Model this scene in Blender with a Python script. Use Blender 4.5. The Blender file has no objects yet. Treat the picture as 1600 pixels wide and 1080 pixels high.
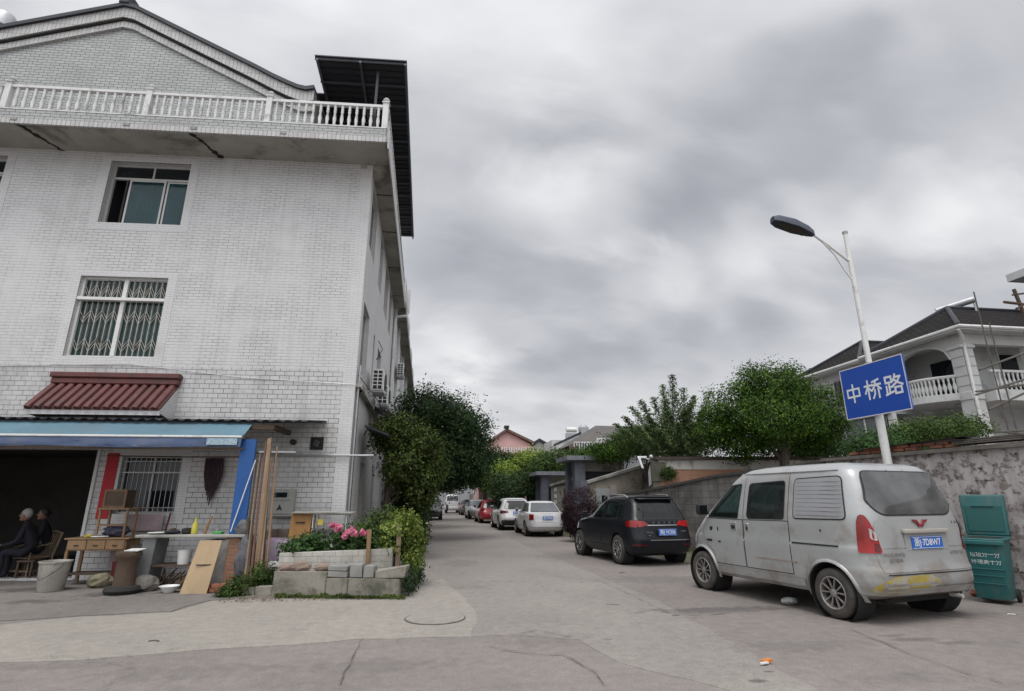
import bpy, bmesh, math, random
import numpy as np
from mathutils import Vector, Matrix
from mathutils.bvhtree import BVHTree
R = math.radians
scene = bpy.context.scene
COL = scene.collection

# ------------------------------------------------------------ camera
EYE = 1.6
PITCH = math.atan(238/840); YAW = R(7.7)
cd = bpy.data.cameras.new('camera'); cam = bpy.data.objects.new('camera', cd); COL.objects.link(cam)
cam.location = (0, 0, EYE)
cam.rotation_euler = (math.pi/2 + PITCH, 0, -YAW)
cd.sensor_width = 36; cd.lens = 36*840/1600; cd.clip_start = .05; cd.clip_end = 3000
scene.camera = cam

def basis():
    fw = Vector((math.sin(YAW)*math.cos(PITCH), math.cos(YAW)*math.cos(PITCH), math.sin(PITCH)))
    rt = Vector((math.cos(YAW), -math.sin(YAW), 0))
    return fw, rt, rt.cross(fw)
_F, _RT, _UP = basis()
def ray(px, py):
    # direction of sight through a point of the photograph (1600 x 1080)
    return _F + _RT*((px-800)/840) + _UP*(-(py-540)/840)
def gnd(px, py, z=0.0):
    d = ray(px, py); t = (z-EYE)/d.z
    return Vector((d.x*t, d.y*t, z))
def aty(px, py, y):
    d = ray(px, py); t = y/d.y
    return Vector((d.x*t, y, EYE+d.z*t))

# ------------------------------------------------------------ world: overcast daylight
SUN_EL, SUN_AZ = R(66), R(195)      # azimuth measured from +Y clockwise: behind the camera, a little left
w = bpy.data.worlds.new('World'); scene.world = w; w.use_nodes = True
nt = w.node_tree; N = nt.nodes; L = nt.links
for n in list(N): N.remove(n)
out = N.new('ShaderNodeOutputWorld'); bg = N.new('ShaderNodeBackground'); L.new(bg.outputs[0], out.inputs[0])
bg.inputs[1].default_value = .1
sky = N.new('ShaderNodeTexSky'); sky.sky_type = 'NISHITA'; sky.sun_disc = False
sky.sun_elevation = SUN_EL; sky.sun_rotation = SUN_AZ; sky.air_density = 1.5; sky.dust_density = 3
tc = N.new('ShaderNodeTexCoord')
def wmath(op, a, b=None, c=None, clamp=False):
    m = N.new('ShaderNodeMath'); m.operation = op; m.use_clamp = clamp
    for i, x in enumerate((a, b, c)):
        if x is None: continue
        if isinstance(x, (int, float)): m.inputs[i].default_value = x
        else: L.new(x, m.inputs[i])
    return m.outputs[0]
sep = N.new('ShaderNodeSeparateXYZ'); L.new(tc.outputs['Generated'], sep.inputs[0])
zc = wmath('ADD', wmath('MAXIMUM', sep.outputs[2], 0.0), .42)
cx = wmath('DIVIDE', sep.outputs[0], zc); cy = wmath('DIVIDE', sep.outputs[1], zc)
comb = N.new('ShaderNodeCombineXYZ'); L.new(cx, comb.inputs[0]); L.new(cy, comb.inputs[1])
mp = N.new('ShaderNodeMapping'); L.new(comb.outputs[0], mp.inputs[0])
mp.inputs['Rotation'].default_value = (0, 0, R(-38)); mp.inputs['Scale'].default_value = (.62, 1.15, 1); mp.inputs['Location'].default_value = (3.1, 1.7, 0)
n1 = N.new('ShaderNodeTexNoise'); n1.inputs['Scale'].default_value = 1.3; n1.inputs['Detail'].default_value = 4; n1.inputs['Roughness'].default_value = .5
n1.inputs['Distortion'].default_value = .45; L.new(mp.outputs[0], n1.inputs[0])
n2 = N.new('ShaderNodeTexNoise'); n2.inputs['Scale'].default_value = 3.2; n2.inputs['Detail'].default_value = 7; n2.inputs['Roughness'].default_value = .5
n2.inputs['Distortion'].default_value = .35; L.new(mp.outputs[0], n2.inputs[0])
val = wmath('ADD', wmath('MULTIPLY', wmath('SUBTRACT', n1.outputs[0], .5), .7), wmath('MULTIPLY', wmath('SUBTRACT', n2.outputs[0], .5), .50))
# cloud bank masses: (photo x, y, angular radius deg, brightness)
BANKS = [(890, 295, 12, .17), (850, 270, 7, .06), (930, 330, 8, .07), (870, 230, 8, .04), (1130, 70, 12, -.10), (850, 130, 10, .03), (1100, 170, 7, -.06), (640, 200, 9, .02), (1560, 120, 8, .05), (300, 30, 14, .10), (60, 20, 12, .10), (1290, 80, 8, .03)]
BANKS += [(x, y, 9, -.085) for x, y in ((650, 430), (730, 445), (800, 425), (900, 405), (1000, 365), (1080, 310), (1180, 255), (1280, 225), (1400, 190), (1500, 150))]
BANKS += [(x, y, 7.5, .12) for x, y in ((660, 520), (760, 505), (870, 480), (990, 455), (1110, 420), (1240, 380), (1370, 340), (1500, 330), (1590, 350))]
BANKS += [(x, y, 6, -.10) for x, y in ((850, 545), (940, 550), (1040, 540), (1140, 520), (1230, 500))] + [(x, y, 7, .10) for x, y in ((700, 600), (780, 630), (860, 655), (960, 640))]
for px, py, rad, amt in BANKS:      # cloud banks: (photo x, y, angular radius, brightness)
    d = ray(px, py).normalized()
    vd = N.new('ShaderNodeVectorMath'); vd.operation = 'DOT_PRODUCT'; L.new(tc.outputs['Generated'], vd.inputs[0]); vd.inputs[1].default_value = d
    mr = N.new('ShaderNodeMapRange'); mr.interpolation_type = 'SMOOTHERSTEP'
    mr.inputs['From Min'].default_value = math.cos(R(rad)); mr.inputs['From Max'].default_value = 1; mr.inputs['To Max'].default_value = amt
    nn = wmath('ADD', vd.outputs['Value'], wmath('MULTIPLY', wmath('SUBTRACT', n2.outputs[0], .5), (1-math.cos(R(rad)))*3.4))
    L.new(nn, mr.inputs[0]); val = wmath('ADD', val, mr.outputs[0])
n3 = N.new('ShaderNodeTexNoise'); n3.inputs['Scale'].default_value = 6.5; n3.inputs['Detail'].default_value = 7; n3.inputs['Roughness'].default_value = .6; n3.inputs['Distortion'].default_value = .2; L.new(mp.outputs[0], n3.inputs[0])
val = wmath('ADD', wmath('ADD', val, .53), wmath('MULTIPLY', wmath('SUBTRACT', n3.outputs[0], .5), .20))
hz_ = N.new('ShaderNodeMapRange'); hz_.interpolation_type = 'SMOOTHSTEP'; hz_.inputs['From Min'].default_value = .45; hz_.inputs['From Max'].default_value = .0; hz_.inputs['To Max'].default_value = .12; L.new(sep.outputs[2], hz_.inputs[0]); val = wmath('ADD', val, hz_.outputs[0])
cr = N.new('ShaderNodeValToRGB'); L.new(val, cr.inputs[0]); e = cr.color_ramp.elements
e[0].position = .1; e[0].color = (.27, .28, .31, 1); e[1].position = .84; e[1].color = (.80, .80, .81, 1)
x = e.new(.38); x.color = (.43, .44, .475, 1); x = e.new(.62); x.color = (.62, .625, .65, 1)
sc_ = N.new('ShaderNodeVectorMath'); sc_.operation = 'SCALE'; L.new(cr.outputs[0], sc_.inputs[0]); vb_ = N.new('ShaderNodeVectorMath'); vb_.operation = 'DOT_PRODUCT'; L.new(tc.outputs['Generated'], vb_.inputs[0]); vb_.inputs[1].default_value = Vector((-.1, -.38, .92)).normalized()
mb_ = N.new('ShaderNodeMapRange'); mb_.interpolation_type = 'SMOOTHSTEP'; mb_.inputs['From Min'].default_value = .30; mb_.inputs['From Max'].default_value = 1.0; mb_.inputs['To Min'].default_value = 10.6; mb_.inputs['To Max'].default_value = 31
L.new(vb_.outputs['Value'], mb_.inputs[0]); L.new(mb_.outputs[0], sc_.inputs['Scale'])   # sky boosted overhead and behind the camera, added to light ground and walls
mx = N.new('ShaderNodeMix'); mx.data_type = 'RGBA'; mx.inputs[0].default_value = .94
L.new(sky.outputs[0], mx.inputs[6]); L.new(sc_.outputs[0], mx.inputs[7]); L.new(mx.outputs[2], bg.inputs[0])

sd = bpy.data.lights.new('sun', 'SUN'); sun = bpy.data.objects.new('sun', sd); COL.objects.link(sun)
sd.energy = 1.3; sd.angle = R(25); sd.color = (1, .97, .93)
sdir = Vector((math.sin(SUN_AZ)*math.cos(SUN_EL), math.cos(SUN_AZ)*math.cos(SUN_EL), math.sin(SUN_EL)))
sun.rotation_euler = sdir.to_track_quat('Z', 'Y').to_euler(); sun.location = (0, -20, 40)

vs = scene.view_settings; vs.view_transform = 'Standard'; vs.look = 'None'; vs.gamma = 1; vs.use_curve_mapping = False; vs.exposure = .08
scene.cycles.max_bounces = 5; scene.cycles.diffuse_bounces = 3; scene.cycles.glossy_bounces = 2; scene.cycles.transmission_bounces = 3; scene.cycles.transparent_max_bounces = 6

# ------------------------------------------------------------ materials
def hx(r, g, b):        # colour picked as an sRGB triple
    f = lambda c: ((c/255+.055)/1.055)**2.4 if c > 10 else c/255/12.92
    return (f(r), f(g), f(b))
def sc(c, k): return tuple(x*k for x in c[:3])
MC = {}
def base_mat(name):
    m = bpy.data.materials.new(name); m.use_nodes = True
    b = m.node_tree.nodes['Principled BSDF']; return m, m.node_tree, b
def noise(t, vec, scale, detail=4, rough=.55, dist=0):
    n = t.nodes.new('ShaderNodeTexNoise'); n.inputs['Scale'].default_value = scale; n.inputs['Detail'].default_value = detail
    n.inputs['Roughness'].default_value = rough; n.inputs['Distortion'].default_value = dist; t.links.new(vec, n.inputs[0]); return n.outputs[0]
def ramp(t, fac, stops):
    r = t.nodes.new('ShaderNodeValToRGB'); t.links.new(fac, r.inputs[0]); e = r.color_ramp.elements
    e[0].position = stops[0][0]; e[0].color = (*stops[0][1], 1); e[1].position = stops[-1][0]; e[1].color = (*stops[-1][1], 1)
    for p, c in stops[1:-1]: x = e.new(p); x.color = (*c, 1)
    return r.outputs[0]
def gray(v): return (v, v, v)
def mixc(t, fac, a, b, mode='MIX'):
    m = t.nodes.new('ShaderNodeMix'); m.data_type = 'RGBA'; m.blend_type = mode
    for s, x in ((0, fac), (6, a), (7, b)):
        if isinstance(x, (int, float)): m.inputs[s].default_value = x
        elif isinstance(x, tuple): m.inputs[s].default_value = (*x[:3], 1)
        else: t.links.new(x, m.inputs[s])
    return m.outputs[2]
def bump(t, b, h, strength, dist=.02):
    n = t.nodes.new('ShaderNodeBump'); n.inputs['Strength'].default_value = strength; n.inputs['Distance'].default_value = dist
    t.links.new(h, n.inputs['Height']); t.links.new(n.outputs[0], b.inputs['Normal'])
def pm(name, col, rough=.7, var=.25, scale=4.0, col2=None, bmp=.15, metal=0, coat=0, spec=.5, stain=None, smin=.52, smax=.7, sscale=1.1, stretch=(1, 1, 1), zd=None):
    """painted / stone / wood surface: two colours mixed by noise, a fine grain and optional stains"""
    if name in MC: return MC[name]
    m, t, b = base_mat(name); tcn = t.nodes.new('ShaderNodeTexCoord')
    mpn = t.nodes.new('ShaderNodeMapping'); mpn.inputs['Scale'].default_value = stretch; t.links.new(tcn.outputs['Object'], mpn.inputs[0]); v = mpn.outputs[0]
    c2 = col2 or sc(col, 1-var)
    nz = noise(t, v, scale, 5, .6)
    c = mixc(t, ramp(t, nz, [(.35, gray(0)), (.65, gray(1))]), col, c2)
    fine = noise(t, v, scale*14, 3, .6)
    c = mixc(t, .55*min(1, var*2), c, ramp(t, fine, [(.3, gray(.35)), (.7, gray(.72))]), 'SOFT_LIGHT')
    if stain:
        s = noise(t, v, sscale, 6, .65, .4)
        if zd:      # road dirt thrown up on the lower panels
            sx = t.nodes.new('ShaderNodeSeparateXYZ'); t.links.new(v, sx.inputs[0]); q = t.nodes.new('ShaderNodeMapRange'); t.links.new(sx.outputs[2], q.inputs[0])
            q.inputs['From Min'].default_value = zd; q.inputs['From Max'].default_value = .25; q.inputs['To Min'].default_value = 0; q.inputs['To Max'].default_value = .17
            ad = t.nodes.new('ShaderNodeMath'); t.links.new(s, ad.inputs[0]); t.links.new(q.outputs[0], ad.inputs[1]); s = ad.outputs[0]
        c = mixc(t, ramp(t, s, [(smin, gray(0)), (smax, gray(1))]), c, stain)
    t.links.new(c, b.inputs['Base Color']); b.inputs['Roughness'].default_value = rough; b.inputs['Metallic'].default_value = metal
    b.inputs['Coat Weight'].default_value = coat; b.inputs['Coat Roughness'].default_value = .06; b.inputs['Specular IOR Level'].default_value = spec
    if bmp: bump(t, b, fine, bmp, .01)
    MC[name] = m; return m
def brickmat(name, c1, c2, mortar, w=.2, h=.1, mort=.004, rough=.4, dirt=None, dmin=.5, dmax=.75, dscale=.7, bmp=.3, offset=.5, uvstretch=None, spec=.5, paint=None, pmin=.5, pmax=.55, pscale=2., strk=0., mvar=0., rows=0):
    if name in MC: return MC[name]
    m, t, b = base_mat(name); uv = t.nodes.new('ShaderNodeTexCoord').outputs['UV']; ob = t.nodes.new('ShaderNodeTexCoord').outputs['Object']
    br = t.nodes.new('ShaderNodeTexBrick'); t.links.new(uv, br.inputs[0])
    for k, v in (('Scale', 1), ('Mortar Size', mort), ('Mortar Smooth', .1), ('Brick Width', w), ('Row Height', h), ('Bias', 0)): br.inputs[k].default_value = v
    br.offset = offset; br.inputs['Color1'].default_value = (*c1, 1); br.inputs['Color2'].default_value = (*c2, 1); br.inputs['Mortar'].default_value = (*mortar, 1)
    c = br.outputs[0]
    big = noise(t, ob, .55, 5, .6)
    c = mixc(t, .5, c, ramp(t, big, [(.3, gray(.38)), (.7, gray(.62))]), 'SOFT_LIGHT')
    if mvar:   # joints that fade out in places
        mm = ramp(t, noise(t, ob, 1.3, 4, .6), [(.4, gray(0)), (.65, gray(mvar))])
        c = mixc(t, mm, c, c1)
    if rows:   # bed joints read stronger than the upright ones
        sx = t.nodes.new('ShaderNodeSeparateXYZ'); t.links.new(uv, sx.inputs[0])
        def mm_(op, a, b_=None):
            q = t.nodes.new('ShaderNodeMath'); q.operation = op; t.links.new(a, q.inputs[0])
            if b_ is not None: q.inputs[1].default_value = b_
            return q.outputs[0]
        fr_ = mm_('FRACT', mm_('DIVIDE', mm_('ADD', sx.outputs[1], mort/2), h)); ln_ = mm_('LESS_THAN', fr_, (mort*1.25)/h)
        c = mixc(t, mixc(t, 1., ln_, ramp(t, noise(t, ob, 2.3, 4, .6), [(.3, gray(rows)), (.7, gray(rows*.55))]), 'MULTIPLY'), c, mortar)
    fine = noise(t, ob, 30, 3, .6)
    c = mixc(t, .3, c, ramp(t, fine, [(.3, gray(.35)), (.7, gray(.65))]), 'SOFT_LIGHT')
    if paint:
        c = mixc(t, ramp(t, noise(t, ob, pscale, 6, .7, .3), [(pmin, gray(0)), (pmax, gray(1))]), c, paint)
    if dirt:
        c = mixc(t, ramp(t, noise(t, ob, dscale, 7, .68, .5), [(dmin, gray(0)), (dmax, gray(.85))]), c, dirt)
    if strk:
        mpn = t.nodes.new('ShaderNodeMapping'); mpn.inputs['Scale'].default_value = (7, 7, .35); t.links.new(ob, mpn.inputs[0])
        c = mixc(t, ramp(t, noise(t, mpn.outputs[0], 1, 5, .7), [(.48, gray(0)), (.72, gray(strk))]), c, dirt or (.05, .05, .045))
    t.links.new(c, b.inputs['Base Color']); b.inputs['Roughness'].default_value = rough; b.inputs['Specular IOR Level'].default_value = spec
    hgt = mixc(t, .35, ramp(t, br.outputs['Fac'], [(0, gray(1)), (1, gray(0))]), fine)
    bump(t, b, hgt, bmp, .008)
    MC[name] = m; return m
def leafmat(name, a, c, b_=None, trans=.25):
    if name in MC: return MC[name]
    m, t, b = base_mat(name); g = t.nodes.new('ShaderNodeNewGeometry'); ob = t.nodes.new('ShaderNodeTexCoord').outputs['Object']
    col = ramp(t, g.outputs['Random Per Island'], [(0, a), (.5, b_ or tuple((x+y)/2 for x, y in zip(a, c))), (1, c)])
    col = mixc(t, .95, col, ramp(t, noise(t, ob, 1.9, 4, .6), [(.36, gray(.2)), (.64, gray(.85))]), 'SOFT_LIGHT')
    t.links.new(col, b.inputs['Base Color']); b.inputs['Roughness'].default_value = .6; b.inputs['Specular IOR Level'].default_value = .15
    tr = t.nodes.new('ShaderNodeBsdfTranslucent'); t.links.new(mixc(t, 1.0, col, (.9, 1, .5), 'MULTIPLY'), tr.inputs[0])
    mixs = t.nodes.new('ShaderNodeMixShader'); mixs.inputs[0].default_value = trans
    o = t.nodes['Material Output']; t.links.new(b.outputs[0], mixs.inputs[1]); t.links.new(tr.outputs[0], mixs.inputs[2]); t.links.new(mixs.outputs[0], o.inputs[0])
    MC[name] = m; return m
def glassmat(name, col=(.012, .015, .017), rough=.05, spec=.5, var=.3, coat=.0, clear=0):
    if name in MC: return MC[name]
    m, t, b = base_mat(name); ob = t.nodes.new('ShaderNodeTexCoord').outputs['Object']
    c = mixc(t, ramp(t, noise(t, ob, 1.7, 3, .5), [(.4, gray(0)), (.6, gray(1))]), col, sc(col, 1-var))
    t.links.new(c, b.inputs['Base Color']); b.inputs['Roughness'].default_value = rough; b.inputs['Specular IOR Level'].default_value = spec
    bump(t, b, noise(t, ob, 3, 2, .5), .04, .02)
    if clear:
        tr = t.nodes.new('ShaderNodeBsdfTransparent'); tr.inputs[0].default_value = (.55, .8, .8, 1); ms = t.nodes.new('ShaderNodeMixShader'); ms.inputs[0].default_value = clear
        t.links.new(b.outputs[0], ms.inputs[1]); t.links.new(tr.outputs[0], ms.inputs[2]); t.links.new(ms.outputs[0], t.nodes['Material Output'].inputs[0])
    MC[name] = m; return m

# ------------------------------------------------------------ mesh helpers
WOFF = {}
class Fr:
    """a vertical plane's own axes: u along it, v behind it, z up"""
    def __init__(s, o, U, V): s.o = Vector(o).to_3d() if len(o) == 2 else Vector(o); s.U = Vector((*U, 0)).normalized(); s.V = Vector((*V, 0)).normalized()
    def __call__(s, u, v, z): return s.o + s.U*u + s.V*v + Vector((0, 0, z))
    def hit(s, px, py, v=0):
        d = ray(px, py); n = s.U.cross(Vector((0, 0, 1))); e = Vector((0, 0, EYE)); p0 = s.o + s.V*v
        t = (p0-e).dot(n)/d.dot(n); p = e + d*t
        # solve for u allowing skewed V
        return ((p-p0).dot(s.U), p.z - s.o.z)
def ang_frame(o, a):    # U turned by a degrees from +X, V behind it
    a = R(a); return Fr(o, (math.cos(a), math.sin(a)), (-math.sin(a), math.cos(a)))
WORLD = Fr((0, 0, 0), (1, 0), (0, 1))
class MB:
    def __init__(s, fr=None): s.v = []; s.f = []; s.fr = fr
    def P(s, p):
        p = s.fr(*p) if s.fr else Vector(p); s.v.append(p); return len(s.v)-1
    def poly(s, pts): s.f.append([s.P(p) for p in pts]); return s
    def hexa(s, c):     # 8 corners: bottom 4 then top 4
        i = [s.P(p) for p in c]
        for q in ((3, 2, 1, 0), (4, 5, 6, 7), (0, 1, 5, 4), (1, 2, 6, 5), (2, 3, 7, 6), (3, 0, 4, 7)): s.f.append([i[k] for k in q])
        return s
    def box(s, x0, x1, y0, y1, z0, z1):
        return s.hexa([(x0, y0, z0), (x1, y0, z0), (x1, y1, z0), (x0, y1, z0), (x0, y0, z1), (x1, y0, z1), (x1, y1, z1), (x0, y1, z1)])
    def slab(s, poly, z0, z1):
        n = len(poly); a = [s.P((p[0], p[1], z0)) for p in poly]; b = [s.P((p[0], p[1], z1)) for p in poly]
        s.f.append(a[::-1]); s.f.append(b)
        for i in range(n): j = (i+1) % n; s.f.append([a[i], a[j], b[j], b[i]])
        return s
    def prism(s, poly, a, b, axis='y'):     # polygon in the (x|y , z) plane pushed along the other axis
        n = len(poly); f = (lambda p, k: (p[0], k, p[1])) if axis == 'y' else (lambda p, k: (k, p[0], p[1]))
        A = [s.P(f(p, a)) for p in poly]; B = [s.P(f(p, b)) for p in poly]
        s.f.append(A); s.f.append(B[::-1])
        for i in range(n): j = (i+1) % n; s.f.append([A[j], A[i], B[i], B[j]])
        return s
    def tube(s, p0, p1, r, r1=None, n=8, cap=True): return s.path([p0, p1], [r, r if r1 is None else r1], n, cap)
    def path(s, pts, r, n=8, cap=True):
        fr, s.fr = s.fr, None
        pts = [Vector(fr(*p)) if fr else Vector(p) for p in pts]; rs = r if isinstance(r, (list, tuple)) else [r]*len(pts); rings = []
        nrm = None
        for i, p in enumerate(pts):
            d = (pts[min(i+1, len(pts)-1)] - pts[max(i-1, 0)]); d = d.normalized() if d.length > 1e-9 else Vector((0, 0, 1))
            if nrm is None: nrm = d.orthogonal().normalized()
            else:
                nrm = nrm - d*nrm.dot(d); nrm = nrm.normalized() if nrm.length > 1e-6 else d.orthogonal().normalized()
            b = d.cross(nrm)
            rings.append([s.P(p + (nrm*math.cos(6.28318*k/n) + b*math.sin(6.28318*k/n))*rs[i]) for k in range(n)])
        for a, b in zip(rings, rings[1:]):
            for k in range(n): s.f.append([a[k], a[(k+1) % n], b[(k+1) % n], b[k]])
        if cap: s.f.append(rings[0][::-1]); s.f.append(rings[-1])
        s.fr = fr; return s
    def lathe(s, c, prof, n=16, axis='z', cap=True):
        rings = []
        for r, h in prof:
            ring = []
            for k in range(n):
                a = 6.2831853*k/n; u, v = r*math.cos(a), r*math.sin(a)
                ring.append(s.P((c[0]+u, c[1]+v, c[2]+h) if axis == 'z' else (c[0]+h, c[1]+u, c[2]+v) if axis == 'x' else (c[0]+v, c[1]+h, c[2]+u)))
            rings.append(ring)
        for a, b in zip(rings, rings[1:]):
            for k in range(n): s.f.append([a[k], a[(k+1) % n], b[(k+1) % n], b[k]])
        if cap: s.f.append(rings[0][::-1]); s.f.append(rings[-1])
        return s
    def ball(s, c, rx, ry, rz, n=12, m=8, jit=0, rnd=random):
        rows = []
        for i in range(m+1):
            th = math.pi*i/m; row = []
            for k in range(n):
                a = 6.2831853*k/n; j = 1+rnd.uniform(-jit, jit) if 0 < i < m else 1
                row.append(s.P((c[0]+rx*j*math.sin(th)*math.cos(a), c[1]+ry*j*math.sin(th)*math.sin(a), c[2]-rz*j*math.cos(th))))
            rows.append(row)
        for a, b in zip(rows, rows[1:]):
            for k in range(n): s.f.append([a[k], a[(k+1) % n], b[(k+1) % n], b[k]])
        return s
    def build(s, name, mat, parent=None, smooth=False, bevel=0, seg=1, jitter=0, sub=0, label=None, cat=None, group=None, kind=None, sharp=35, mats=None):
        off = Vector((0, 0, 0))
        if parent is None and label is not None or (parent is None and kind == 'structure'):
            if kind != 'structure' and s.v:
                xs = [p.x for p in s.v]; ys = [p.y for p in s.v]; off = Vector(((min(xs)+max(xs))/2, (min(ys)+max(ys))/2, min(p.z for p in s.v)))
        elif parent is not None: off = WOFF.get(parent.name, Vector((0, 0, 0)))
        me = bpy.data.meshes.new(name); me.from_pydata([tuple(p-off) for p in s.v], [], s.f)
        bm = bmesh.new(); bm.from_mesh(me)
        bmesh.ops.remove_doubles(bm, verts=bm.verts, dist=1e-5)
        bmesh.ops.recalc_face_normals(bm, faces=bm.faces)
        if bevel: bmesh.ops.bevel(bm, geom=list(bm.edges), offset=bevel, segments=seg, affect='EDGES', profile=.6)
        if sub: bmesh.ops.subdivide_edges(bm, edges=list(bm.edges), cuts=sub, use_grid_fill=True)
        if jitter:
            rr = random.Random(len(s.v)+int(abs(off.x)*100))
            for vv in bm.verts: vv.co += Vector((rr.uniform(-1, 1), rr.uniform(-1, 1), rr.uniform(-1, 1)))*jitter
        uvl = bm.loops.layers.uv.new('UVMap')
        for f in bm.faces:
            n = f.normal
            if abs(n.z) > .75:
                for l in f.loops: l[uvl].uv = (l.vert.co.x+off.x, l.vert.co.y+off.y)
            else:
                tt = Vector((-n.y, n.x, 0)).normalized() if (n.x or n.y) else Vector((1, 0, 0))
                if abs(tt.x) > abs(tt.y) and tt.x < 0 or abs(tt.y) >= abs(tt.x) and tt.y < 0: tt = -tt
                for l in f.loops: p = l.vert.co+off; l[uvl].uv = (p.dot(tt), p.z)
        bm.to_mesh(me); bm.free()
        if smooth:
            for p in me.polygons: p.use_smooth = True
            me.set_sharp_from_angle(angle=R(sharp))
        if mat: me.materials.append(mat)
        o = bpy.data.objects.new(name, me); COL.objects.link(o)
        if parent is not None: o.parent = parent; WOFF[o.name] = off
        else: o.location = off; WOFF[o.name] = off
        for k, x in (('label', label), ('category', cat), ('group', group), ('kind', kind)):
            if x: o[k] = x
        return o
def thing(name, label, cat, loc=(0, 0, 0), rotz=0, group=None, world=True):
    o = bpy.data.objects.new(name, None); COL.objects.link(o); o.location = loc; o.rotation_euler = (0, 0, rotz); o.empty_display_size = .2
    o['label'] = label; o['category'] = cat
    if group: o['group'] = group
    WOFF[o.name] = Vector(loc) if world else Vector((0, 0, 0))
    return o
def dup(root, loc, rotz=0, label=None, group=None, scale=None):
    r = root.copy(); COL.objects.link(r); r.location = loc; r.rotation_euler = (0, 0, rotz)
    if label: r['label'] = label
    if group: r['group'] = group
    if scale: r.scale = (scale,)*3 if not isinstance(scale, tuple) else scale
    for ch in list(root.children):
        c = ch.copy(); COL.objects.link(c); c.parent = r
        for g in list(ch.children):
            d = g.copy(); COL.objects.link(d); d.parent = c
    return r
def text_mesh(body, name, mat, size, loc, rot, parent, width=None, fat=0, thick=.0, wscale=1):
    cu = bpy.data.curves.new(name, 'FONT'); cu.body = body; cu.size = size; cu.align_x = 'CENTER'; cu.align_y = 'CENTER'; cu.offset = fat; cu.extrude = thick
    t = bpy.data.objects.new(name, cu); COL.objects.link(t)
    dg = bpy.context.evaluated_depsgraph_get(); me = bpy.data.meshes.new_from_object(t.evaluated_get(dg))
    bpy.data.objects.remove(t); 
    xs = [v.co.x for v in me.vertices]; ys = [v.co.y for v in me.vertices]
    if xs:
        mxx, mnx = max(xs), min(xs); cy_ = (max(ys)+min(ys))/2; cxx = (mxx+mnx)/2; k = (width/(mxx-mnx)) if width else 1
        for v in me.vertices: v.co.x = (v.co.x-cxx)*k*wscale; v.co.y -= cy_
    me.materials.clear(); me.materials.append(mat)
    o = bpy.data.objects.new(name, me); COL.objects.link(o)
    off = WOFF.get(parent.name, Vector((0, 0, 0))) if parent else Vector((0, 0, 0))
    o.location = Vector(loc)-off; o.rotation_euler = rot; o.parent = parent; WOFF[o.name] = Vector((0, 0, 0))
    return o
def wall_holes(mb, u0, u1, z0, z1, holes, v=0, depth=.24):
    us = sorted({u0, u1, *[h[0] for h in holes], *[h[1] for h in holes]}); zs = sorted({z0, z1, *[h[2] for h in holes], *[h[3] for h in holes]})
    us = [a for a in us if u0 <= a <= u1]; zs = [a for a in zs if z0 <= a <= z1]
    for a, b in zip(us, us[1:]):
        for c, d in zip(zs, zs[1:]):
            mu, mz = (a+b)/2, (c+d)/2
            if any(h[0] < mu < h[1] and h[2] < mz < h[3] for h in holes): continue
            mb.poly([(a, v, c), (b, v, c), (b, v, d), (a, v, d)])
    for a, b, c, d in holes:
        e = v+depth
        mb.poly([(a, v, c), (b, v, c), (b, e, c), (a, e, c)]); mb.poly([(a, v, d), (b, v, d), (b, e, d), (a, e, d)])
        mb.poly([(a, v, c), (a, v, d), (a, e, d), (a, e, c)]); mb.poly([(b, v, c), (b, v, d), (b, e, d), (b, e, c)])

# ------------------------------------------------------------ foliage
def leaf_mesh(name, C, Nrm, size, mat, parent, rng, width=.45, jit=.6, label=None, cat=None, kind=None, group=None):
    """one rhombic leaf at each centre C (n,3), facing roughly Nrm"""
    n = len(C); S = size*rng.uniform(.6, 1.35, (n, 1))
    nr = Nrm + rng.normal(0, jit, (n, 3)); nr /= np.linalg.norm(nr, axis=1, keepdims=True)+1e-9
    t = rng.normal(0, 1, (n, 3)); t -= nr*np.sum(t*nr, 1, keepdims=True); t /= np.linalg.norm(t, axis=1, keepdims=True)+1e-9
    b = np.cross(nr, t)
    V = np.stack([C-t*S*.5, C+b*S*width*.5-t*S*.08, C+t*S*.5-nr*S*.12, C-b*S*width*.5-t*S*.08], 1).reshape(-1, 3)
    off = np.zeros(3)
    if parent is not None: off = np.array(WOFF.get(parent.name, Vector((0, 0, 0))))
    elif kind is None: off = np.array([V[:, 0].mean(), V[:, 1].mean(), V[:, 2].min()])
    V = V-off
    me = bpy.data.meshes.new(name); me.vertices.add(4*n); me.vertices.foreach_set('co', V.ravel().astype(np.float32))
    me.loops.add(4*n); me.loops.foreach_set('vertex_index', np.arange(4*n, dtype=np.int32))
    me.polygons.add(n); me.polygons.foreach_set('loop_start', np.arange(0, 4*n, 4, dtype=np.int32)); me.polygons.foreach_set('loop_total', np.full(n, 4, np.int32))
    me.update(calc_edges=True); me.materials.append(mat)
    o = bpy.data.objects.new(name, me); COL.objects.link(o)
    if parent is not None: o.parent = parent; WOFF[o.name] = Vector(off)
    else: o.location = Vector(off)
    for k, x in (('label', label), ('category', cat), ('kind', kind), ('group', group)):
        if x: o[k] = x
    return o
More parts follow.
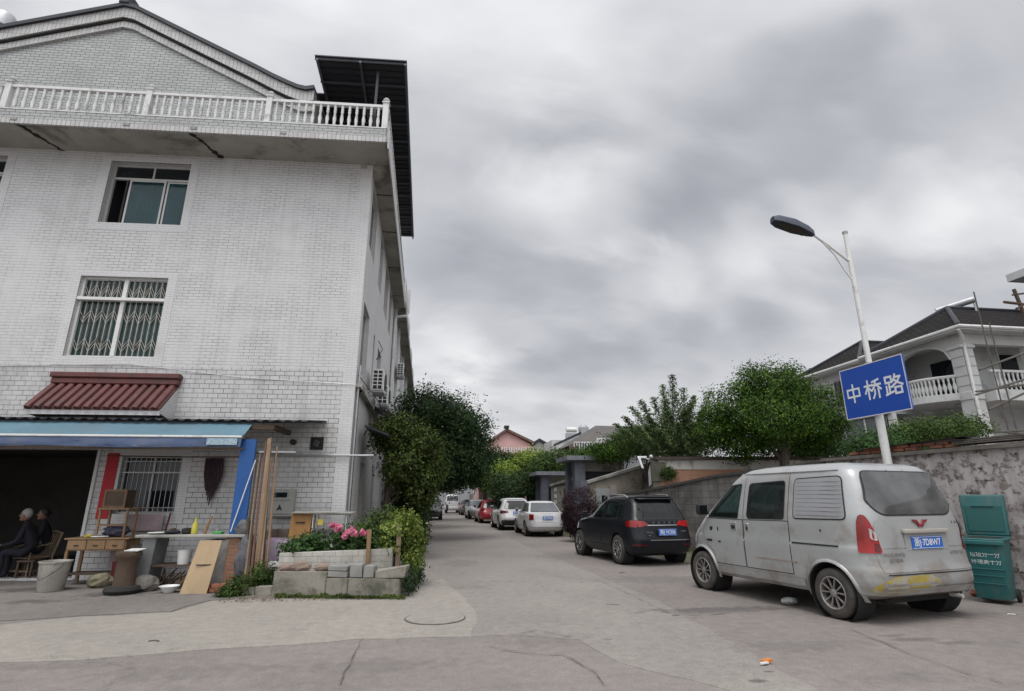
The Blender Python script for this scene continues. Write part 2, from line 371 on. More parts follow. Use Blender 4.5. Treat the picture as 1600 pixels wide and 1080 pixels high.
def blob_points(blobs, clumps, per, spread, rng, lo=.55, rag=.16):
    """clumps of leaves through the outer volume of several ellipsoids"""
    w_ = np.array([b[3]*b[4]*b[5] for b in blobs])**.67; w_ /= w_.sum(); out = []; nr = []
    idx = rng.choice(len(blobs), clumps, p=w_)
    for i, b in enumerate(blobs):
        m = int((idx == i).sum())
        if not m: continue
        d = rng.normal(0, 1, (m, 3)); d /= np.linalg.norm(d, axis=1, keepdims=True)
        ph = rng.uniform(0, 6.28, 4)
        rad = (lo**3 + (1-lo**3)*rng.uniform(0, 1, (m, 1)))**(1/3)
        rad *= 1 + rag*(np.sin(d[:, :1]*5+ph[0])*np.sin(d[:, 1:2]*6+ph[1]) + .6*np.sin(d[:, 2:]*9+ph[2]+d[:, :1]*7)) + rng.normal(0, rag*.35, (m, 1))
        rad = np.minimum(rad, 1.12)
        c = np.array(b[:3]) + d*rad*np.array(b[3:6]); out.append(c); nr.append(d)
    c = np.concatenate(out); d = np.concatenate(nr)
    C = np.repeat(c, per, 0) + rng.normal(0, spread, (len(c)*per, 3))*np.array([1, 1, .75]); D = np.repeat(d, per, 0) + np.array([0, 0, .5])
    return C, D
def limb(mb, pts, r0, r1): mb.path(pts, [r0+(r1-r0)*i/(len(pts)-1) for i in range(len(pts))], 8)
def tree(name, label, base, blobs, clumps, per, size, mat, bark, seed, spread=.16, trunk_r=.12, group=None, lean=(0, 0), cat='tree', lo=.55, rag=.16, forks=7, trunk_h=None, width=.45):
    rng = np.random.default_rng(seed); rnd = random.Random(seed)
    root = thing(name, label, cat, base, 0, group); b = Vector(base)
    C, D = blob_points(blobs, clumps, per, spread, rng, lo, rag)
    leaf_mesh('crown', C, D, size, mat, root, rng, width)
    t = MB(); bl = [Vector(x[:3]) for x in blobs]; zc = sum(x.z for x in bl)/len(bl); th = trunk_h or max(.5, (zc-b.z)*.55)
    top = b+Vector((lean[0], lean[1], th))
    limb(t, [b, b+(top-b)*.35+Vector((rnd.uniform(-.05, .05), 0, 0)), b+(top-b)*.7+Vector((rnd.uniform(-.06, .06), .03, 0)), top], trunk_r, trunk_r*.75)
    for k in range(forks):
        q = blobs[k % len(blobs)]; e_ = Vector(q[:3])+Vector((rnd.uniform(-.5, .5)*q[3], rnd.uniform(-.5, .5)*q[4], rnd.uniform(-.2, .5)*q[5]))
        mid = top*.5+e_*.5+Vector((rnd.uniform(-.15, .15), rnd.uniform(-.15, .15), .15*q[5]))
        limb(t, [top-Vector((0, 0, th*.12*(k % 3))), mid, e_], trunk_r*.5, trunk_r*.12)
    t.build('trunk', bark, root, smooth=True)
    return root
def shrub(name, label, blobs, clumps, per, size, mat, seed, spread=.08, cat='shrub', group=None, base=None, lo=.3, rag=.18, stem=None, width=.5):
    rng = np.random.default_rng(seed); b0 = blobs[0]; bs = base or (b0[0], b0[1], max(0, min(b[2]-b[5] for b in blobs)))
    root = thing(name, label, cat, bs, 0, group); C, D = blob_points(blobs, clumps, per, spread, rng, lo, rag)
    C[:, 2] = np.maximum(C[:, 2], bs[2]+.01); leaf_mesh('foliage', C, D, size, mat, root, rng, width)
    st = MB(); rnd = random.Random(seed)
    for k in range(9):
        q = blobs[k % len(blobs)]; e_ = Vector(q[:3])+Vector((rnd.uniform(-.6, .6)*q[3], rnd.uniform(-.6, .6)*q[4], rnd.uniform(0, .5)*q[5]))
        s0 = Vector((q[0]+rnd.uniform(-.3, .3)*q[3], q[1]+rnd.uniform(-.3, .3)*q[4], bs[2])); limb(st, [s0, (s0+e_)*.5+Vector((rnd.uniform(-.04, .04), 0, .03)), e_], .012, .004)
    st.build('stems', stem or M_bark, root, smooth=True)
    return root
def wp(o): return tuple(o)
# ------------------------------------------------------------ material instances
M_bark = pm('bark', (.085, .07, .055), .9, .4, 9, bmp=.6, stretch=(1, 1, .4))
M_tile = brickmat('white_tile', (.575, .578, .575), (.525, .528, .525), (.11, .11, .112), .24, .074, .0045, .33, dirt=(.30, .30, .29), dmin=.55, dmax=.9, dscale=.6, strk=.26, mvar=.95, rows=.62)
M_tile_low = brickmat('large_white_tile', (.55, .548, .54), (.48, .478, .47), (.07, .075, .075), .215, .107, .0065, .33, dirt=(.22, .21, .19), dmin=.5, dmax=.82, dscale=.7, strk=.3, mvar=.7, rows=.7)
M_tile_gable = brickmat('gable_tile', (.40, .41, .40), (.34, .355, .345), (.05, .05, .05), .22, .080, .0065, .38, dirt=(.22, .22, .21), dmin=.5, dmax=.8, dscale=.5, strk=.3)
M_soldier = brickmat('soldier_tile', (.50, .495, .48), (.42, .415, .41), (.10, .10, .10), .1, .4, .005, .35, dirt=(.28, .27, .25), dmin=.52, dmax=.8, dscale=1.2, offset=0, strk=.3)
M_trim = brickmat('trim_tile', (.575, .578, .575), (.55, .552, .55), (.36, .33, .33), .2, .06, .003, .35, dirt=(.4, .39, .36), dmin=.55, dmax=.8, dscale=1)
M_sidetile = brickmat('side_wall_tile', (.60, .59, .575), (.55, .54, .53), (.30, .30, .295), .1, .05, .004, .45, dirt=(.33, .32, .30), dmin=.52, dmax=.78, dscale=.5, strk=.35)
M_soffit = pm('soffit_concrete', (.36, .345, .31), .9, .2, 1.2, stain=(.13, .125, .105), smin=.52, smax=.68, sscale=.9)
M_conc = pm('weathered_concrete', (.34, .33, .30), .9, .25, 1.5, stain=(.10, .10, .09), smin=.5, smax=.68, sscale=1.4, bmp=.35)
M_conc_dark = pm('dark_gate_concrete', (.12, .13, .155), .85, .3, 1.5, stain=(.055, .06, .06), sscale=1.3)
M_white = pm('white_paint', (.68, .68, .66), .5, .08, 3, stain=(.36, .35, .32), smin=.56, smax=.74, sscale=3)
M_baluster = pm('white_baluster', (.66, .66, .65), .55, .12, 3, stain=(.28, .28, .26), smin=.52, smax=.7, sscale=2.2)
M_grime = pm('black_grime', (.02, .02, .018), .95, .3, 8)
M_darkroof = pm('dark_sheet_metal', (.024, .027, .036), .55, .4, 2, bmp=.1)
M_rooftile = brickmat('dark_roof_tile', (.055, .055, .062), (.04, .04, .045), (.012, .012, .013), .2, .24, .012, .7, bmp=.8, offset=0)
M_glass_teal = glassmat('teal_glass', (.03, .09, .10), .06, .6, clear=.45)
M_glass = glassmat('dark_glass', (.012, .017, .02), .06, .5)
M_carglass = glassmat('car_glass', (.010, .013, .014), .035, .5)
M_blind = glassmat('curtain_behind_glass', (.025, .055, .055), .15, .5)
M_alu = pm('aluminium_frame', (.50, .50, .49), .4, .1, 5, metal=.3, bmp=.05)
M_iron = pm('rusty_white_grille', (.45, .43, .38), .6, .3, 9, stain=(.16, .08, .04), smin=.56, smax=.66, sscale=6)
M_black = pm('black_plastic', (.015, .015, .016), .6, .2, 5)
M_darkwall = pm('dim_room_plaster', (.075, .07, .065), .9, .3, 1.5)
M_redtile = pm('maroon_roof_tile', (.135, .045, .042), .6, .3, 3, stain=(.07, .04, .035), sscale=2.5, bmp=.3)
M_blue_a = pm('light_blue_tarp', (.105, .20, .255), .55, .18, 1.2, stain=(.12, .17, .20), smin=.55, smax=.75)
M_blue_b = pm('blue_valance', (.065, .10, .19), .55, .2, 1.5, stain=(.10, .12, .17), smin=.52, smax=.7)
M_blue_p = pm('blue_board', (.012, .085, .29), .5, .15, 2, stain=(.03, .06, .14), smin=.6, smax=.7)
M_wood = pm('worn_wood', (.25, .155, .08), .75, .35, 2.2, stretch=(1, 1, .25), bmp=.3, stain=(.11, .07, .04))
M_wood_d = pm('dark_wood', (.085, .055, .035), .75, .35, 3, bmp=.3)
M_wood_p = pm('pale_pole_wood', (.28, .20, .13), .7, .35, 3, stretch=(6, 6, .5), bmp=.2)
M_ply = pm('plywood', (.40, .29, .17), .75, .2, 1.6, stretch=(1, 1, .3), stain=(.24, .18, .12), bmp=.1)
M_redpaper = pm('red_paper', (.42, .02, .03), .7, .15, 2)
M_cloth_d = pm('dark_cloth', (.014, .015, .024), .95, .3, 6)
M_skin = pm('skin', (.24, .13, .09), .6, .15, 6)
M_hair = pm('grey_hair', (.35, .34, .33), .8, .3, 20)
M_steel = pm('galvanised_steel', (.42, .43, .44), .4, .2, 4, metal=.6, bmp=.05)
M_orangebrick = brickmat('orange_brick', (.40, .16, .075), (.30, .12, .06), (.24, .20, .16), .24, .063, .012, .85, dirt=(.12, .08, .06), dmin=.5, dmax=.75, dscale=1.2, bmp=.7)
M_brickblk = pm('loose_brick', (.33, .13, .08), .85, .35, 6, stain=(.12, .09, .07), sscale=4, bmp=.4)
M_stone = pm('kerb_stone', (.27, .25, .21), .9, .3, 2.5, stain=(.09, .09, .065), smin=.5, smax=.66, sscale=2.2, bmp=.6)
M_rock = pm('rock', (.18, .165, .145), .95, .4, 5, stain=(.07, .07, .06), sscale=3, bmp=.9)
M_rubber = pm('tyre_rubber', (.022, .021, .02), .85, .35, 6, bmp=.2)
M_block = brickmat('grey_block_wall', (.215, .20, .185), (.165, .155, .145), (.09, .085, .08), .4, .2, .008, .9, dirt=(.045, .043, .04), dmin=.46, dmax=.72, dscale=.9, bmp=.6, strk=.65)
M_blockpaint = brickmat('flaking_white_block_wall', (.23, .20, .18), (.17, .15, .14), (.06, .055, .05), .42, .21, .014, .9, dirt=(.14, .12, .105), dmin=.55, dmax=.7, dscale=1.1, bmp=.6, paint=(.47, .435, .425), pmin=.43, pmax=.52, pscale=5.5, strk=.4)
M_plaster = pm('stained_plaster', (.43, .42, .385), .9, .2, 1.2, stain=(.09, .085, .075), smin=.52, smax=.66, sscale=1.4, stretch=(1.6, 1.6, .5))
M_cream = pm('cream_wall', (.30, .28, .235), .9, .25, 1.3, stain=(.11, .10, .08), smin=.53, smax=.7, sscale=1.6)
M_pink = pm('pink_wall', (.60, .40, .37), .85, .1, 1)
M_villa = pm('villa_white', (.52, .525, .515), .8, .12, .8, stain=(.27, .27, .26), smin=.55, smax=.75, sscale=1)
M_villa_gray = pm('villa_grey', (.26, .27, .28), .85, .15, 1)
M_dirt = pm('soil', (.06, .05, .035), 1, .4, 8, bmp=.8)
L_dark = leafmat('leaf_dark', (.018, .038, .016), (.045, .075, .028))
L_ever = leafmat('leaf_evergreen', (.010, .026, .009), (.036, .066, .020), trans=.15)
L_mid = leafmat('leaf_mid', (.025, .055, .014), (.08, .12, .03))
L_vine = leafmat('leaf_vine', (.014, .03, .009), (.095, .125, .03))
L_light = leafmat('leaf_light', (.06, .10, .02), (.22, .27, .06))
L_camph = leafmat('leaf_camphor', (.012, .038, .006), (.10, .155, .018), (.035, .085, .012))
L_bamb = leafmat('leaf_bamboo', (.07, .115, .05), (.16, .205, .10), trans=.4)
L_gard = leafmat('leaf_garden', (.028, .065, .022), (.065, .12, .035))
L_purple = leafmat('leaf_purple', (.018, .010, .014), (.045, .022, .03), trans=.1)
L_pink = leafmat('petal_pink', (.62, .12, .26), (.80, .38, .50), trans=.3)

# ------------------------------------------------------------ ground and road
def ragged(pts, amp, step=.35, seed=1):
    rr = random.Random(seed); o = []
    for i, p in enumerate(pts):
        q = pts[(i+1) % len(pts)]; n = max(1, int(math.hypot(q[0]-p[0], q[1]-p[1])/step))
        for k in range(min(n, 60)):
            t = k/min(n, 60); j = amp if k else amp*.3
            o.append((p[0]+(q[0]-p[0])*t+rr.uniform(-j, j), p[1]+(q[1]-p[1])*t+rr.uniform(-j, j)))
    return o
SPOTS = []
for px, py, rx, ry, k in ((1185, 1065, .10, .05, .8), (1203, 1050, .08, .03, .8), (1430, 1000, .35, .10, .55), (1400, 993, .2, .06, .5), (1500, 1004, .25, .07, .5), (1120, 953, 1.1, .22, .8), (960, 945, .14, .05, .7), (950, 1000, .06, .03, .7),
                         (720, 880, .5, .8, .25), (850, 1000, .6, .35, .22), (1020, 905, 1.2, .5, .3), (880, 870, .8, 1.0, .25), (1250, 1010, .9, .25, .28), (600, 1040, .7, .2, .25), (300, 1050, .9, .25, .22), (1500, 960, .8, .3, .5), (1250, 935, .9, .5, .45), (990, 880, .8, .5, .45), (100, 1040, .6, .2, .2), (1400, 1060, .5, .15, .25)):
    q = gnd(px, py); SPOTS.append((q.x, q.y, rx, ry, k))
def groundmat(name, a, b_, dark, rough=.85, s=.35, spots=()):
    if name in MC: return MC[name]
    m, t, b = base_mat(name); v = t.nodes.new('ShaderNodeTexCoord').outputs['Object']
    c = mixc(t, ramp(t, noise(t, v, s, 6, .62, .4), [(.36, gray(0)), (.64, gray(1))]), a, b_)
    c = mixc(t, ramp(t, noise(t, v, s*3.1, 7, .7, .8), [(.55, gray(0)), (.75, gray(.75))]), c, dark)
    vo = t.nodes.new('ShaderNodeTexVoronoi'); vo.feature = 'DISTANCE_TO_EDGE'; vo.inputs['Scale'].default_value = .33
    mp_ = t.nodes.new('ShaderNodeVectorMath'); mp_.operation = 'ADD'
    nz = t.nodes.new('ShaderNodeTexNoise'); nz.inputs['Scale'].default_value = 1.6; nz.inputs['Detail'].default_value = 6; nz.inputs['Roughness'].default_value = .7; t.links.new(v, nz.inputs[0])
    t.links.new(v, mp_.inputs[0]); t.links.new(nz.outputs['Color'], mp_.inputs[1]); t.links.new(mp_.outputs[0], vo.inputs['Vector'])
    crk = ramp(t, vo.outputs[0], [(0, gray(1)), (.005, gray(0))]); gate = ramp(t, noise(t, v, .5, 2, .5), [(.5, gray(0)), (.58, gray(.5))])
    c = mixc(t, mixc(t, 1.0, crk, gate, 'MULTIPLY'), c, sc(dark, .45))
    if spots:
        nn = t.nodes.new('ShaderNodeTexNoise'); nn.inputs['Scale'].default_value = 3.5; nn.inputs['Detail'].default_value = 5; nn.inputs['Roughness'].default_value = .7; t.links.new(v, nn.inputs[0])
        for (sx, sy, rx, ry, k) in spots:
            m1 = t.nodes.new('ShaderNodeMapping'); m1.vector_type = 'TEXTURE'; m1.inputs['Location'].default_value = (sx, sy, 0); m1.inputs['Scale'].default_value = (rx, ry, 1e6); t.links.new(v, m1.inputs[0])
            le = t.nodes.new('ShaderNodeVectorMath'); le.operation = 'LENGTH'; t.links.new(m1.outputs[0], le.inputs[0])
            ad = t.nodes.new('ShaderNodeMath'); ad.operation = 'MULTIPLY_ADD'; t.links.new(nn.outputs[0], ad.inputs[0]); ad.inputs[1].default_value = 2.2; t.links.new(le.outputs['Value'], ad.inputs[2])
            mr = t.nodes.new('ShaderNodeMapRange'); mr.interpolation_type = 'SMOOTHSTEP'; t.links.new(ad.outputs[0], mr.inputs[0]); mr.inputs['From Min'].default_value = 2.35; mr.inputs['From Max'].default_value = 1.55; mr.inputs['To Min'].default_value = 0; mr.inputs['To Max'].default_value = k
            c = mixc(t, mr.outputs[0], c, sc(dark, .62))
    g = noise(t, v, 45, 4, .7); c = mixc(t, .55, c, ramp(t, g, [(.3, gray(.3)), (.7, gray(.7))]), 'SOFT_LIGHT')
    g2 = noise(t, v, 7, 6, .7); c = mixc(t, .6, c, ramp(t, g2, [(.3, gray(.35)), (.7, gray(.65))]), 'SOFT_LIGHT')
    g3 = noise(t, v, 150, 2, .5); c = mixc(t, .35, c, ramp(t, g3, [(.35, gray(.3)), (.65, gray(.7))]), 'SOFT_LIGHT')
    t.links.new(c, b.inputs['Base Color']); b.inputs['Roughness'].default_value = rough; b.inputs['Specular IOR Level'].default_value = .2
    bump(t, b, g, .35, .006); MC[name] = m; return m
G_base = groundmat('worn_asphalt', (.232, .207, .190), (.19, .17, .157), (.165, .152, .147), spots=SPOTS)
G_strip = groundmat('pale_concrete', (.31, .285, .25), (.262, .242, .214), (.215, .198, .175))
G_road = groundmat('road_concrete', (.262, .240, .216), (.218, .20, .182), (.16, .147, .134), spots=SPOTS)
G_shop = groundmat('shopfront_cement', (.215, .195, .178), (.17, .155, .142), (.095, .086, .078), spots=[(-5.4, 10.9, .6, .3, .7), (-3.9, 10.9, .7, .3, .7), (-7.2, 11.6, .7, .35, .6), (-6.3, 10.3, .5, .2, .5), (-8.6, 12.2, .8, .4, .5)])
G_earth = groundmat('earth', (.12, .115, .07), (.09, .085, .06), (.05, .05, .035))
MB().box(-400, 400, -60, 900, -.6, 0).build('ground', G_base, kind='structure')
def sheet(name, pts, mat, z, amp=.04, seed=1):
    p = ragged([(q[0], q[1]) for q in pts], amp, seed=seed)
    return MB().slab(p, z-.012, z).build(name, mat, kind='structure')
g = lambda x, y: gnd(x, y)[:2]
sheet('road', [g(560, 1000), g(800, 992), g(905, 1000), g(965, 1035), g(1140, 1079), (3.2, 3.5), (3.6, 9), (3.1, 20), (3.2, 60), (3.0, 200), (-.3, 200), (-.2, 60), (-.9, 18), g(640, 930)], G_road, .004, .03)
sheet('pale_concrete_strip', [g(-60, 985), g(80, 968), g(270, 957), g(330, 940), g(420, 937), g(640, 925), g(690, 905), g(720, 930), g(745, 965), g(735, 996), g(560, 999), g(380, 1012), g(210, 1026), g(60, 1034), g(-60, 1037)], G_strip, .006, .05, 3)
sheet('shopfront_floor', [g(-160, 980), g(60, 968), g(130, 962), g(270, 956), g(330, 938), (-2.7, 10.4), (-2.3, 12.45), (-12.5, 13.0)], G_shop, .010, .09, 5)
sheet('verge', [(7.0, 12.5), (6.3, 14.3), (6.1, 19), (5.5, 22.5), (5.4, 45), (5.6, 80), (9, 80), (9, 45), (9.5, 20), (9.5, 15)], G_earth, .004, .12, 7)
# cracks, joints and the drain line
crk = pm('crack_dirt', (.12, .108, .095), .95, .3, 9)
def crack(name, px, w0=.012, seed=2):
    rr = random.Random(seed); P_ = [gnd(*p) for p in px]; mb = MB(); pts = []
    for a, b in zip(P_, P_[1:]):
        n = max(2, int((b-a).length/.12))
        for k in range(n): q = a.lerp(b, k/n); pts.append(Vector((q.x+rr.uniform(-.018, .018), q.y+rr.uniform(-.018, .018), .0165)))
    for a, b in zip(pts, pts[1:]):
        d = (b-a).normalized(); s = Vector((-d.y, d.x, 0))*w0*rr.uniform(.12, .75); mb.poly([a+s, b+s, b-s, a-s])
    return mb.build(name, crk, kind='structure')
crack('road_joint', [(565, 1000), (545, 1040), (528, 1079)], .010)
crack('road_crack', [(765, 1010), (800, 1020), (880, 1025), (925, 1050), (950, 1079)], .010, 4)
crack('road_crack', [(1330, 985), (1440, 1030), (1520, 1056), (1600, 1078)], .012, 5)
crack('road_crack', [(800, 994), (840, 986), (905, 1000)], .008, 6)
crack('road_crack', [(700, 920), (745, 918), (785, 916)], .008, 7)
crack('road_crack', [(930, 905), (985, 930), (1050, 962)], .007, 8)
crack('drain_groove', [(1050, 963), (1120, 960), (1180, 955), (1290, 945)], .02, 9)
c = gnd(680, 967); m = thing('manhole_cover', 'flat round manhole cover in the pale concrete at the street corner', 'manhole cover', (c.x, c.y, .012), 0)
G_man = groundmat('manhole_concrete', (.29, .27, .24), (.25, .235, .21), (.18, .165, .15))
MB().lathe((c.x, c.y, .010), [(.40, 0), (.40, .008)], 40).build('lid', G_man, m)
MB().lathe((c.x, c.y, .010), [(.405, .0), (.405, .004), (.417, .004), (.417, 0)], 40, cap=False).build('rim', crk, m)

# ------------------------------------------------------------ white tiled building
Ff = ang_frame((-1.95, 12.5), -3); a_ = R(1.2); Fs = Fr((-1.95, 12.5), (-math.sin(a_), math.cos(a_)), (-1, 0))
bd = thing('tiled_building', 'white tiled three storey building on the left with balustraded terrace and gable', 'building', (-1.95, 12.5, 0))
holes = {'w3f': (-6.36, -4.46, 7.97, 9.66), 'w0': (-10.7, -8.76, 7.97, 9.66), 'w2': (-6.44, -4.50, 4.65, 6.58), 'w2b': (-10.8, -8.9, 4.65, 6.58), 'w1': (-4.75, -3.52, 1.28, 2.47), 'door': (-11.5, -5.2, .05, 2.60)}
f = MB(Ff); wall_holes(f, -13, 0, 4.45, 9.89, [holes[k] for k in ('w3f', 'w0', 'w2', 'w2b')], 0, .24); f.build('upper_front_wall', M_tile, bd)
f = MB(Ff); wall_holes(f, -13, 0, 0, 4.45, [holes[k] for k in ('w1', 'door')], 0, .24); f.build('lower_front_wall', M_tile_low, bd)
# corner quoin of plain tile, side wall
MB(Ff).box(-.28, .012, -.007, .05, 0, 9.88).build('corner_trim', M_trim, bd)
TR = {}
def trim(u0, u1, z0, z1, w=.2, fr=Ff, mat=M_trim, v=-.012):
    t = MB(fr); v = -.006; t.box(u0-w, u0, v, .02, z0-w, z1+w*.7).box(u1, u1+w, v, .02, z0-w, z1+w*.7).box(u0, u1, v, .02, z0-w, z0).box(u0, u1, v, .02, z1, z1+w*.7); return t
# top floor window: sliding panes standing open
def win3(h, open_=True):
    u0, u1, z0, z1 = h; W_ = MB(Ff); v = .17; r = .022
    zt = z0+(z1-z0)*.76
    for a, b in ((u0, u0+.045), (u1-.045, u1)): W_.box(a, b, v, v+.06, z0, z1)
    W_.box(u0+.045, u1-.045, v, v+.06, z1-.045, z1).box(u0+.045, u1-.045, v, v+.06, z0, z0+.045).box(u0+.045, u1-.045, v-.003, v+.06, zt, zt+.05)
    W_.box((u0+u1)/2-.02, (u0+u1)/2+.02, v+.002, v+.058, zt+.05, z1-.045)
    o = W_.build('window', M_alu, bd); o['label'] = 'sliding window with teal panes half open'
    trim(*h).build('surround', M_trim, o)
    MB(Ff).box(u0+.045, u1-.045, v+.03, v+.036, zt+.05, z1-.045).build('pane', M_glass, o)
    MB(Ff).box(u0+.045, u1-.045, v+.5, v+.51, z0+.02, z1).box(u0-.01, u0+.0, v+.08, v+.5, z0, z1).box(u1, u1+.01, v+.08, v+.5, z0, z1).box(u0, u1, v+.08, v+.5, z1, z1+.01).build('dark_interior', pm('unlit_room', (.012, .014, .022), .9, .3, 2), o)  # near-black box: the room's shade is put into its colour
    for k, (a, b) in enumerate(((u0+.42, u0+1.28), (u0+1.30, u1-.05))):
        s = MB(Ff); vv = v+.005 if k == 0 else v+.03; s.box(a, a+.045, vv, vv+.02, z0+.045, zt).box(b-.045, b, vv, vv+.02, z0+.045, zt).box(a+.045, b-.045, vv, vv+.02, z0+.045, z0+.09).box(a+.045, b-.045, vv, vv+.02, zt-.04, zt)
        s.build('sash', M_alu, o); MB(Ff).box(a+.045, b-.045, vv+.008, vv+.014, z0+.09, zt-.04).build('pane', M_glass_teal, o)
    cu = MB(Ff)
    for k in range(5):
        a = u0+.62+k*.245; cu.tube((a, v+.12, z0+.03), (a+.03, v+.12, zt), .02 if k % 2 else .035, .012)
    cu.build('curtain', pm('teal_curtain', (.25, .55, .56), .8, .2, 3), o)
win3(holes['w3f']); win3(holes['w0'])
# second floor windows behind lattice grilles
def win2(h):
    u0, u1, z0, z1 = h; v = .10; um = (u0+u1)/2; zt = z0+(z1-z0)*.70
    W_ = MB(Ff)
    for a, b in ((u0, u0+.05), (u1-.05, u1)): W_.box(a, b, v, v+.06, z0, z1)
    W_.box(u0+.05, u1-.05, v, v+.06, z1-.04, z1).box(u0+.05, u1-.05, v, v+.06, z0, z0+.04).box(um-.045, um+.045, v-.012, v+.06, z0+.04, z1-.04).box(u0-.05, u1-.0, v-.09, v+.05, zt, zt+.07)
    o = W_.build('window', M_white, bd); o['label'] = 'window behind a white lattice grille'
    trim(*h).build('surround', M_trim, o)
    MB(Ff).box(u0+.05, u1-.05, v+.07, v+.076, z0+.04, z1-.04).build('pane', M_blind, o)
    g_ = MB(Ff); vv = v+.02
    for a0, a1 in ((u0+.05, um-.045), (um+.045, u1-.05)):
        n = 7
        for k in range(1, n):
            a = a0+(a1-a0)*k/n; g_.box(a-.008, a+.008, vv-.008, vv+.008, z0+.04, zt).box(a-.008, a+.008, vv-.0081, vv+.0081, zt+.07, z1-.04)
        for zc, hh in ((z0+.30, .11), (z0+.98, .11), (zt+.24, .13)):
            for k in range(n):
                a, b = a0+(a1-a0)*k/n, a0+(a1-a0)*(k+1)/n; s = 1 if k % 2 else -1
                for o_ in (-.05, .05): g_.tube((a, vv, zc-hh*s+o_), (b, vv, zc+hh*s+o_), .0065, n=4)
    g_.build('grille', M_iron, o)
win2(holes['w2']); win2(holes['w2b'])
# ground floor window
u0, u1, z0, z1 = holes['w1']; W_ = MB(Ff)
W_.box(u0, u0+.04, .12, .17, z0, z1).box(u1-.04, u1, .12, .17, z0, z1).box(u0, u1, .121, .171, z0-.0, z0+.04).box(u0, u1, .121, .171, z1-.04, z1).box((u0+u1)/2-.02, (u0+u1)/2+.02, .12, .17, z0+.04, z1-.04).box(u0+.04, u1-.04, .123, .168, z1-.36, z1-.33)
o = W_.build('window', M_alu, bd); MB(Ff).box(u0+.04, u1-.04, .15, .155, z0+.04, z1-.04).build('pane', M_glass, o)
g_ = MB(Ff)
for k in range(12): a = u0+.05+(u1-u0-.1)*k/11; g_.tube((a, .05, z0+.01), (a, .05, z1-.01), .007, n=5)
for z in (z0+.12, z1-.35, z1-.12): g_.box(u0, u1, .043, .057, z-.008, z+.008)
g_.build('grille', M_steel, o); trim(u0, u1, z0, z1, .2).build('surround', M_trim, o)
# room behind the wide doorway
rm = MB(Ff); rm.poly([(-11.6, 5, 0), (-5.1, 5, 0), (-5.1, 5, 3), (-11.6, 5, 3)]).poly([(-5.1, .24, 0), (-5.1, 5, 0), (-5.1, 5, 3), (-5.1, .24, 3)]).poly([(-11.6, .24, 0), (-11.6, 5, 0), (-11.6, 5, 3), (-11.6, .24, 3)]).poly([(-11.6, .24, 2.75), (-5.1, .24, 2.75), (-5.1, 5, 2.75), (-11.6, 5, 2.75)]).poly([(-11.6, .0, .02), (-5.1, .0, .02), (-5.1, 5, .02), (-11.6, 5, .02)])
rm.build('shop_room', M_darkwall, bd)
MB(Ff).box(-5.26, -5.2, -.035, .2, .03, 2.6).build('door_jamb', M_trim, bd)
# side wall with window openings
sw = [(.5, 1.85, 7.9, 9.6), (3.3, 4.3, 7.9, 9.6), (5.6, 7.0, 7.9, 9.6), (.5, 1.85, 4.55, 6.33), (3.2, 3.6, 4.8, 6.3), (4.7, 6.0, 4.6, 6.3), (7.8, 9.0, 4.6, 6.3), (7.8, 9.0, 7.9, 9.6), (2.3, 3.4, .9, 2.5), (5.4, 6.3, .6, 2.6), (7.8, 8.8, .9, 2.5)]
f = MB(Fs); wall_holes(f, 0, 10.6, 0, 9.77, sw, 0, .2); f.build('side_wall', M_sidetile, bd)
for (a, b, c, d) in sw:
    w_ = MB(Fs).box(a, a+.04, .1, .14, c, d).box(b-.04, b, .1, .14, c, d).box((a+b)/2-.02, (a+b)/2+.02, .1, .14, c+.04, d-.04).box(a+.04, b-.04, .1, .14, c, c+.04).box(a+.04, b-.04, .1, .14, d-.04, d)
    o = w_.build('window', M_alu, bd); MB(Fs).box(a+.04, b-.04, .115, .12, c+.04, d-.04).build('pane', M_glass, o)
# terrace slab: front and side overhang with crazed soffit
sl = MB(Ff).box(-13, .45, -1.0, 0.3, 9.89, 10.02); sl.build('terrace_slab', M_soffit, bd)
ss = MB(Fs).box(.0, 10.6, -.44, .3, 9.77, 9.888); o = ss.build('eaves_soffit', M_soffit, bd)
jn = MB(Fs)
for u in (1.2, 3.4, 6.2, 9.1): jn.box(u, u+.04, -.44, -.0, 9.762, 9.80)
jn.build('joint', M_grime, o)
bn = MB(Ff).box(-13, .46, -1.02, -.9, 10.022, 10.24); bn.build('parapet_band', M_tile_gable, bd)
MB(Ff).box(-13, .475, -1.035, -.985, 9.86, 10.02).build('fascia_course', M_soldier, bd)
MB(Fs).box(-.98, 10.6, -.475, -.44, 9.74, 10.24).build('side_fascia', M_soldier, bd)
# grime along the soffit edge and at the cracks in it
rr = random.Random(4)
gp_ = []
u = -12.6
while u < .3: gp_.append((u, -.985+rr.choice((.004, .01, .02, .05))*rr.uniform(.5, 1))); u += rr.uniform(.03, .14)
gr = MB(Ff).slab([(-12.6, -.99)]+[(.35, -.99)]+gp_[::-1], 9.884, 9.8895); gr.build('grime', M_grime, bd)
for uc in (-7.9, -4.08, -12.0):
    L1 = []; L2 = []
    for k in range(19): a = rr.uniform(-.03, .03)+k*.018+uc; s = rr.uniform(.02, .075); L1.append((a-s, -.99+k*.055)); L2.append((a+s, -.99+k*.055))
    MB(Ff).slab(L1+L2[::-1], 9.8765, 9.8895).build('soffit_crack', M_grime, bd)
sp_ = MB(Ff)
for u in (-8.0, -5.55, -4.05, -2.0): sp_.box(u, u+.14, -1.05, -1.036, 9.93, 10.0)
sp_.build('drain_spout', M_conc, bd)
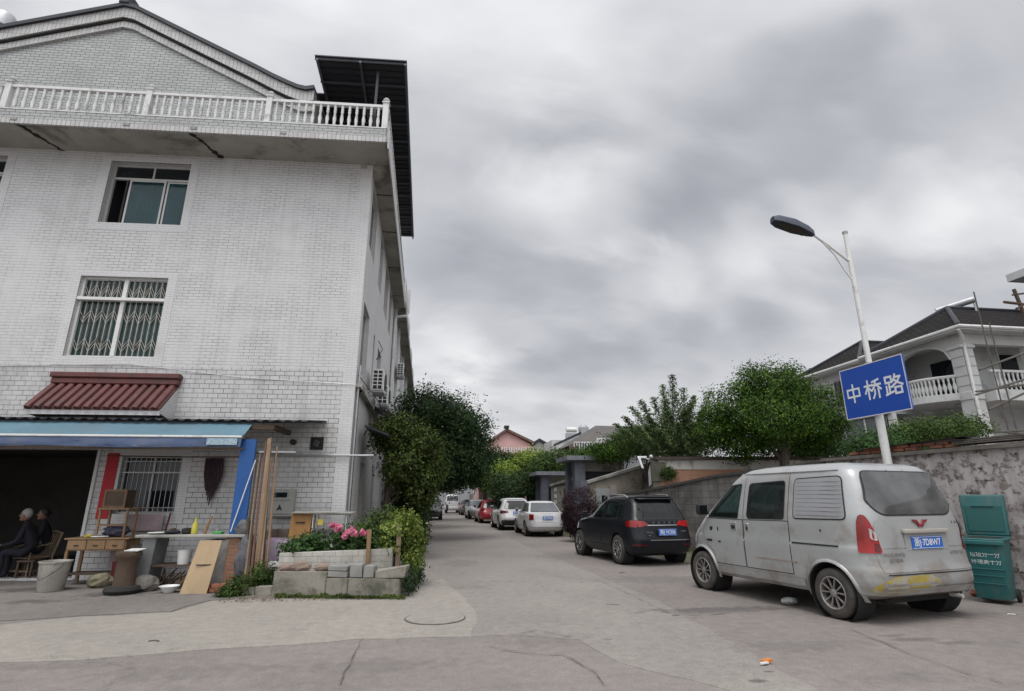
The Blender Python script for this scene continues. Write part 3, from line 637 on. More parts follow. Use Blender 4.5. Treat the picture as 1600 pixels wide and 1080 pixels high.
# balustrade
def baluster(mb, fr_, u, v, z0, z1):
    p = fr_(u, v, z0); h = z1-z0; mb.fr = None
    pr_ = [(.038, 0), (.038, .06), (.026, .08), (.04, .13), (.03, .19), (.046, .36), (.024, .62), (.04, .70), (.026, .76), (.04, .82), (.026, .87), (.038, .93), (.038, 1)]
    mb.lathe(p, [(r, t*h) for r, t in pr_], 8)
rail = MB(Ff).box(-13, .40, -.99, -.89, 10.88, 10.95)
o = rail.build('balustrade', M_baluster, bd)
MB(Ff).box(-13, .44, -1.03, -.88, 10.241, 10.27).build('base_rail', M_baluster, o)
MB(Fs).box(-.86, 10.4, -.42, -.33, 10.88, 10.95).build('side_rail', M_baluster, o)
posts = (.41, -2.37, -5.15, -8.29, -11.1)
for u in posts:
    p_ = MB(Ff).box(u-.065, u+.065, -1.01, -.88, 10.271, 11.0).box(u-.085, u+.085, -1.03, -.86, 11.0, 11.03)
    q = Ff(u, -.945, 11.03); p_.fr = None; p_.lathe(q, [(.05, 0), (.03, .02), (.075, .06), (.085, .085), (.06, .12), (.0, .14)], 12); p_.build('post', M_baluster, o)
for a, b in zip(posts, posts[1:]):
    n = 15
    for k in range(1, n+1):
        m_ = MB(); baluster(m_, Ff, a+(b-a)*k/(n+1), -.945, 10.27, 10.88); m_.build('baluster', M_baluster, o, smooth=True, sharp=50)
for k in range(22):
    m_ = MB(); baluster(m_, Fs, -.5+k*.19, -.375, 10.24, 10.88); m_.build('baluster', M_baluster, o, smooth=True, sharp=50)
# gable, coping and roof
gp = [(-11.9, 12.55), (-9.7, 13.32), (-8.25, 13.83), (-6.82, 14.33), (-6.53, 14.27), (-4.96, 13.47), (-3.2, 12.58), (-2.76, 12.34), (-2.32, 12.13), (-2.05, 12.02), (-1.85, 11.98), (-1.64, 12.03)]
gw = MB(Ff); gw.prism([(-11.9, 10.1), (-1.65, 10.1)]+[(u, z-.1) for u, z in gp[::-1]], .0, .25); gw.build('gable_wall', M_tile_gable, bd)
def band(lo, hi, v0, v1, mat, name):
    m_ = MB(Ff)
    for (a, za), (b, zb) in zip(gp, gp[1:]): m_.hexa([(a, v0, za+lo), (b, v0, zb+lo), (b, v1, zb+lo), (a, v1, za+lo), (a, v0, za+hi), (b, v0, zb+hi), (b, v1, zb+hi), (a, v1, za+hi)])
    return m_.build(name, mat, bd)
band(-.62, -.42, -.07, .05, M_soldier, 'lower_coping'); band(-.42, -.36, -.11, .05, M_grime, 'coping_groove'); band(-.36, -.05, -.15, .1, M_soldier, 'upper_coping'); band(-.05, .06, -.22, .3, M_darkroof, 'coping_tile')
band(-.12, -.02, .3, 8, M_rooftile, 'roof')
MB(Ff).box(-6.96, -6.68, -.25, .25, 14.34, 14.68).box(-6.92, -6.72, .251, 7, 14.34, 14.5).build('ridge_cap', M_darkroof, bd, bevel=.03)
MB(Ff).box(-11.9, -1.75, .3, 8, 10.0, 10.1).build('terrace_floor', M_conc, bd)
MB(Ff).box(-1.9, -1.65, .25, 8, 10.1, 12.1).build('stair_wall', M_tile_gable, bd)
# dark sheet canopy above the side terrace
cz = 12.22; Fc = Fr(Ff.o, (Ff.U.x, Ff.U.y), (Fs.U.x, Fs.U.y)); cn = MB(Fc)
cn.box(-1.5, .78, -1.05, 8.6, cz+.03, cz+.06).box(-2.4, -1.501, .3, 8.6, cz+.03, cz+.06)
cpy = cn.build('terrace_canopy', M_darkroof, bd)
k_ = MB(Fc)
for i in range(13): v = -1.0+i*.78; k_.box(-1.5, .76, v, v+.035, cz-.03, cz+.03)
for u in (-1.46, -.4, .72): k_.box(u, u+.05, -1.04, 8.58, cz-.09, cz-.031)
k_.build('purlin', pm('grey_purlin', (.085, .09, .11), .5, .3, 4), cpy)
r_ = MB(Fc)
for i in range(44): v = -.9+i*.215; r_.box(-1.48, .75, v, v+.05, cz+.012, cz+.0299)
r_.build('sheet_rib', M_black, cpy)
for v in (-.80, 2.2, 5.6, 8.4): MB(Fc).box(.02, .08, v, v+.06, 10.24, cz-.09).build('post', M_darkroof, cpy)
# little maroon tiled hood over the window
hd = MB(Ff); n = 14; ua, ub = -6.50, -3.84
hd.hexa([(ua, -.62, 3.36), (ub, -.62, 3.36), (ub, 0, 3.98), (ua, 0, 3.98), (ua, -.62, 3.41), (ub, -.62, 3.41), (ub, 0, 4.03), (ua, 0, 4.03)])
hood = hd.build('tiled_hood', M_redtile, bd)
for k in range(n):
    u = ua+.09+(ub-ua-.18)*k/(n-1); t_ = MB(Ff).path([(u, -.66, 3.385), (u, -.64, 3.42), (u, -.01, 4.04)], [.06, .068, .068], 8); t_.build('roll_tile', M_redtile, hood, smooth=True)
MB(Ff).box(ua+.04, ub+.03, -.16, -.0, 4.0, 4.13).box(ua+.02, ub+.05, -.2, -.0, 4.131, 4.25).build('hood_ridge', M_redtile, hood, bevel=.02)
ck = MB(Ff)
for u in (ua, ub-.03): ck.hexa([(u, -.58, 3.30), (u+.03, -.58, 3.30), (u+.03, 0, 3.2), (u, 0, 3.2), (u, -.58, 3.358), (u+.03, -.58, 3.358), (u+.03, 0, 3.978), (u, 0, 3.978)])
ck.box(ua, ub, -.60, -.56, 3.26, 3.357).build('hood_cheek', M_trim, hood)
# second stretch of the row beyond the first
f = MB(Fs)
rb = thing('row_building', 'long white plastered row building continuing down the left side of the street', 'building', tuple(Fs(10.62, 0, 0)))
sw2 = [(u, u+1.2, z, z+1.7) for u in (11.6, 14.2, 17.2, 20.2, 23.5, 26.8, 29.5, 33) for z in (1.0, 4.6, 7.9)]
wall_holes(f, 10.62, 36, 0, 9.77, sw2, -.02, .2); f.build('street_wall', M_sidetile, rb)
for (a, b, c, d) in sw2:
    w_ = MB(Fs).box(a, a+.04, .1, .14, c, d).box(b-.04, b, .1, .14, c, d).box((a+b)/2-.02, (a+b)/2+.02, .1, .14, c, d)
    o = w_.build('window', M_alu, rb); MB(Fs).box(a+.04, b-.04, .115, .12, c, d).build('pane', M_glass, o)
MB(Fs).box(10.62, 36, -.44, .3, 9.77, 9.9).box(10.62, 36, -.5, -.44, 9.72, 10.1).build('eaves', M_soffit, rb)
for u in (10.7, 13.6, 19.2, 25, 31): MB(Fs).box(u, u+.35, -.14, -.02, 0, 9.76).build('pilaster', M_trim, rb)
for u, z in ((13.6, 12.4), (19.0, 12.2), (26, 12.1), (32, 12.0)): MB(Fs).box(u, u+2.2, -.3, 3, 9.92, z).build('stair_tower', M_soldier, rb)
MB(Fs).box(10.62, 36, .3, 8, 0, 9.9).build('rear_mass', M_sidetile, rb)
# downpipe with hopper under the eaves, and one at the corner
def pipe(label, pts, r=.045, mat=M_white, fr_=Fs):
    t = MB(fr_).path(pts, r, 8)
    return t.build('downpipe', mat, None, smooth=True, label=label, cat='pipe')
pipe('white drain pipe crossing under the eaves where the two buildings meet', [(10.5, -.62, 10.6), (10.5, -.62, 9.5), (10.5, -.55, 9.35), (10.5, -.12, 9.3), (10.5, -.08, 9.1), (10.5, -.08, .1)], .06)
pipe('grey conduit running up the tiled corner beside the planter', [(.12, -.06, .2), (.12, -.06, 4.1), (.2, -.06, 4.6)], .03, M_steel)
pipe('black cable pipe on the side wall just behind the corner', [(.34, -.05, 1.2), (.34, -.05, 3.9), (.6, -.12, 4.2)], .025, M_black)
pipe('thin gas pipe running level along the tiled wall above the meter box', [(-2.3, -.06, 2.52), (-.9, -.06, 2.50), (.12, -.06, 2.5), (.55, -.10, 2.5)], .022, M_steel, Ff)
lg = MB(Fs).box(.05, 7.5, -.14, -.0, 4.06, 4.14).box(.05, 7.5, -.16, -.14, 4.02, 4.16); lg.build('string_course', M_conc, bd)
# air conditioners on the side wall, each on its own brackets
def ac(u, z, label, rows=4):
    p = Fs(u, -.28, z); t = thing('air_conditioner', label, 'air conditioner', tuple(p), 0, 'air conditioners on the side wall')
    MB(Fs).box(u, u+.85, -.45, -.13, z, z+.6).build('casing', M_white, t, bevel=.015)
    gl = MB(Fs)
    gl.box(u-.02, u-.001, -.43, -.15, z+.05, z+.55); gl.build('side_grille', M_black, t)
    gb = MB(Fs)
    for k in range(1, 5): gb.box(u-.03, u-.02, -.43, -.15, z+.05+k*.1-.012, z+.05+k*.1+.012)
    for k in range(3): gb.box(u-.031, u-.0201, -.43+k*.13, -.405+k*.13, z+.05, z+.55)
    gb.build('grille_bar', M_white, t)
    fan = MB(); c = Fs(u+.42, -.455, z+.3); fan.lathe(c, [(.23, 0), (.23, .02), (.2, .02), (.2, .004), (.02, .004)], 24, axis='x'); fan.build('fan_grille', M_black, t)
    MB(Fs).box(u+.05, u+.09, -.48, 0, z-.04, z-.001).build('bracket', M_steel, t); MB(Fs).box(u+.74, u+.78, -.48, 0, z-.04, z-.001).build('bracket', M_steel, t)
ac(2.3, 4.42, 'white air conditioner nearest the corner above the awning on the side wall')
ac(4.2, 4.35, 'white air conditioner second from the corner on the side wall')
ac(13.0, 7.2, 'air conditioner high under the eaves on the far stretch of wall')
for i, (u, z, l_) in enumerate(((3.2, 4.1, 'dark metal awning sheet below the nearest air conditioner'), (5.0, 4.1, 'second dark metal awning sheet on the side wall, farther from the corner'), (1.2, 3.3, 'small dark awning beside the corner pipe above the green tree'))):
    MB(Fs).hexa([(u, -.75, z-.22), (u+1.3, -.75, z-.22), (u+1.3, -.15, z), (u, -.15, z), (u, -.75, z-.18), (u+1.3, -.75, z-.18), (u+1.3, -.15, z+.04), (u, -.15, z+.04)]).build('window_awning', M_darkroof, None, label=l_, cat='awning')
# water tank on the roof, far left
t = thing('rooftop_tank', 'small round rooftop water tank at the left end of the roof', 'water tank', tuple(Ff(-9.7, 1.5, 13.6)))
hu, hz_ = Ff.hit(4, 42, 1.5); q = Ff(hu, 1.5, hz_-.1); MB().lathe(q, [(.05, 0), (.30, .02), (.30, .36), (.24, .50), (.08, .56)], 18).build('tank', M_steel, t, smooth=True)
MB().lathe(q+Vector((-.35, 0, .0)), [(.05, 0), (.05, .9)], 8).build('pipe', M_black, t)
# shop awning
aw = thing('shop_awning', 'blue fabric awning with dark corrugated sheet roof over the shopfront', 'awning', tuple(Ff(-6, -1, 2.6)))
cr_ = MB(Ff); n = 190; U0, U1 = -12.5, -.55
for i in range(n):
    a, b = U0+(U1-U0)*i/n, U0+(U1-U0)*(i+1)/n; za, zb = .025*math.sin(a*29), .025*math.sin(b*29)
    cr_.poly([(a, -1.15, 3.10+za), (b, -1.15, 3.10+zb), (b, -.0, 3.25+zb), (a, -.0, 3.25+za)]); cr_.poly([(a, -1.15, 3.085+za), (b, -1.15, 3.085+zb), (b, -.0, 3.235+zb), (a, -.0, 3.235+za)])
cr_.build('sheet_roof', M_darkroof, aw, smooth=True)
def strip(mb, u0, u1, v0, z0, v1, z1, sag=0, n=90):
    m_ = 4; wob = lambda u, k: (.010*math.sin(u*7.3+k*1.9)+.008*math.sin(u*17.1+k*3.3)+.006*math.sin(u*31+k))*(0 < k < m_)-.035*math.sin(math.pi*k/m_)*abs(math.sin(u*1.3))
    for i in range(n):
        a, b = u0+(u1-u0)*i/n, u0+(u1-u0)*(i+1)/n
        for k in range(m_):
            P_ = lambda u, q: (u, v0+(v1-v0)*q/m_+wob(u, q)*.5, z0+(z1-z0)*q/m_+wob(u, q)+sag*.5*math.sin(u*2.1)*q/m_)
            mb.poly([P_(a, k), P_(b, k), P_(b, k+1), P_(a, k+1)])
s_ = MB(Ff); strip(s_, -12.5, -1.74, -1.06, 3.06, -1.5, 2.75, .02); s_.build('fabric', M_blue_a, aw, smooth=True)
s_ = MB(Ff); strip(s_, -12.5, -1.74, -1.515, 2.715, -1.53, 2.53, .03); s_.build('valance', M_blue_b, aw, smooth=True)
MB(Ff).box(-12.5, -1.74, -1.535, -1.49, 2.715, 2.755).build('front_bar', M_white, aw, bevel=.008)
MB(Ff).box(-12.5, -1.7, -1.5, -1.46, 2.49, 2.525).build('lower_bar', M_wood_d, aw)
MB(Ff).box(-12.5, -1.3, -1.10, -1.02, 2.93, 3.03).box(-1.38, -1.3, -1.02, -.02, 2.93, 3.03).box(-1.74, -1.70, -1.5, -1.0, 2.70, 2.74).build('frame', M_wood_d, aw)
st = MB(Ff).box(-2.36, -1.80, -1.566, -1.556, 2.575, 2.70); o = st.build('sticker', pm('worn_sticker', (.42, .50, .54), .6, .3, 30, col2=(.16, .28, .36)), aw); o['label'] = 'worn pale sticker on the blue valance'
# red paper couplet on the door pillar
MB(Ff).box(-5.05, -4.81, -.022, -.014, 1.18, 2.52).build('couplet_banner', M_redpaper, None, label='red paper couplet strip pasted on the pillar beside the dark doorway', cat='banner')
# wall fittings near the corner
t = thing('exhaust_vent', 'square black exhaust fan opening in the tiled wall', 'vent', tuple(Ff(-.72, 0, 2.62)))
MB(Ff).box(-.86, -.58, -.03, .0, 2.62, 2.90).build('frame', M_black, t); MB(Ff).box(-.84, -.60, -.036, -.031, 2.64, 2.88).build('opening', M_grime, t)
fb = MB(Ff)
for k in range(4):
    a = k*math.pi/2+.4; fb.box(-.72+.04*math.cos(a)-.03, -.72+.04*math.cos(a)+.03, -.042-.001*k, -.0365-.001*k, 2.76+.05*math.sin(a)-.03, 2.76+.05*math.sin(a)+.03)
fb.build('fan_blade', pm('dark_grey_plastic', (.05, .05, .05), .5, .2, 5), t)
q = Ff(-1.22, -.02, 2.78); MB().lathe(q, [(.062, -.10), (.062, .02), (.048, .02), (.048, -.09)], 16, axis='y').build('flue_pipe', M_black, None, label='small round flue pipe stub beside the square vent', cat='pipe', smooth=True)
t = thing('meter_box', 'grey metal electricity meter box on the wall behind the leaning poles', 'meter box', tuple(Ff(-1.4, -.1, 1.2)))
Fm = Fr(Ff(.58, 0, 0).to_tuple()[:2], (Ff.U.x, Ff.U.y), (Ff.V.x, Ff.V.y)); MB(Fm).box(-2.13, -1.62, -.2, -.0, 1.22, 1.78).build('casing', pm('meter_grey', (.30, .31, .28), .55, .15, 3, stain=(.17, .17, .14)), t, bevel=.01)
MB(Fm).box(-2.02, -1.76, -.212, -.201, 1.61, 1.71).build('window', M_glass, t, bevel=.003)
MB(Fm).prism([(-1.95, 1.34), (-1.89, 1.47), (-1.83, 1.34), (-1.89, 1.375)], -.211, -.2015).build('warning_mark', M_black, t)
MB(Fm).box(-2.08, -1.68, -.208, -.2012, 1.27, 1.275).box(-2.08, -1.68, -.208, -.2012, 1.55, 1.555).build('door_seam', M_black, t)
# ------------------------------------------------------------ things in front of the shop
def place(px, py): q = gnd(px, py); return q
# blue board behind the poles
MB(Ff).box(-1.78, -1.50, -1.42, -1.36, .75, 2.70).build('blue_board', M_blue_p, None, label='tall blue painted board standing under the right end of the awning', cat='board')
# leaning poles
rr = random.Random(7)
pl = [('thin white rod leaning steeply left across the blue board', M_white, -1.78, -1.40, .55, 2.05, .010)]
names_ = ['dark bamboo pole leaning at the left of the pole bundle', 'pale bamboo pole next to the blue board in the bundle', 'grey wooden pole in the middle of the leaning bundle', 'reddish wooden lath standing in the leaning bundle', 'flat pale plank in the leaning bundle', 'brown bamboo pole near the right of the bundle', 'square timber post at the right edge of the bundle', 'short dark pole at the foot of the bundle', 'slim grey pole behind the timber post']
for i, l_ in enumerate(names_):
    ub = -1.30+i*.050; ut = -1.46+i*.042+rr.uniform(-.03, .03); h_ = rr.uniform(2.25, 2.75) if i != 7 else 1.5
    mat = [M_wood_d, M_wood_p, M_wood_d, pm('red_lath', (.16, .075, .05), .7, .3, 4), M_wood_p, M_wood, M_wood_p, M_wood_d, M_wood][i]
    b0 = Ff(ub, -1.75+rr.uniform(-.06, .06), .02); t0 = Ff(ut, -1.34, h_)
    mb_ = MB()
    if i in (4, 6):
        w_ = .028
        mb_.hexa([b0+Vector((-w_, -.015, 0)), b0+Vector((w_, -.015, 0)), b0+Vector((w_, .015, 0)), b0+Vector((-w_, .015, 0)), t0+Vector((-w_, -.015, 0)), t0+Vector((w_, -.015, 0)), t0+Vector((w_, .015, 0)), t0+Vector((-w_, .015, 0))])
    else: mb_.path([b0, b0.lerp(t0, .5)+Vector((rr.uniform(-.02, .02), 0, 0)), t0], [.024, .021, .016], 8)
    mb_.build('leaning_pole', mat, None, label=l_, cat='pole', group='poles leaning under the awning end', smooth=i not in (4, 6))
MB().path([Ff(-1.72, -1.5, 1.0), Ff(-1.45, -1.46, 2.3)], .011, 6).build('leaning_pole', M_white, None, label=pl[0][0], cat='pole', group='poles leaning under the awning end')
MB(Ff).box(-1.45, -.75, -1.36, -1.33, 2.45, 2.48).build('hanging_rail', M_steel, None, label='short grey rail under the sheet roof end above the poles', cat='rail')

Fb = Fr(Ff(.62, 0, 0).to_tuple()[:2], (Ff.U.x, Ff.U.y), (Ff.V.x, Ff.V.y))
# workbench: slab on a grey trestle and a brick pier
v0 = -1.55
wb = thing('workbench', 'rough grey workbench on a brick pier in front of the shop window', 'workbench', tuple(Fb(-2.9, v0+.3, 0)))
MB(Fb).box(-3.98, -1.98, v0, v0+.55, .90, .95).build('top', M_conc, wb, bevel=.01)
MB(Fb).hexa([(-3.92, v0+.05, 0.02), (-3.68, v0+.05, 0.02), (-3.68, v0+.5, 0.02), (-3.92, v0+.5, 0.02), (-3.84, v0+.05, .9), (-3.62, v0+.05, .9), (-3.62, v0+.5, .9), (-3.84, v0+.5, .9)]).build('trestle', pm('grey_sheet', (.16, .165, .165), .6, .3, 3), wb)
MB(Fb).box(-2.42, -2.08, v0+.06, v0+.46, .02, .90).build('brick_pier', M_orangebrick, wb, sub=1, jitter=.006)
MB(Fb).box(-2.75, -2.36, v0+.05, v0+.4, .02, .86).build('plastered_pier', M_conc, wb, sub=1, jitter=.008)
MB(Fb).box(-3.66, -2.76, v0+.08, v0+.48, .40, .43).build('shelf', M_wood_d, wb)
def lq(u, v, z): return Fb(u, v, z)
def bottle(u, v, z, h, r, mat, label, cat='bottle', name='bottle'):
    q = lq(u, v, z); return MB().lathe(q, [(r*.9, 0), (r, .02*h), (r, .55*h), (r*.4, .75*h), (r*.35, .96*h), (r*.42, h)], 12).build(name, mat, None, smooth=True, label=label, cat=cat)
bottle(-3.05, v0+.2, .95, .30, .055, pm('yellow_plastic', (.45, .42, .06), .45, .15, 5), 'yellow green bottle standing on the workbench')
t = MB(Fb); t.path([(-2.86, v0+.2, .955), (-2.84, v0+.22, 1.1), (-2.78, v0+.24, 1.27)], [.035, .03, .012], 8); t.build('brush', M_wood, None, label='wooden hand brush standing upright on the workbench', cat='brush', smooth=True)
MB(Fb).path([(-2.35, v0+.25, .955), (-2.33, v0+.25, 1.2), (-2.28, v0+.25, 1.33), (-2.36, v0+.25, 1.36)], [.012, .012, .01, .01], 6).build('hook_tool', M_blue_p, None, label='blue hooked tool handle standing on the workbench by the blue board', cat='tool', smooth=True)
MB(Fb).box(-2.68, -2.53, v0+.1, v0+.25, .951, 1.0).build('soap_box', pm('green_plastic', (.07, .35, .10), .5, .2, 5), None, label='small bright green box on the workbench', cat='box', bevel=.008)
t = MB(); t.lathe(lq(-3.72, v0+.25, .951), [(.06, 0), (.15, .015), (.17, .03), (.165, .034), (.06, .012)], 20); t.build('plate', M_white, None, label='white enamel plate at the left end of the workbench', cat='plate', smooth=True)
rr = random.Random(3)
for k, (u, l_) in enumerate(((-3.45, 'dark rag lying on the workbench beside the plate'), (-3.2, 'small black pot on the workbench'))):
    if k: MB().lathe(lq(u, v0+.25, .951), [(.07, 0), (.1, .03), (.1, .09), (.07, .10), (.02, .11)], 14).build('pot', M_black, None, smooth=True, label=l_, cat='pot')
    else: MB().ball(lq(u, v0+.25, .985), .14, .1, .035, 12, 6, .2, rr).build('rag', M_cloth_d, None, smooth=True, label=l_, cat='rag')
MB().ball(lq(-2.12, v0+.1, 1.04), .15, .12, .17, 10, 8, .22, rr).build('stuffed_sack', pm('grey_sack', (.16, .16, .15), .9, .4, 8, col2=(.05, .05, .06)), None, smooth=True, label='lumpy grey sack by the foot of the blue board on the bench end', cat='sack')
MB().ball(lq(-1.98, v0-.02, .52), .17, .14, .42, 12, 10, .16, rr).build('hanging_sack', pm('dark_sack', (.05, .05, .07), .9, .4, 6, col2=(.14, .14, .15)), None, smooth=True, label='dark grey sack slumped below the bench end beside the poles', cat='sack')
bu = MB(); q = lq(-3.18, v0+.25, .43); bu.lathe(q, [(.10, 0), (.125, .24), (.13, .24), (.13, .25), (.118, .25), (.095, .01)], 18); bu.build('bucket', M_white, None, smooth=True, label='white plastic bucket on the shelf under the workbench', cat='bucket')
for k, (u, l_) in enumerate(((-3.5, 'bundle of brown sticks under the workbench on the left'), (-3.1, 'bundle of pale sticks under the workbench by the plywood'))):
    t = MB(Fb); rr = random.Random(k)
    for j in range(14): a = u+rr.uniform(-.15, .15); t.tube((a, v0+.1+rr.uniform(0, .3), .03+rr.uniform(0, .1)), (a+rr.uniform(-.1, .35), v0+.1+rr.uniform(0, .3), .2+rr.uniform(0, .15)), .011, n=5)
    t.build('stick_bundle', M_wood if k else M_wood_d, None, label=l_, cat='sticks')
# plywood sheet leaning on the bench
b0, b1 = gnd(280, 929), gnd(322, 929)
pw = MB(); nrm = Vector((.1, .28, .84)); pw.hexa([b0, b1, b1+Vector((0, .02, 0)), b0+Vector((0, .02, 0)), b0+Vector((.12, .22, .86)), b1+Vector((.06, .22, .86)), b1+Vector((.06, .24, .86)), b0+Vector((.12, .24, .86))])
o = pw.build('plywood_sheet', M_ply, None, label='pale plywood sheet leaning against the workbench', cat='board')
mk = MB(); c_ = b0.lerp(b1, .55)+Vector((.05, .11, .46)); mk.box(c_.x-.13, c_.x+.13, c_.y-.012, c_.y-.004, c_.z-.01, c_.z+.01); mk.build('scorch_mark', M_black, o)
# brick pile
t = thing('brick_pile', 'small pile of broken orange bricks at the foot of the workbench', 'bricks', tuple(gnd(330, 928)))
q = gnd(330, 927)
for i in range(2):
    for j in range(2):
        a = q + Vector((-.17+j*.24+i*.03, .02*j, .013+i*.072)); MB().box(a.x-.11, a.x+.11, a.y-.055, a.y+.055, a.z, a.z+.065).build('brick', M_brickblk, t, bevel=.006)
# enamel bowl
q = gnd(263, 927); MB().lathe(q+Vector((0, 0, .013)), [(.08, 0), (.15, .10), (.165, .105), (.155, .11), (.075, .012)], 22).build('basin', M_white, None, smooth=True, label='small white basin on the ground left of the plywood sheet', cat='basin')
q = gnd(228, 915)
# rocks
for px, py, s, l_, mt in ((146, 921, .19, 'rounded mossy rock on the ground left of the chopping stump', pm('mossy_rock', (.20, .18, .12), .95, .4, 5, stain=(.08, .08, .05), bmp=.9)), (216, 927, .21, 'grey rough rock on the ground right of the chopping stump', M_rock)):
    q = gnd(px, py); rr = random.Random(px); MB().ball(q+Vector((0, .15, s*.62)), s*1.1, s*.8, s*.72, 11, 8, .14, rr).build('rock', mt, None, label=l_, cat='rock')
MB().ball(gnd(248, 917)+Vector((0, .1, .06)), .2, .13, .07, 10, 6, .2, random.Random(5)).build('dark_bag', M_black, None, smooth=True, label='flat black bag on the ground behind the basin', cat='bag')
# stump on a small tyre
q = gnd(181, 931); t = thing('chopping_stump', 'chopping stump standing in an old tyre in front of the desk', 'stump', tuple(q))
MB().lathe(q+Vector((0, .18, .012)), [(.16, 0), (.26, .01), (.29, .06), (.26, .12), (.16, .13)], 20).build('tyre', M_rubber, t, smooth=True)
MB().lathe(q+Vector((0, .18, .13)), [(.17, 0), (.16, .2), (.15, .38), (.19, .46), (.21, .50), (.2, .56), (.0, .56)], 14).build('log', M_wood_d, t, smooth=True, sharp=50, jitter=.01)
MB().hexa([q+Vector(p) for p in ((-.05, .1, .70), (.2, .05, .70), (.22, .3, .72), (-.02, .3, .72), (-.05, .1, .712), (.2, .05, .712), (.22, .3, .732), (-.02, .3, .732))]).build('folded_paper', M_white, None, label='white paper sheet lying on the chopping stump', cat='paper')
# desk
d0, d1 = Ff(-4.98, -.85, 0), Ff(-3.86, -.85, 0); Fd = Fr((d0.x, d0.y, .07), (d1.x-d0.x, d1.y-d0.y), (-(d1.y-d0.y), d1.x-d0.x)); Lk = (d1-d0).length
dk = thing('wooden_desk', 'old wooden desk with two drawers standing by the doorway pillar', 'desk', tuple((d0+d1)/2))
MB(Fd).box(-.03, Lk+.03, -.02, .5, .76, .79).build('top', M_wood, dk, bevel=.005)
MB(Fd).box(.03, Lk-.03, 0.01, .48, .56, .758).build('drawer_case', M_wood, dk)
for k in range(3):
    a = .05+k*(Lk-.08)/3; o = MB(Fd).box(a, a+(Lk-.14)/3, -.012, .009, .58, .745).build('drawer', M_wood, dk, bevel=.004)
    MB(Fd).box(a+.12, a+.2, -.03, -.013, .65, .665).build('handle', M_black, o)
for a, b in ((.02, .0), (Lk-.06, 0), (.02, .44), (Lk-.06, .44)): MB(Fd).box(a, a+.045, b+.012, b+.055, -.058, .559).build('leg', M_wood, dk)
MB(Fd).box(.04, Lk-.04, .1, .5, .12, .15).build('shelf', M_wood_d, dk)
# stool on the desk with a crate on it
sx0, sx1 = .42, .96; sv = .12
sl_ = thing('wooden_stool', 'tall wooden stool frame standing on top of the desk', 'stool', tuple(Fd(.7, .3, .79)))
for a in (sx0, sx1-.035):
    for b in (sv, sv+.32): MB(Fd).box(a, a+.035, b, b+.035, .791, 1.30).build('leg', M_wood, sl_)
MB(Fd).box(sx0-.02, sx1+.02, sv-.02, sv+.38, 1.301, 1.34).build('seat', M_wood, sl_, bevel=.005)
MB(Fd).box(sx0+.036, sx1-.036, sv+.005, sv+.03, 1.0, 1.03).build('rail', M_wood, sl_)
cx0 = sx0+.05
c_ = thing('wooden_crate', 'small brown wooden crate on the stool in front of the window', 'crate', tuple(Fd(.7, .3, 1.341)))
MB(Fd).box(cx0, cx0+.4, sv, sv+.3, 1.341, 1.68).build('box', M_wood_d, c_); MB(Fd).box(cx0-.01, cx0+.41, sv-.012, sv-.001, 1.341, 1.38).box(cx0-.01, cx0+.41, sv-.012, sv-.001, 1.65, 1.69).box(cx0-.01, cx0+.03, sv-.012, sv-.001, 1.38, 1.65).box(cx0+.37, cx0+.41, sv-.012, sv-.001, 1.38, 1.65).build('frame', pm('crate_frame', (.17, .095, .055), .7, .3, 4), c_)
MB().ball(Fd(.72, .28, .90), .24, .17, .11, 14, 8, .2, random.Random(9)).build('folded_clothes', pm('navy_cloth', (.02, .022, .05), .95, .4, 7, col2=(.06, .06, .08)), None, smooth=True, label='dark blue clothes heaped on the desk under the stool seat', cat='clothes')
MB().ball(Fd(.52, .12, .805), .18, .1, .018, 12, 4, .15, random.Random(19)).build('paper_sheet', M_white, None, label='white cloth under the dark clothes on the desk', cat='cloth')
MB().ball(Fd(.33, .08, .82), .07, .05, .035, 10, 6, .25, random.Random(29)).build('yellow_cloth', pm('yellow_cloth', (.45, .38, .06), .9, .2, 6), None, label='crumpled yellow cloth on the left of the desk', cat='cloth')
# broom handle leaning by trestle
MB().path([gnd(226, 900)+Vector((0, 0, .02)), gnd(234, 900)+Vector((.08, .1, .55))], .01, 6).build('broom_stick', M_white, None, label='short white stick leaning against the grey trestle', cat='stick')
MB().path([lq(-4.2, -.35, 0.02), lq(-4.15, -.1, 1.3)], .02, 6).build('timber_stake', pm('red_stake', (.12, .03, .025), .7, .3, 4), None, label='dark red wooden stake standing between desk and workbench', cat='stake')
MB().lathe(lq(-4.55, -.75, 0.013), [(.14, 0), (.17, .4), (.18, .42), (.15, .42), (.02, .40)], 18).build('wash_tub', pm('dark_red_plastic', (.11, .015, .02), .6, .3, 4), None, smooth=True, label='dark red tub behind the right end of the desk', cat='tub')
# grey drum
q = gnd(64, 928); bk = thing('paint_drum', 'dented pale grey drum on the ground in front of the bamboo chair', 'drum', tuple(q))
M_drum = pm('pale_drum', (.34, .325, .29), .6, .2, 3, stain=(.13, .11, .09), smin=.52, smax=.66, sscale=4)
MB().lathe(q+Vector((0, .22, .013)), [(.18, 0), (.19, .01), (.235, .47), (.25, .475), (.25, .50), (.235, .50), (.225, .48), (.17, .03), (.0, .03)], 22, cap=False).build('shell', M_drum, bk, smooth=True, sharp=50, jitter=.004)
MB().path([q+Vector((-.24, .2, .44)), q+Vector((-.2, .0, .33)), q+Vector((-.05, -.05, .22)), q+Vector((.1, -.05, .3)), q+Vector((.22, .08, .45))], .005, 5).build('wire_handle', M_black, bk)
ck_ = thing('dark_chest', 'dark low chest between the desk and the workbench', 'chest', tuple(Ff(-3.62, -.7, 0)))
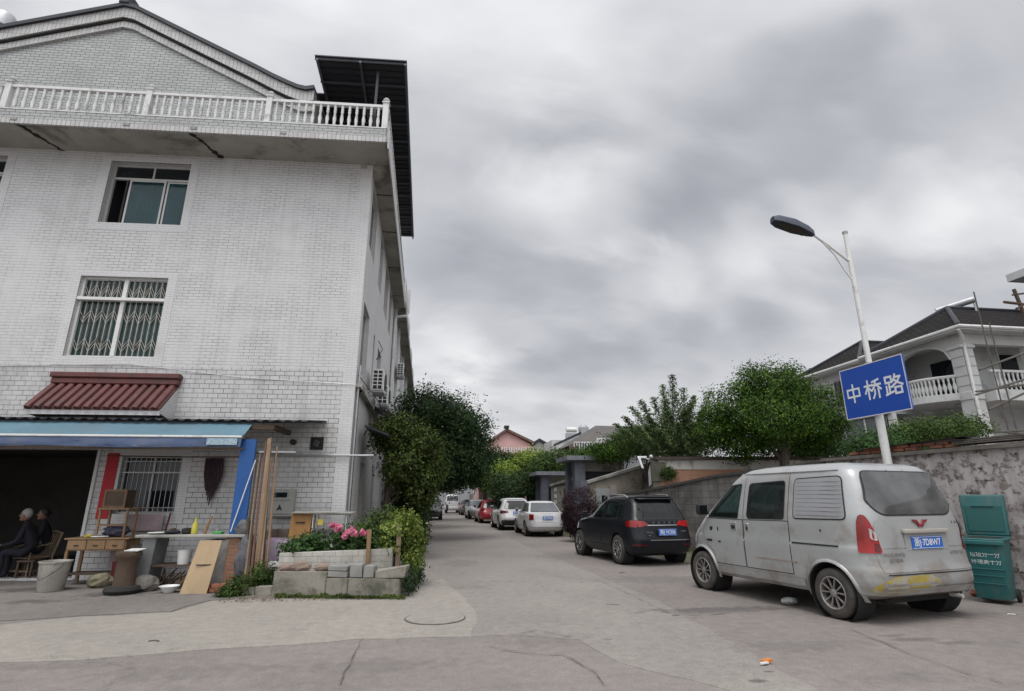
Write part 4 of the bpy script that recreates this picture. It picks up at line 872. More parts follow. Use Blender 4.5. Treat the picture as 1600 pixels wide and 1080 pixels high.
MB(Ff).box(-3.80, -3.42, -.85, -.45, .02, .72).build('carcass', pm('dark_chest', (.035, .028, .025), .7, .3, 3, stain=(.10, .02, .02), smin=.6, smax=.7), ck_, bevel=.008); MB(Ff).box(-3.78, -3.44, -.862, -.851, .38, .39).build('door_seam', M_black, ck_)
MB(Ff).box(-4.45, -4.12, -.32, -.30, .05, .70).build('leaning_board', pm('pinkish_panel', (.40, .34, .33), .8, .2, 3), None, label='pale pinkish panel standing under the desk against the wall', cat='board')
n_ = 9; cl_ = MB(Ff)
for i in range(n_):
    a, b = -4.42+i*.085, -4.42+(i+1)*.085; cl_.poly([(a, -.10-.02*(i % 2), .95), (b, -.10-.02*((i+1) % 2), .95), (b, -.08-.02*((i+1) % 2), 1.27), (a, -.08-.02*(i % 2), 1.27)])
cl_.build('hanging_cloth', pm('pinkish_cloth', (.36, .28, .29), .9, .25, 5), None, smooth=True, label='pinkish cloth hung below the barred window behind the stool', cat='cloth')
rr = random.Random(77)
for k, (u, h_, r_, l_, mt) in enumerate(((-3.52, .10, .05, 'rusty tin can on the workbench left of the bottle', M_wood_d), (-2.72, .08, .045, 'grey tin on the workbench right of the brush', M_steel), (-2.2, .13, .055, 'brown jar at the right end of the workbench', pm('brown_glass', (.08, .035, .015), .2, .2, 5)), (-3.33, .07, .06, 'white bowl on the workbench between pot and bottle', M_white))):
    MB().lathe(Fb(u, -1.55+.38, .951), [(r_*.9, 0), (r_, h_*.1), (r_, h_*.9), (r_*.8, h_), (r_*.7, h_*.85)], 14).build('tin', mt, None, smooth=True, label=l_, cat='tin')
# cloth hanging on the wall
t = MB(Ff); rr = random.Random(2)
for k in range(7):
    a = -2.98+k*.055; t.path([(a, -.08, 2.42), (a+.02, -.09, 2.1), (a+.01+(k-3)*-.02, -.08, 1.75-.1*(3-abs(k-3)))], [.03, .035, .012], 6)
t.build('hanging_clothes', pm('maroon_cloth', (.055, .03, .04), .95, .4, 6), None, smooth=True, label='dark maroon clothes hanging on the tiled wall beside the window', cat='clothes')
MB(Ff).path([(-4.9, -.28, 2.45), (-3.3, -.28, 2.43), (-1.9, -.28, 2.44)], .012, 6).build('clothes_rail', M_wood_d, None, label='thin rail strung along the wall under the awning', cat='rail')
Ft = Fr(Ff(.84, .12, 0).to_tuple()[:2], (Ff.U.x, Ff.U.y), (Ff.V.x, Ff.V.y))
# tricycle cargo bed with cloth, box and cage behind the planter
tv = -1.0
tc_ = thing('cargo_tricycle', 'cargo tricycle parked against the wall behind the planter, loaded with boxes', 'tricycle', tuple(Ft(-1.3, tv+.3, 0)))
MB(Ft).box(-2.15, -.62, tv, tv+.7, .74, .78).box(-2.15, -2.11, tv, tv+.7, .78, .98).box(-.66, -.62, tv, tv+.7, .78, .86).box(-2.11, -.66, tv+.66, tv+.7, .78, .98).build('cargo_bed', pm('rusty_bed', (.13, .08, .06), .7, .4, 5, col2=(.2, .19, .17)), tc_)
for u, vv in ((-1.0, tv+.02), (-1.0, tv+.66)):
    q = Ft(u, vv, .30); wl = MB().lathe(q, [(.24, -.02), (.29, -.025), (.31, 0), (.29, .025), (.24, .02)], 24, axis='y', cap=False).build('wheel', M_rubber, tc_, smooth=True)
    sp = MB()
    for k in range(10): a = k*math.pi/5; sp.tube(q, q+Vector((.25*math.cos(a), 0, .25*math.sin(a))), .004, n=4)
    sp.build('spokes', M_steel, wl)
pts = [Ft(-1.0+.37*math.cos(a), tv-.02, .36+.37*math.sin(a)) for a in [math.pi*(.05+.9*k/10) for k in range(11)]]
fd = MB()
for a, b in zip(pts, pts[1:]): fd.hexa([a+Vector((0, -.05, -.015)), b+Vector((0, -.05, -.015)), b+Vector((0, .05, -.015)), a+Vector((0, .05, -.015)), a+Vector((0, -.05, .015)), b+Vector((0, -.05, .015)), b+Vector((0, .05, .015)), a+Vector((0, .05, .015))])
fd.build('mudguard', M_white, tc_)
MB(Ft).path([(-1.9, tv+.3, .74), (-2.4, tv+.3, .6), (-2.5, tv+.3, .35)], .02, 6).build('frame_tube', M_black, tc_, smooth=True)
bx_ = thing('wooden_box', 'orange brown wooden box tilted on the cargo tricycle', 'box', tuple(Ft(-1.5, tv+.2, .79)))
MB(Ft).hexa([(-1.72, tv+.05, .80), (-1.32, tv+.05, .80), (-1.32, tv+.4, .80), (-1.72, tv+.4, .80), (-1.70, tv+.08, 1.30), (-1.30, tv+.08, 1.30), (-1.30, tv+.42, 1.30), (-1.70, tv+.42, 1.30)]).build('carcass', pm('orange_wood', (.40, .21, .07), .6, .25, 3, stretch=(1, 1, .3), stain=(.22, .12, .06)), bx_, bevel=.006)
MB(Ft).box(-1.60, -1.42, tv+.045, tv+.052, 1.12, 1.14).build('slot', M_black, bx_)
cg = thing('wire_cage', 'white wire cage with a yellow tag on the cargo tricycle', 'cage', tuple(Ft(-.9, tv+.2, .79)))
ca, cb, cz0, cz1 = -1.27, -.62, .80, 1.28; cv0, cv1 = tv+.05, tv+.45; t = MB(Ft)
for u in (ca, cb): 
    for v in (cv0, cv1): t.tube((u, v, cz0), (u, v, cz1), .012, n=6)
for z in (cz0, cz1): 
    for v in (cv0, cv1): t.tube((ca, v, z), (cb, v, z), .012, n=6)
    for u in (ca, cb): t.tube((u, cv0, z), (u, cv1, z), .012, n=6)
t.build('frame', M_white, cg); t = MB(Ft)
for k in range(1, 22): u = ca+(cb-ca)*k/22; t.tube((u, cv0, cz0), (u, cv0, cz1), .003, n=4); t.tube((u, cv1, cz0), (u, cv1, cz1), .003, n=4)
for z in (.9, 1.0, 1.1, 1.2): t.tube((ca, cv0, z), (cb, cv0, z), .003, n=4); t.tube((ca, cv0, z), (ca, cv1, z), .003, n=4)
t.build('wires', M_steel, cg); MB(Ft).box(-1.17, -1.07, cv0-.012, cv0-.006, 1.08, 1.19).build('tag', pm('yellow_tag', (.6, .45, .06), .6, .1, 5), cg)
MB(Ft).hexa([(-1.68, tv-.02, 1.305), (-.52, tv-.02, 1.29), (-.52, tv+.5, 1.30), (-1.68, tv+.5, 1.33), (-1.68, tv-.02, 1.325), (-.52, tv-.02, 1.31), (-.52, tv+.5, 1.32), (-1.68, tv+.5, 1.35)]).build('cover_sheet', M_conc, None, label='grey sheet laid over the box and the cage', cat='sheet')
# blanket draped over the bed edge
n = 22; bl = MB(Ft); m_ = 7
def bz(i, j): u = -2.28+1.02*i/n; d = .42*(1-.35*(i/n))+.03*math.sin(i*1.1); z = .80-d*j/m_; return (u, tv-.05-.02*math.sin(i*.9+j*.3)-.02*(j > 0), z)
for i in range(n):
    for j in range(m_): bl.poly([bz(i, j), bz(i+1, j), bz(i+1, j+1), bz(i, j+1)])
for i in range(n): 
    a, b = bz(i, 0), bz(i+1, 0); bl.poly([a, b, (b[0], tv+.3, .83), (a[0], tv+.3, .83)])
bl.build('blanket', pm('purple_floral_blanket', (.42, .38, .42), .9, .2, 2.2, col2=(.24, .15, .26), stain=(.33, .22, .34), smin=.5, smax=.56, sscale=3.5), None, smooth=True, label='white and purple patterned blanket draped over the tricycle edge', cat='blanket')
MB().ball(Ft(-1.86, tv-.2, .35), .16, .1, .09, 12, 8, .2, random.Random(8)).build('plastic_bag', M_white, None, smooth=True, label='white and blue plastic bag hanging below the blanket', cat='bag')

# bamboo chair, seen at the left edge
q = gnd(42, 903); ch = thing('bamboo_chair', 'low bamboo armchair by the doorway behind the grey drum', 'chair', tuple(q), R(-20), world=False)
def cp(name, pts, r=.016, mat=M_wood_p): MB().path(pts, r, 8).build(name, mat, ch, smooth=True)
for x, y in ((-.24, -.22), (.24, -.22)): cp('leg', [(x, y, 0), (x, y, .40)])
for x, y in ((-.24, .22), (.24, .22)): cp('leg', [(x, y, 0), (x, y+.02, .40), (x, y+.14, .86)])
for x in (-.24, .24): cp('armrest', [(x, -.24, .58), (x, -.05, .64), (x, .2, .66)]); cp('leg', [(x, -.22, .40), (x, -.24, .58)]); cp('stretcher', [(x, -.22, .15), (x, .22, .15)])
cp('stretcher', [(-.24, -.22, .15), (.24, -.22, .15)]); cp('back_rail', [(-.24, .36, .86), (0, .40, .90), (.24, .36, .86)], .02)
t = MB()
for k in range(12): t.tube((-.24, -.22+k*.04, .40), (.24, -.22+k*.04, .40), .015, n=6)
t.build('seat', M_wood_p, ch)
t = MB()
for k in range(8): x = -.2+k*.057; t.tube((x, .24, .42), (x, .37, .86), .009, n=6)
t.build('backrest', M_wood_p, ch)

# ------------------------------------------------------------ people in the doorway
def skin_body(name, verts, edges, radii, mat, parent, levels=1, root_i=0, mats=None):
    me = bpy.data.meshes.new(name); me.from_pydata(verts, edges, []); o = bpy.data.objects.new(name, me); COL.objects.link(o)
    m = o.modifiers.new('s', 'SKIN'); m.use_smooth_shade = True
    for i, r in enumerate(radii): me.skin_vertices[0].data[i].radius = (r, r) if not isinstance(r, tuple) else r; me.skin_vertices[0].data[i].use_root = (i == root_i)
    s = o.modifiers.new('d', 'SUBSURF'); s.levels = levels; s.render_levels = levels
    dg = bpy.context.evaluated_depsgraph_get(); me2 = bpy.data.meshes.new_from_object(o.evaluated_get(dg)); bpy.data.objects.remove(o)
    me2.materials.clear(); me2.materials.append(mat)
    for p in me2.polygons: p.use_smooth = True
    o = bpy.data.objects.new(name, me2); COL.objects.link(o); o.parent = parent; return o
def seated(loc, rot, label, hair, coat, lean=.12):
    """sitting figure facing -X of its own axes; pelvis at seat height"""
    t = thing('person', label, 'person', loc, rot, world=False)
    L_ = lean
    V = [(0, 0, .50), (-.03, 0, .62), (-.05-L_*.3, 0, .80), (-.06-L_*.6, 0, .97), (-.08-L_, 0, 1.06), (-.10-L_, 0, 1.12)]; E_ = [(i, i+1) for i in range(5)]; Rr = [(.17, .14), (.155, .125), (.17, .13), (.15, .11), (.06, .06), (.052, .055)]
    for s in (-1, 1):
        i = len(V); V += [(-.22, s*.10, .52), (-.44, s*.13, .53), (-.43, s*.13, .30), (-.42, s*.13, .09), (-.52, s*.14, .045), (-.60, s*.145, .035)]; E_ += [(0, i), (i, i+1), (i+1, i+2), (i+2, i+3), (i+3, i+4), (i+4, i+5)]; Rr += [.085, .065, .055, .045, .042, .03]
        i = len(V); V += [(-.07-L_*.6, s*.18, .96), (-.13-L_*.5, s*.23, .74), (-.30-L_, s*.13, .66), (-.38-L_, s*.09, .66)]; E_ += [(3, i), (i, i+1), (i+1, i+2), (i+2, i+3)]; Rr += [.06, .048, .036, .026]
    b = skin_body('body', V, E_, Rr, coat, t)
    hx_, hz = -.13-L_, 1.235
    hd = MB(); hd.ball((hx_, 0, hz), .095, .078, .118, 20, 14); hd.ball((hx_-.098, 0, hz-.012), .022, .014, .022, 8, 6)
    for s in (-1, 1): hd.ball((hx_+.005, s*.078, hz-.01), .018, .01, .028, 8, 6)
    hd.ball((hx_-.055, 0, hz-.085), .04, .035, .03, 10, 6)
    h = hd.build('head', M_skin, t, smooth=True, sharp=180)
    fe = MB()
    for s in (-1, 1): fe.ball((hx_-.083, s*.032, hz+.018), .010, .014, .008, 8, 6)
    fe.ball((hx_-.088, 0, hz-.055), .010, .026, .005, 8, 4); fe.build('face', pm('face_detail', (.07, .03, .025), .6, .1, 5), t, smooth=True)
    hr = MB(); hr.ball((hx_+.022, 0, hz+.03), .096, .086, .108, 18, 10); hr.build('hair', hair, t, smooth=True, sharp=180)
    for s in (-1, 1):
        W_ = Vector((-.38-L_, s*.09, .66)); V2 = [tuple(W_), tuple(W_+Vector((-.05, -s*.005, 0)))]; E2 = [(0, 1)]; R2 = [.024, (.03, .017)]
        for k, (dy, ln) in enumerate(((-.026, .062), (-.009, .07), (.009, .066), (.026, .052))):
            i = len(V2); p = W_+Vector((-.085, dy, 0)); V2 += [tuple(p), tuple(p+Vector((-ln*.55, 0, -.012))), tuple(p+Vector((-ln*.8, 0, -.035)))]; E2 += [(1, i), (i, i+1), (i+1, i+2)]; R2 += [.0095, .0085, .007]
        i = len(V2); p = W_+Vector((-.03, -s*.035, .0)); V2 += [tuple(p), tuple(p+Vector((-.035, -s*.012, -.006))), tuple(p+Vector((-.06, -s*.008, -.014)))]; E2 += [(1, i), (i, i+1), (i+1, i+2)]; R2 += [.011, .0095, .008]
        skin_body('hand', V2, E2, R2, M_skin, t)
    return t
pq = aty(46, 850, 12.95); seated((pq.x+.05, 13.0, .02), R(8), 'white haired elderly person in dark clothes sitting inside the doorway, facing left', M_hair, M_cloth_d)
pq = aty(60, 850, 13.6); seated((pq.x+.12, 13.7, .02), R(25), 'dark capped person sitting in the shop doorway behind the white haired one', M_black, M_cloth_d, .05)
for x, y, l_ in ((aty(46, 850, 12.95).x+.05, 13.0, 'low wooden stool under the white haired person'), (aty(60, 850, 13.6).x+.12, 13.7, 'low wooden stool under the capped person')):
    t = thing('low_stool', l_, 'stool', (x, y, .02)); MB().box(x-.16, x+.16, y-.14, y+.14, .34, .38).build('seat', M_wood_d, t, bevel=.01)
    for a in (-.13, .13):
        for b in (-.11, .11): MB().box(x+a-.018, x+a+.018, y+b-.018, y+b+.018, .02, .34).build('leg', M_wood_d, t)
# ------------------------------------------------------------ planter and kerb stones
kb = thing('kerb_wall', 'low wall of long kerb stones edging the planter at the street corner', 'kerb wall', (-1.6, 10.1, 0))
kd = ang_frame((-2.70, 10.32), -12.5)
def stone(name, u0, u1, v0, v1, z0, z1, mat=M_stone, parent=None, fr=kd, j=.006, **k):
    m_ = MB(fr).box(u0, u1, v0, v1, z0, z1); return m_.build(name, mat, parent, bevel=.012, jitter=j, **k)
for a, b, h in ((0, .92, .40), (.93, 1.30, .30), (1.31, 2.20, .30)): stone('kerb_stone', a, b, 0, .22, .0, h, parent=kb)
stone('kerb_stone', -.72, -.32, .02, .2, 0, .13, parent=kb); stone('kerb_stone', -.31, -.01, .02, .2, 0, .15, parent=kb)
stone('kerb_stone', 2.0, 2.19, .24, 1.1, 0, .30, parent=kb)
M_cblk = pm('grey_cement_block', (.26, .255, .24), .9, .2, 4, stain=(.10, .10, .09), bmp=.5)
for (a, b, z0, z1, l_) in ((.94, 1.28, .305, .40, 'lower pale slab of the stacked pair on the kerb'), (.94, 1.27, .405, .49, 'upper pale slab of the stacked pair on the kerb'), (1.32, 1.53, .305, .52, 'grey cement block standing upright second in the row on the kerb'), (1.56, 1.74, .305, .50, 'small cement block third in the row on the kerb')):
    stone('loose_block', a, b, .02, .2, z0, z1, M_cblk, None, label=l_, cat='block', group='loose blocks on the kerb')
MB(kd).hexa([(1.76, .02, .305), (2.28, .0, .305), (2.28, .24, .305), (1.76, .2, .305), (1.76, .02, .42), (2.30, .0, .50), (2.30, .24, .50), (1.76, .2, .42)]).build('loose_block', M_stone, None, bevel=.012, jitter=.01, label='long tapering stone at the right end of the kerb', cat='block', group='loose blocks on the kerb')
rr = random.Random(12)
for i, (u, z, s) in enumerate(((.42, .40, .14), (.80, .40, .11), (.15, .40, .1))):
    MB().ball(kd(u, .1, z+s*.5), s*1.3, s*.6, s*.62, 10, 7, .12, rr).build('rubble_stone', pm('pink_stone', (.27, .20, .16), .9, .3, 5, bmp=.6), None, label=('pinkish rubble stone lying on the left kerb stone below the trough', 'flat dark rubble stone between the pink stone and the block row', 'small rubble stone at the left end of the kerb by the poles')[i], cat='stone')
tr = thing('planter_trough', 'white tiled planter trough with dark green peonies behind the kerb', 'planter', (-1.7, 10.75, .3)); tf = ang_frame((-2.72, 10.62), -3)
M_trt = brickmat('trough_tile', (.50, .48, .43), (.44, .425, .39), (.22, .21, .19), .2, .10, .004, .5, dirt=(.17, .16, .12), dmin=.47, dmax=.7, dscale=1.6, strk=.3)
MB(tf).hexa([(0, 0, .28), (1.98, 0, .34), (1.98, .06, .34), (0, .06, .28), (0, 0, .66), (1.98, 0, .72), (1.98, .06, .72), (0, .06, .66)]).build('front_panel', M_trt, tr, bevel=.006)
MB(tf).box(1.92, 1.98, .061, .6, .3, .74).build('end_panel', M_trt, tr); MB(tf).box(0, .06, .061, .6, .28, .66).build('end_panel', M_trt, tr); MB(tf).box(0, 1.98, .6, .66, .28, .68).build('back_panel', M_trt, tr)
MB(tf).box(.06, 1.92, .061, .6, .2, .60).build('soil', M_dirt, tr)
MB(tf).box(-.02, 2.3, -.1, .9, .0, .275).build('planting_bed', M_dirt, kb, jitter=.01)
MB(tf).box(1.52, 1.59, -.09, -.03, .3, 1.05).build('stake', M_wood, None, label='short wooden stake standing in front of the trough', cat='stake'); MB(tf).box(2.02, 2.1, .1, .18, .3, 1.12).build('stake', M_wood_p, None, label='grey wooden stake at the right end of the trough', cat='stake')
# peonies
for i, (px, py, y, l_) in enumerate(((470, 855, 10.9, 'low dark green peony plant at the left end of the trough'), (545, 850, 10.95, 'dark green peony plant with pink blooms in the middle of the trough'), (598, 850, 10.95, 'dark green peony plant at the right end of the trough'))):
    p = aty(px, py, y); blobs = [(p.x, p.y, p.z, .38, .26, .22), (p.x+.2, p.y+.05, p.z+.06, .26, .22, .22)]
    root = shrub('peony_plant', l_, blobs, 330, 5, .085, L_gard, 40+i, .05, 'plant', base=(p.x, p.y, .6))
    if i:
        fl = {1: ((519, 821, .055), (528, 825, .080), (542, 833, .060), (550, 831, .075), (556, 834, .055), (539, 838, .055)), 2: ((567, 832, .065), (573, 834, .055))}[i]
        for px_, py_, s in fl:
            c = aty(px_, py_, 10.62); rng = np.random.default_rng(px_)
            dd = rng.normal(0, 1, (60, 3)); dd /= np.linalg.norm(dd, axis=1, keepdims=True); dd[:, 1] -= .2
            leaf_mesh('bloom', np.array(c)+dd*s*rng.uniform(.3, 1, (60, 1)), dd, s*1.1, L_pink, root, rng, .8, .35)
# garden bush at the corner of the kerb
shrub('garden_bush', 'tall light green leafy bush spilling over the right end of the planter', [(-.72, 10.85, .92, .36, .35, .36), (-.46, 11.1, .80, .30, .4, .42), (-.40, 10.9, .50, .20, .4, .24), (-.75, 11.4, 1.05, .34, .4, .32), (-.5, 10.7, 1.18, .14, .16, .2)], 620, 13, .062, L_light, 51, .05, 'bush', base=(-.5, 11, 0), lo=.4)
shrub('garden_bush', 'darker mid green bush behind the peonies in front of the wall corner', [(-1.05, 11.35, 1.0, .42, .35, .42), (-1.5, 11.3, .8, .35, .3, .35)], 900, 5, .06, L_mid, 52, .05, 'bush', base=(-1.1, 11.35, 0))
shrub('weed_clump', 'bright green weeds growing at the foot of the poles beside the plywood', [(-3.25, 10.45, .16, .24, .2, .2), (-3.0, 10.7, .26, .2, .2, .26), (-3.42, 10.35, .08, .2, .14, .12)], 620, 5, .045, L_mid, 53, .035, 'weeds', base=(-3.2, 10.5, .01))
shrub('weed_clump', 'small weeds at the foot of the poles behind the low kerb stones', [(-2.85, 10.85, .16, .28, .2, .18)], 260, 5, .045, L_mid, 54, .035, 'weeds', base=(-2.8, 10.85, .01))
shrub('ivy_trail', 'creeper hanging over the kerb corner towards the street', [(-.42, 10.05, .25, .08, .3, .26), (-.38, 10.6, .2, .10, .5, .22), (-.30, 11.6, .2, .12, .6, .22)], 420, 5, .045, L_dark, 55, .04, 'creeper', base=(-.25, 10.4, .01))
rng = np.random.default_rng(5); n = 2600
t_ = rng.uniform(0, 1, n); bx_ = -2.6+2.15*t_; by_ = 10.20-.42*t_+rng.normal(0, .05, n)-.03; hh = rng.uniform(0, .05, n)*(.4+.6*(np.sin(bx_*7)+np.sin(bx_*17+1) > .4))
leaf_mesh('kerb_weeds', np.stack([bx_, by_, hh+.02], 1), np.tile([0, -.6, .5], (n, 1)), .045, L_vine, None, rng, .3, .8, kind='stuff', label='moss and small weeds along the foot of the kerb stones', cat='weeds')
dr_ = leaf_mesh('fallen_leaves', np.stack([rng.uniform(-3.4, -1.0, 500), rng.uniform(9.75, 10.25, 500), np.full(500, .022)], 1), np.tile([0, 0, 1.], (500, 1)), .04, leafmat('leaf_dry', (.09, .06, .03), (.16, .11, .05)), None, rng, .5, .15, kind='stuff', label='dry leaf litter along the kerb foot', cat='leaves')

# ------------------------------------------------------------ street trees on the left
tree('climbing_tree', 'yellow green tree draped with creeper at the side wall of the tiled building', (-1.35, 15.2, 0),
     [(-1.05, 15.2, 3.35, .62, .8, .45), (-.62, 15.5, 2.95, .66, .8, .5), (-1.4, 15.0, 3.2, .4, .6, .4), (-.28, 15.5, 2.45, .46, .7, .5), (-.45, 15.5, 1.9, .5, .7, .5), (-.95, 15.0, 2.5, .55, .6, .6), (-.30, 15.4, 3.0, .35, .5, .3)], 1000, 21, .10, L_vine, M_bark, 61, .13, .11, lo=.5, rag=.3)
tree('shaded_tree', 'dark low branching tree under the creeper draped tree at the left kerb', (-.6, 16.3, 0), [(-.85, 16.3, 1.5, .5, .7, .75), (-.68, 16.6, 1.2, .42, .7, .7), (-.62, 16.3, 2.0, .5, .7, .5)], 800, 14, .09, L_ever, M_bark, 64, .12, .12, lo=.4, rag=.25, forks=5)
tree('broadleaf_tree', 'large dark evergreen tree overhanging the left of the street', (-.55, 22.5, 0),
     [(.3, 23.0, 4.6, 1.8, 2.2, 1.25), (1.2, 23.5, 3.9, 1.15, 1.7, 1.15), (-.6, 22.6, 4.9, 1.3, 1.8, 1.2), (.9, 23.0, 3.0, 1.4, 1.9, 1.0), (.0, 22.4, 3.0, 1.2, 1.6, 1.1), (-.85, 22.2, 1.8, .7, 1.2, 1.2)], 2000, 24, .13, L_ever, M_bark, 62, .2, .2, lo=.45, rag=.2)
tree('dark_tree', 'dark ivy clad tree trunk leaning by the left kerb behind the garden bush', (-.45, 17.8, 0), [(-.72, 17.9, 1.0, .40, .6, .9), (-.62, 18.2, 2.0, .52, .7, .9), (-.48, 17.6, .45, .26, .4, .42)], 1500, 6, .085, L_ever, M_bark, 63, .09, .2, lo=.4, forks=3)
for i, (x, y, s, l_) in enumerate(((-1.3, 31, 1.0, 'dark street tree behind the large evergreen on the left kerb'), (-.6, 41, 1.1, 'dark street tree further along the left kerb'), (-1.6, 55, 1.3, 'farthest dark street tree on the left kerb'))):
    tree('broadleaf_tree', l_, (x, y, 0), [(x+.8, y, 4.6*s, 2.0*s, 2.2*s, 1.5*s), (x+1.5, y+.5, 3.6*s, 1.5*s, 1.8*s, 1.1*s), (x+.1, y, 3.2*s, 1.3, 1.6, 1.4)], 2300, 6, .17*s, L_ever, M_bark, 70+i, .2, .18)
for i, (x, y, s, l_) in enumerate(((5.6, 48, 1.0, 'dark tree over the red hatchback on the right kerb'), (4.9, 57, 1.1, 'dark tree over the silver saloon on the right kerb'), (5.2, 68, 1.3, 'dark tree deep in the street on the right side'), (2.6, 96, 2.0, 'dark tree closing the far end of the street'), (1.9, 84, 1.05, 'low dark tree at the far end of the lane beyond the white minivan'), (-1.6, 78, 1.1, 'low dark tree at the far left kerb near the end of the lane'), (-4, 90, 2.0, 'far dark tree left of the end of the street'), (9, 92, 1.9, 'far dark tree right of the end of the street'))):
    tree('broadleaf_tree', l_, (x, y, 0), [(x-.5, y, 4.3*s, 1.9*s, 2.0*s, 1.5*s), (x+.8, y+.5, 4.0*s, 1.6*s, 1.8*s, 1.3*s), (x-.7, y, 3.2*s, 1.4*s, 1.6*s, .9*s)], 2200, 6, .19*s, L_ever, M_bark, 80+i, .22, .18)
# trees on the right
def blobs_at(lst, y):   # masses of a crown: (photo x, y, half width m, half height m, offset in depth)
    o = []
    for px, py, rx, rz, dy in lst: p = aty(px, py, y+dy); o.append((p.x, p.y, p.z, rx, rx*.95, rz))
    return o
b_ = blobs_at([(1205, 612, 1.5, 1.05, 0), (1145, 645, 1.25, 1.0, 0), (1265, 645, 1.35, 1.0, 0), (1205, 655, 1.7, .9, -.5), (1180, 600, .8, .6, .3), (1235, 598, .8, .6, .3), (1290, 668, .8, .6, .2), (1120, 672, .8, .7, .2), (1160, 690, 1.1, .7, .5), (1215, 690, 1.2, .6, .9), (1260, 690, 1.0, .6, .6)], 18.5)
tree('camphor_tree', 'broad round crowned green tree behind the brick wall left of the road sign', (aty(1225, 720, 18.5).x, 18.5, 0), b_, 2500, 24, .10, L_camph, M_bark, 91, .17, .17, lo=.55, rag=.2, trunk_h=3.2)
# feathery tree
root = thing('feathery_tree', 'feathery light tree with upright sprays left of the round crowned tree', 'tree', (aty(1060, 720, 21).x, 21, 0)); rng = np.random.default_rng(3); Cs = []; Ns = []; tk = MB()
bx0 = aty(1060, 720, 21)
for (px, py, dx) in ((1050, 585, 0), (1035, 600, 0), (1068, 605, 0), (1020, 620, 0), (1085, 618, 0), (1000, 625, -.3), (985, 635, -.2), (1100, 640, 0), (1045, 640, -.5), (1070, 640, -.6), (1010, 650, -.6), (975, 650, .1), (1085, 660, -.5), (1030, 670, -.7), (1112, 610, .3), (1058, 660, -.9), (995, 665, -.6), (1055, 612, -.3), (1040, 625, -.4), (1078, 630, -.3), (960, 662, 0), (1120, 660, .2)):
    e_ = aty(px, py, 21+dx+rng.uniform(-.6, .6)); s0 = Vector((bx0.x+rng.uniform(-.4, .4), 21, rng.uniform(1.8, 3.0))); mid = s0.lerp(e_, .5)+Vector((rng.uniform(-.1, .1), 0, .15)); tk.path([s0, mid, e_], [.03, .02, .006], 5)
    for k in range(46):
        t_ = .25+.75*k/46; p = s0.lerp(mid, t_*2) if t_ < .5 else mid.lerp(e_, t_*2-1); w_ = .58*(1.3-t_)
        for j in range(19):
            d = rng.normal(0, 1, 3); d /= np.linalg.norm(d); d[2] = abs(d[2])*.4-.1; Cs.append(np.array(p)+d*w_*rng.uniform(.15, 1)); Ns.append([0, -.2, 1])
leaf_mesh('crown', np.array(Cs), np.array(Ns, float), .15, L_bamb, root, rng, .26, .6); tk.path([(bx0.x, 21, 0), (bx0.x+.1, 21, 1.6), (bx0.x, 21, 2.6)], [.14, .11, .07], 8); tk.build('trunk', M_bark, root, smooth=True)
L_bright = leafmat('leaf_bright', (.07, .13, .02), (.30, .38, .07))
def bushy(l_, lst, y, mat, n=1500, sz=.11, seed=1, nm='bushy_tree'):
    b = blobs_at(lst, y); return tree(nm, l_, (b[0][0], y, 0), b, n, 6, sz, mat, M_bark, seed, .13, .09, lo=.4, forks=4, rag=.22)
bushy('green shrubby tree below the feathery tree behind the wall', [(1000, 690, 1.2, .75, 0), (1050, 690, 1.3, .9, 0), (1090, 690, .9, .8, .2)], 22.5, L_mid, 2600, .1, 101)
bushy('olive green shrubby tree left of the feathery tree', [(965, 700, 1.1, .7, 0), (945, 708, .9, .5, 0), (990, 688, .9, .7, .4)], 27, L_camph, 1700, .12, 102)
bushy('leafy shrub growing over the wall below the villa balcony', [(1470, 675, 1.0, .45, 0), (1425, 680, .7, .45, 0), (1515, 668, .55, .35, .2), (1400, 692, .5, .35, 0)], 14.5, L_mid, 2000, .085, 103)
bushy('dark shrub directly behind the lamp post and the wall', [(1370, 695, .6, .5, 0), (1345, 700, .4, .35, .3), (1395, 700, .5, .35, 0)], 14.0, L_gard, 1000, .08, 104)
bushy('dark shrub in the yard right of the round crowned tree', [(1270, 700, 1.1, .6, 0), (1310, 700, .7, .4, .3)], 20.5, L_dark, 1000, .1, 105)
bushy('yellow green tree in front of the pink house', [(795, 740, 1.7, 1.1, 0), (835, 720, 1.5, 1.0, 0), (795, 758, 1.6, 1.0, -.5), (820, 728, 1.4, 1.0, 0)], 40, L_bright, 1700, .19, 106)
bushy('mid green tree behind the yard gates', [(872, 722, 1.7, .9, 0), (900, 718, 1.1, .8, 0), (852, 735, 1.6, 1.0, 0)], 37, L_mid, 1900, .17, 107)
bushy('dark green tree beside the far gate over the parked cars', [(800, 765, 1.5, 1.2, 0), (825, 760, 1.2, 1.0, .5), (780, 762, 1.0, 1.1, 1)], 36, L_dark, 1500, .15, 108)
bushy('small green bush between the far houses', [(925, 715, 1.2, .8, 0), (945, 722, .9, .6, 0)], 31, L_camph, 900, .14, 109)
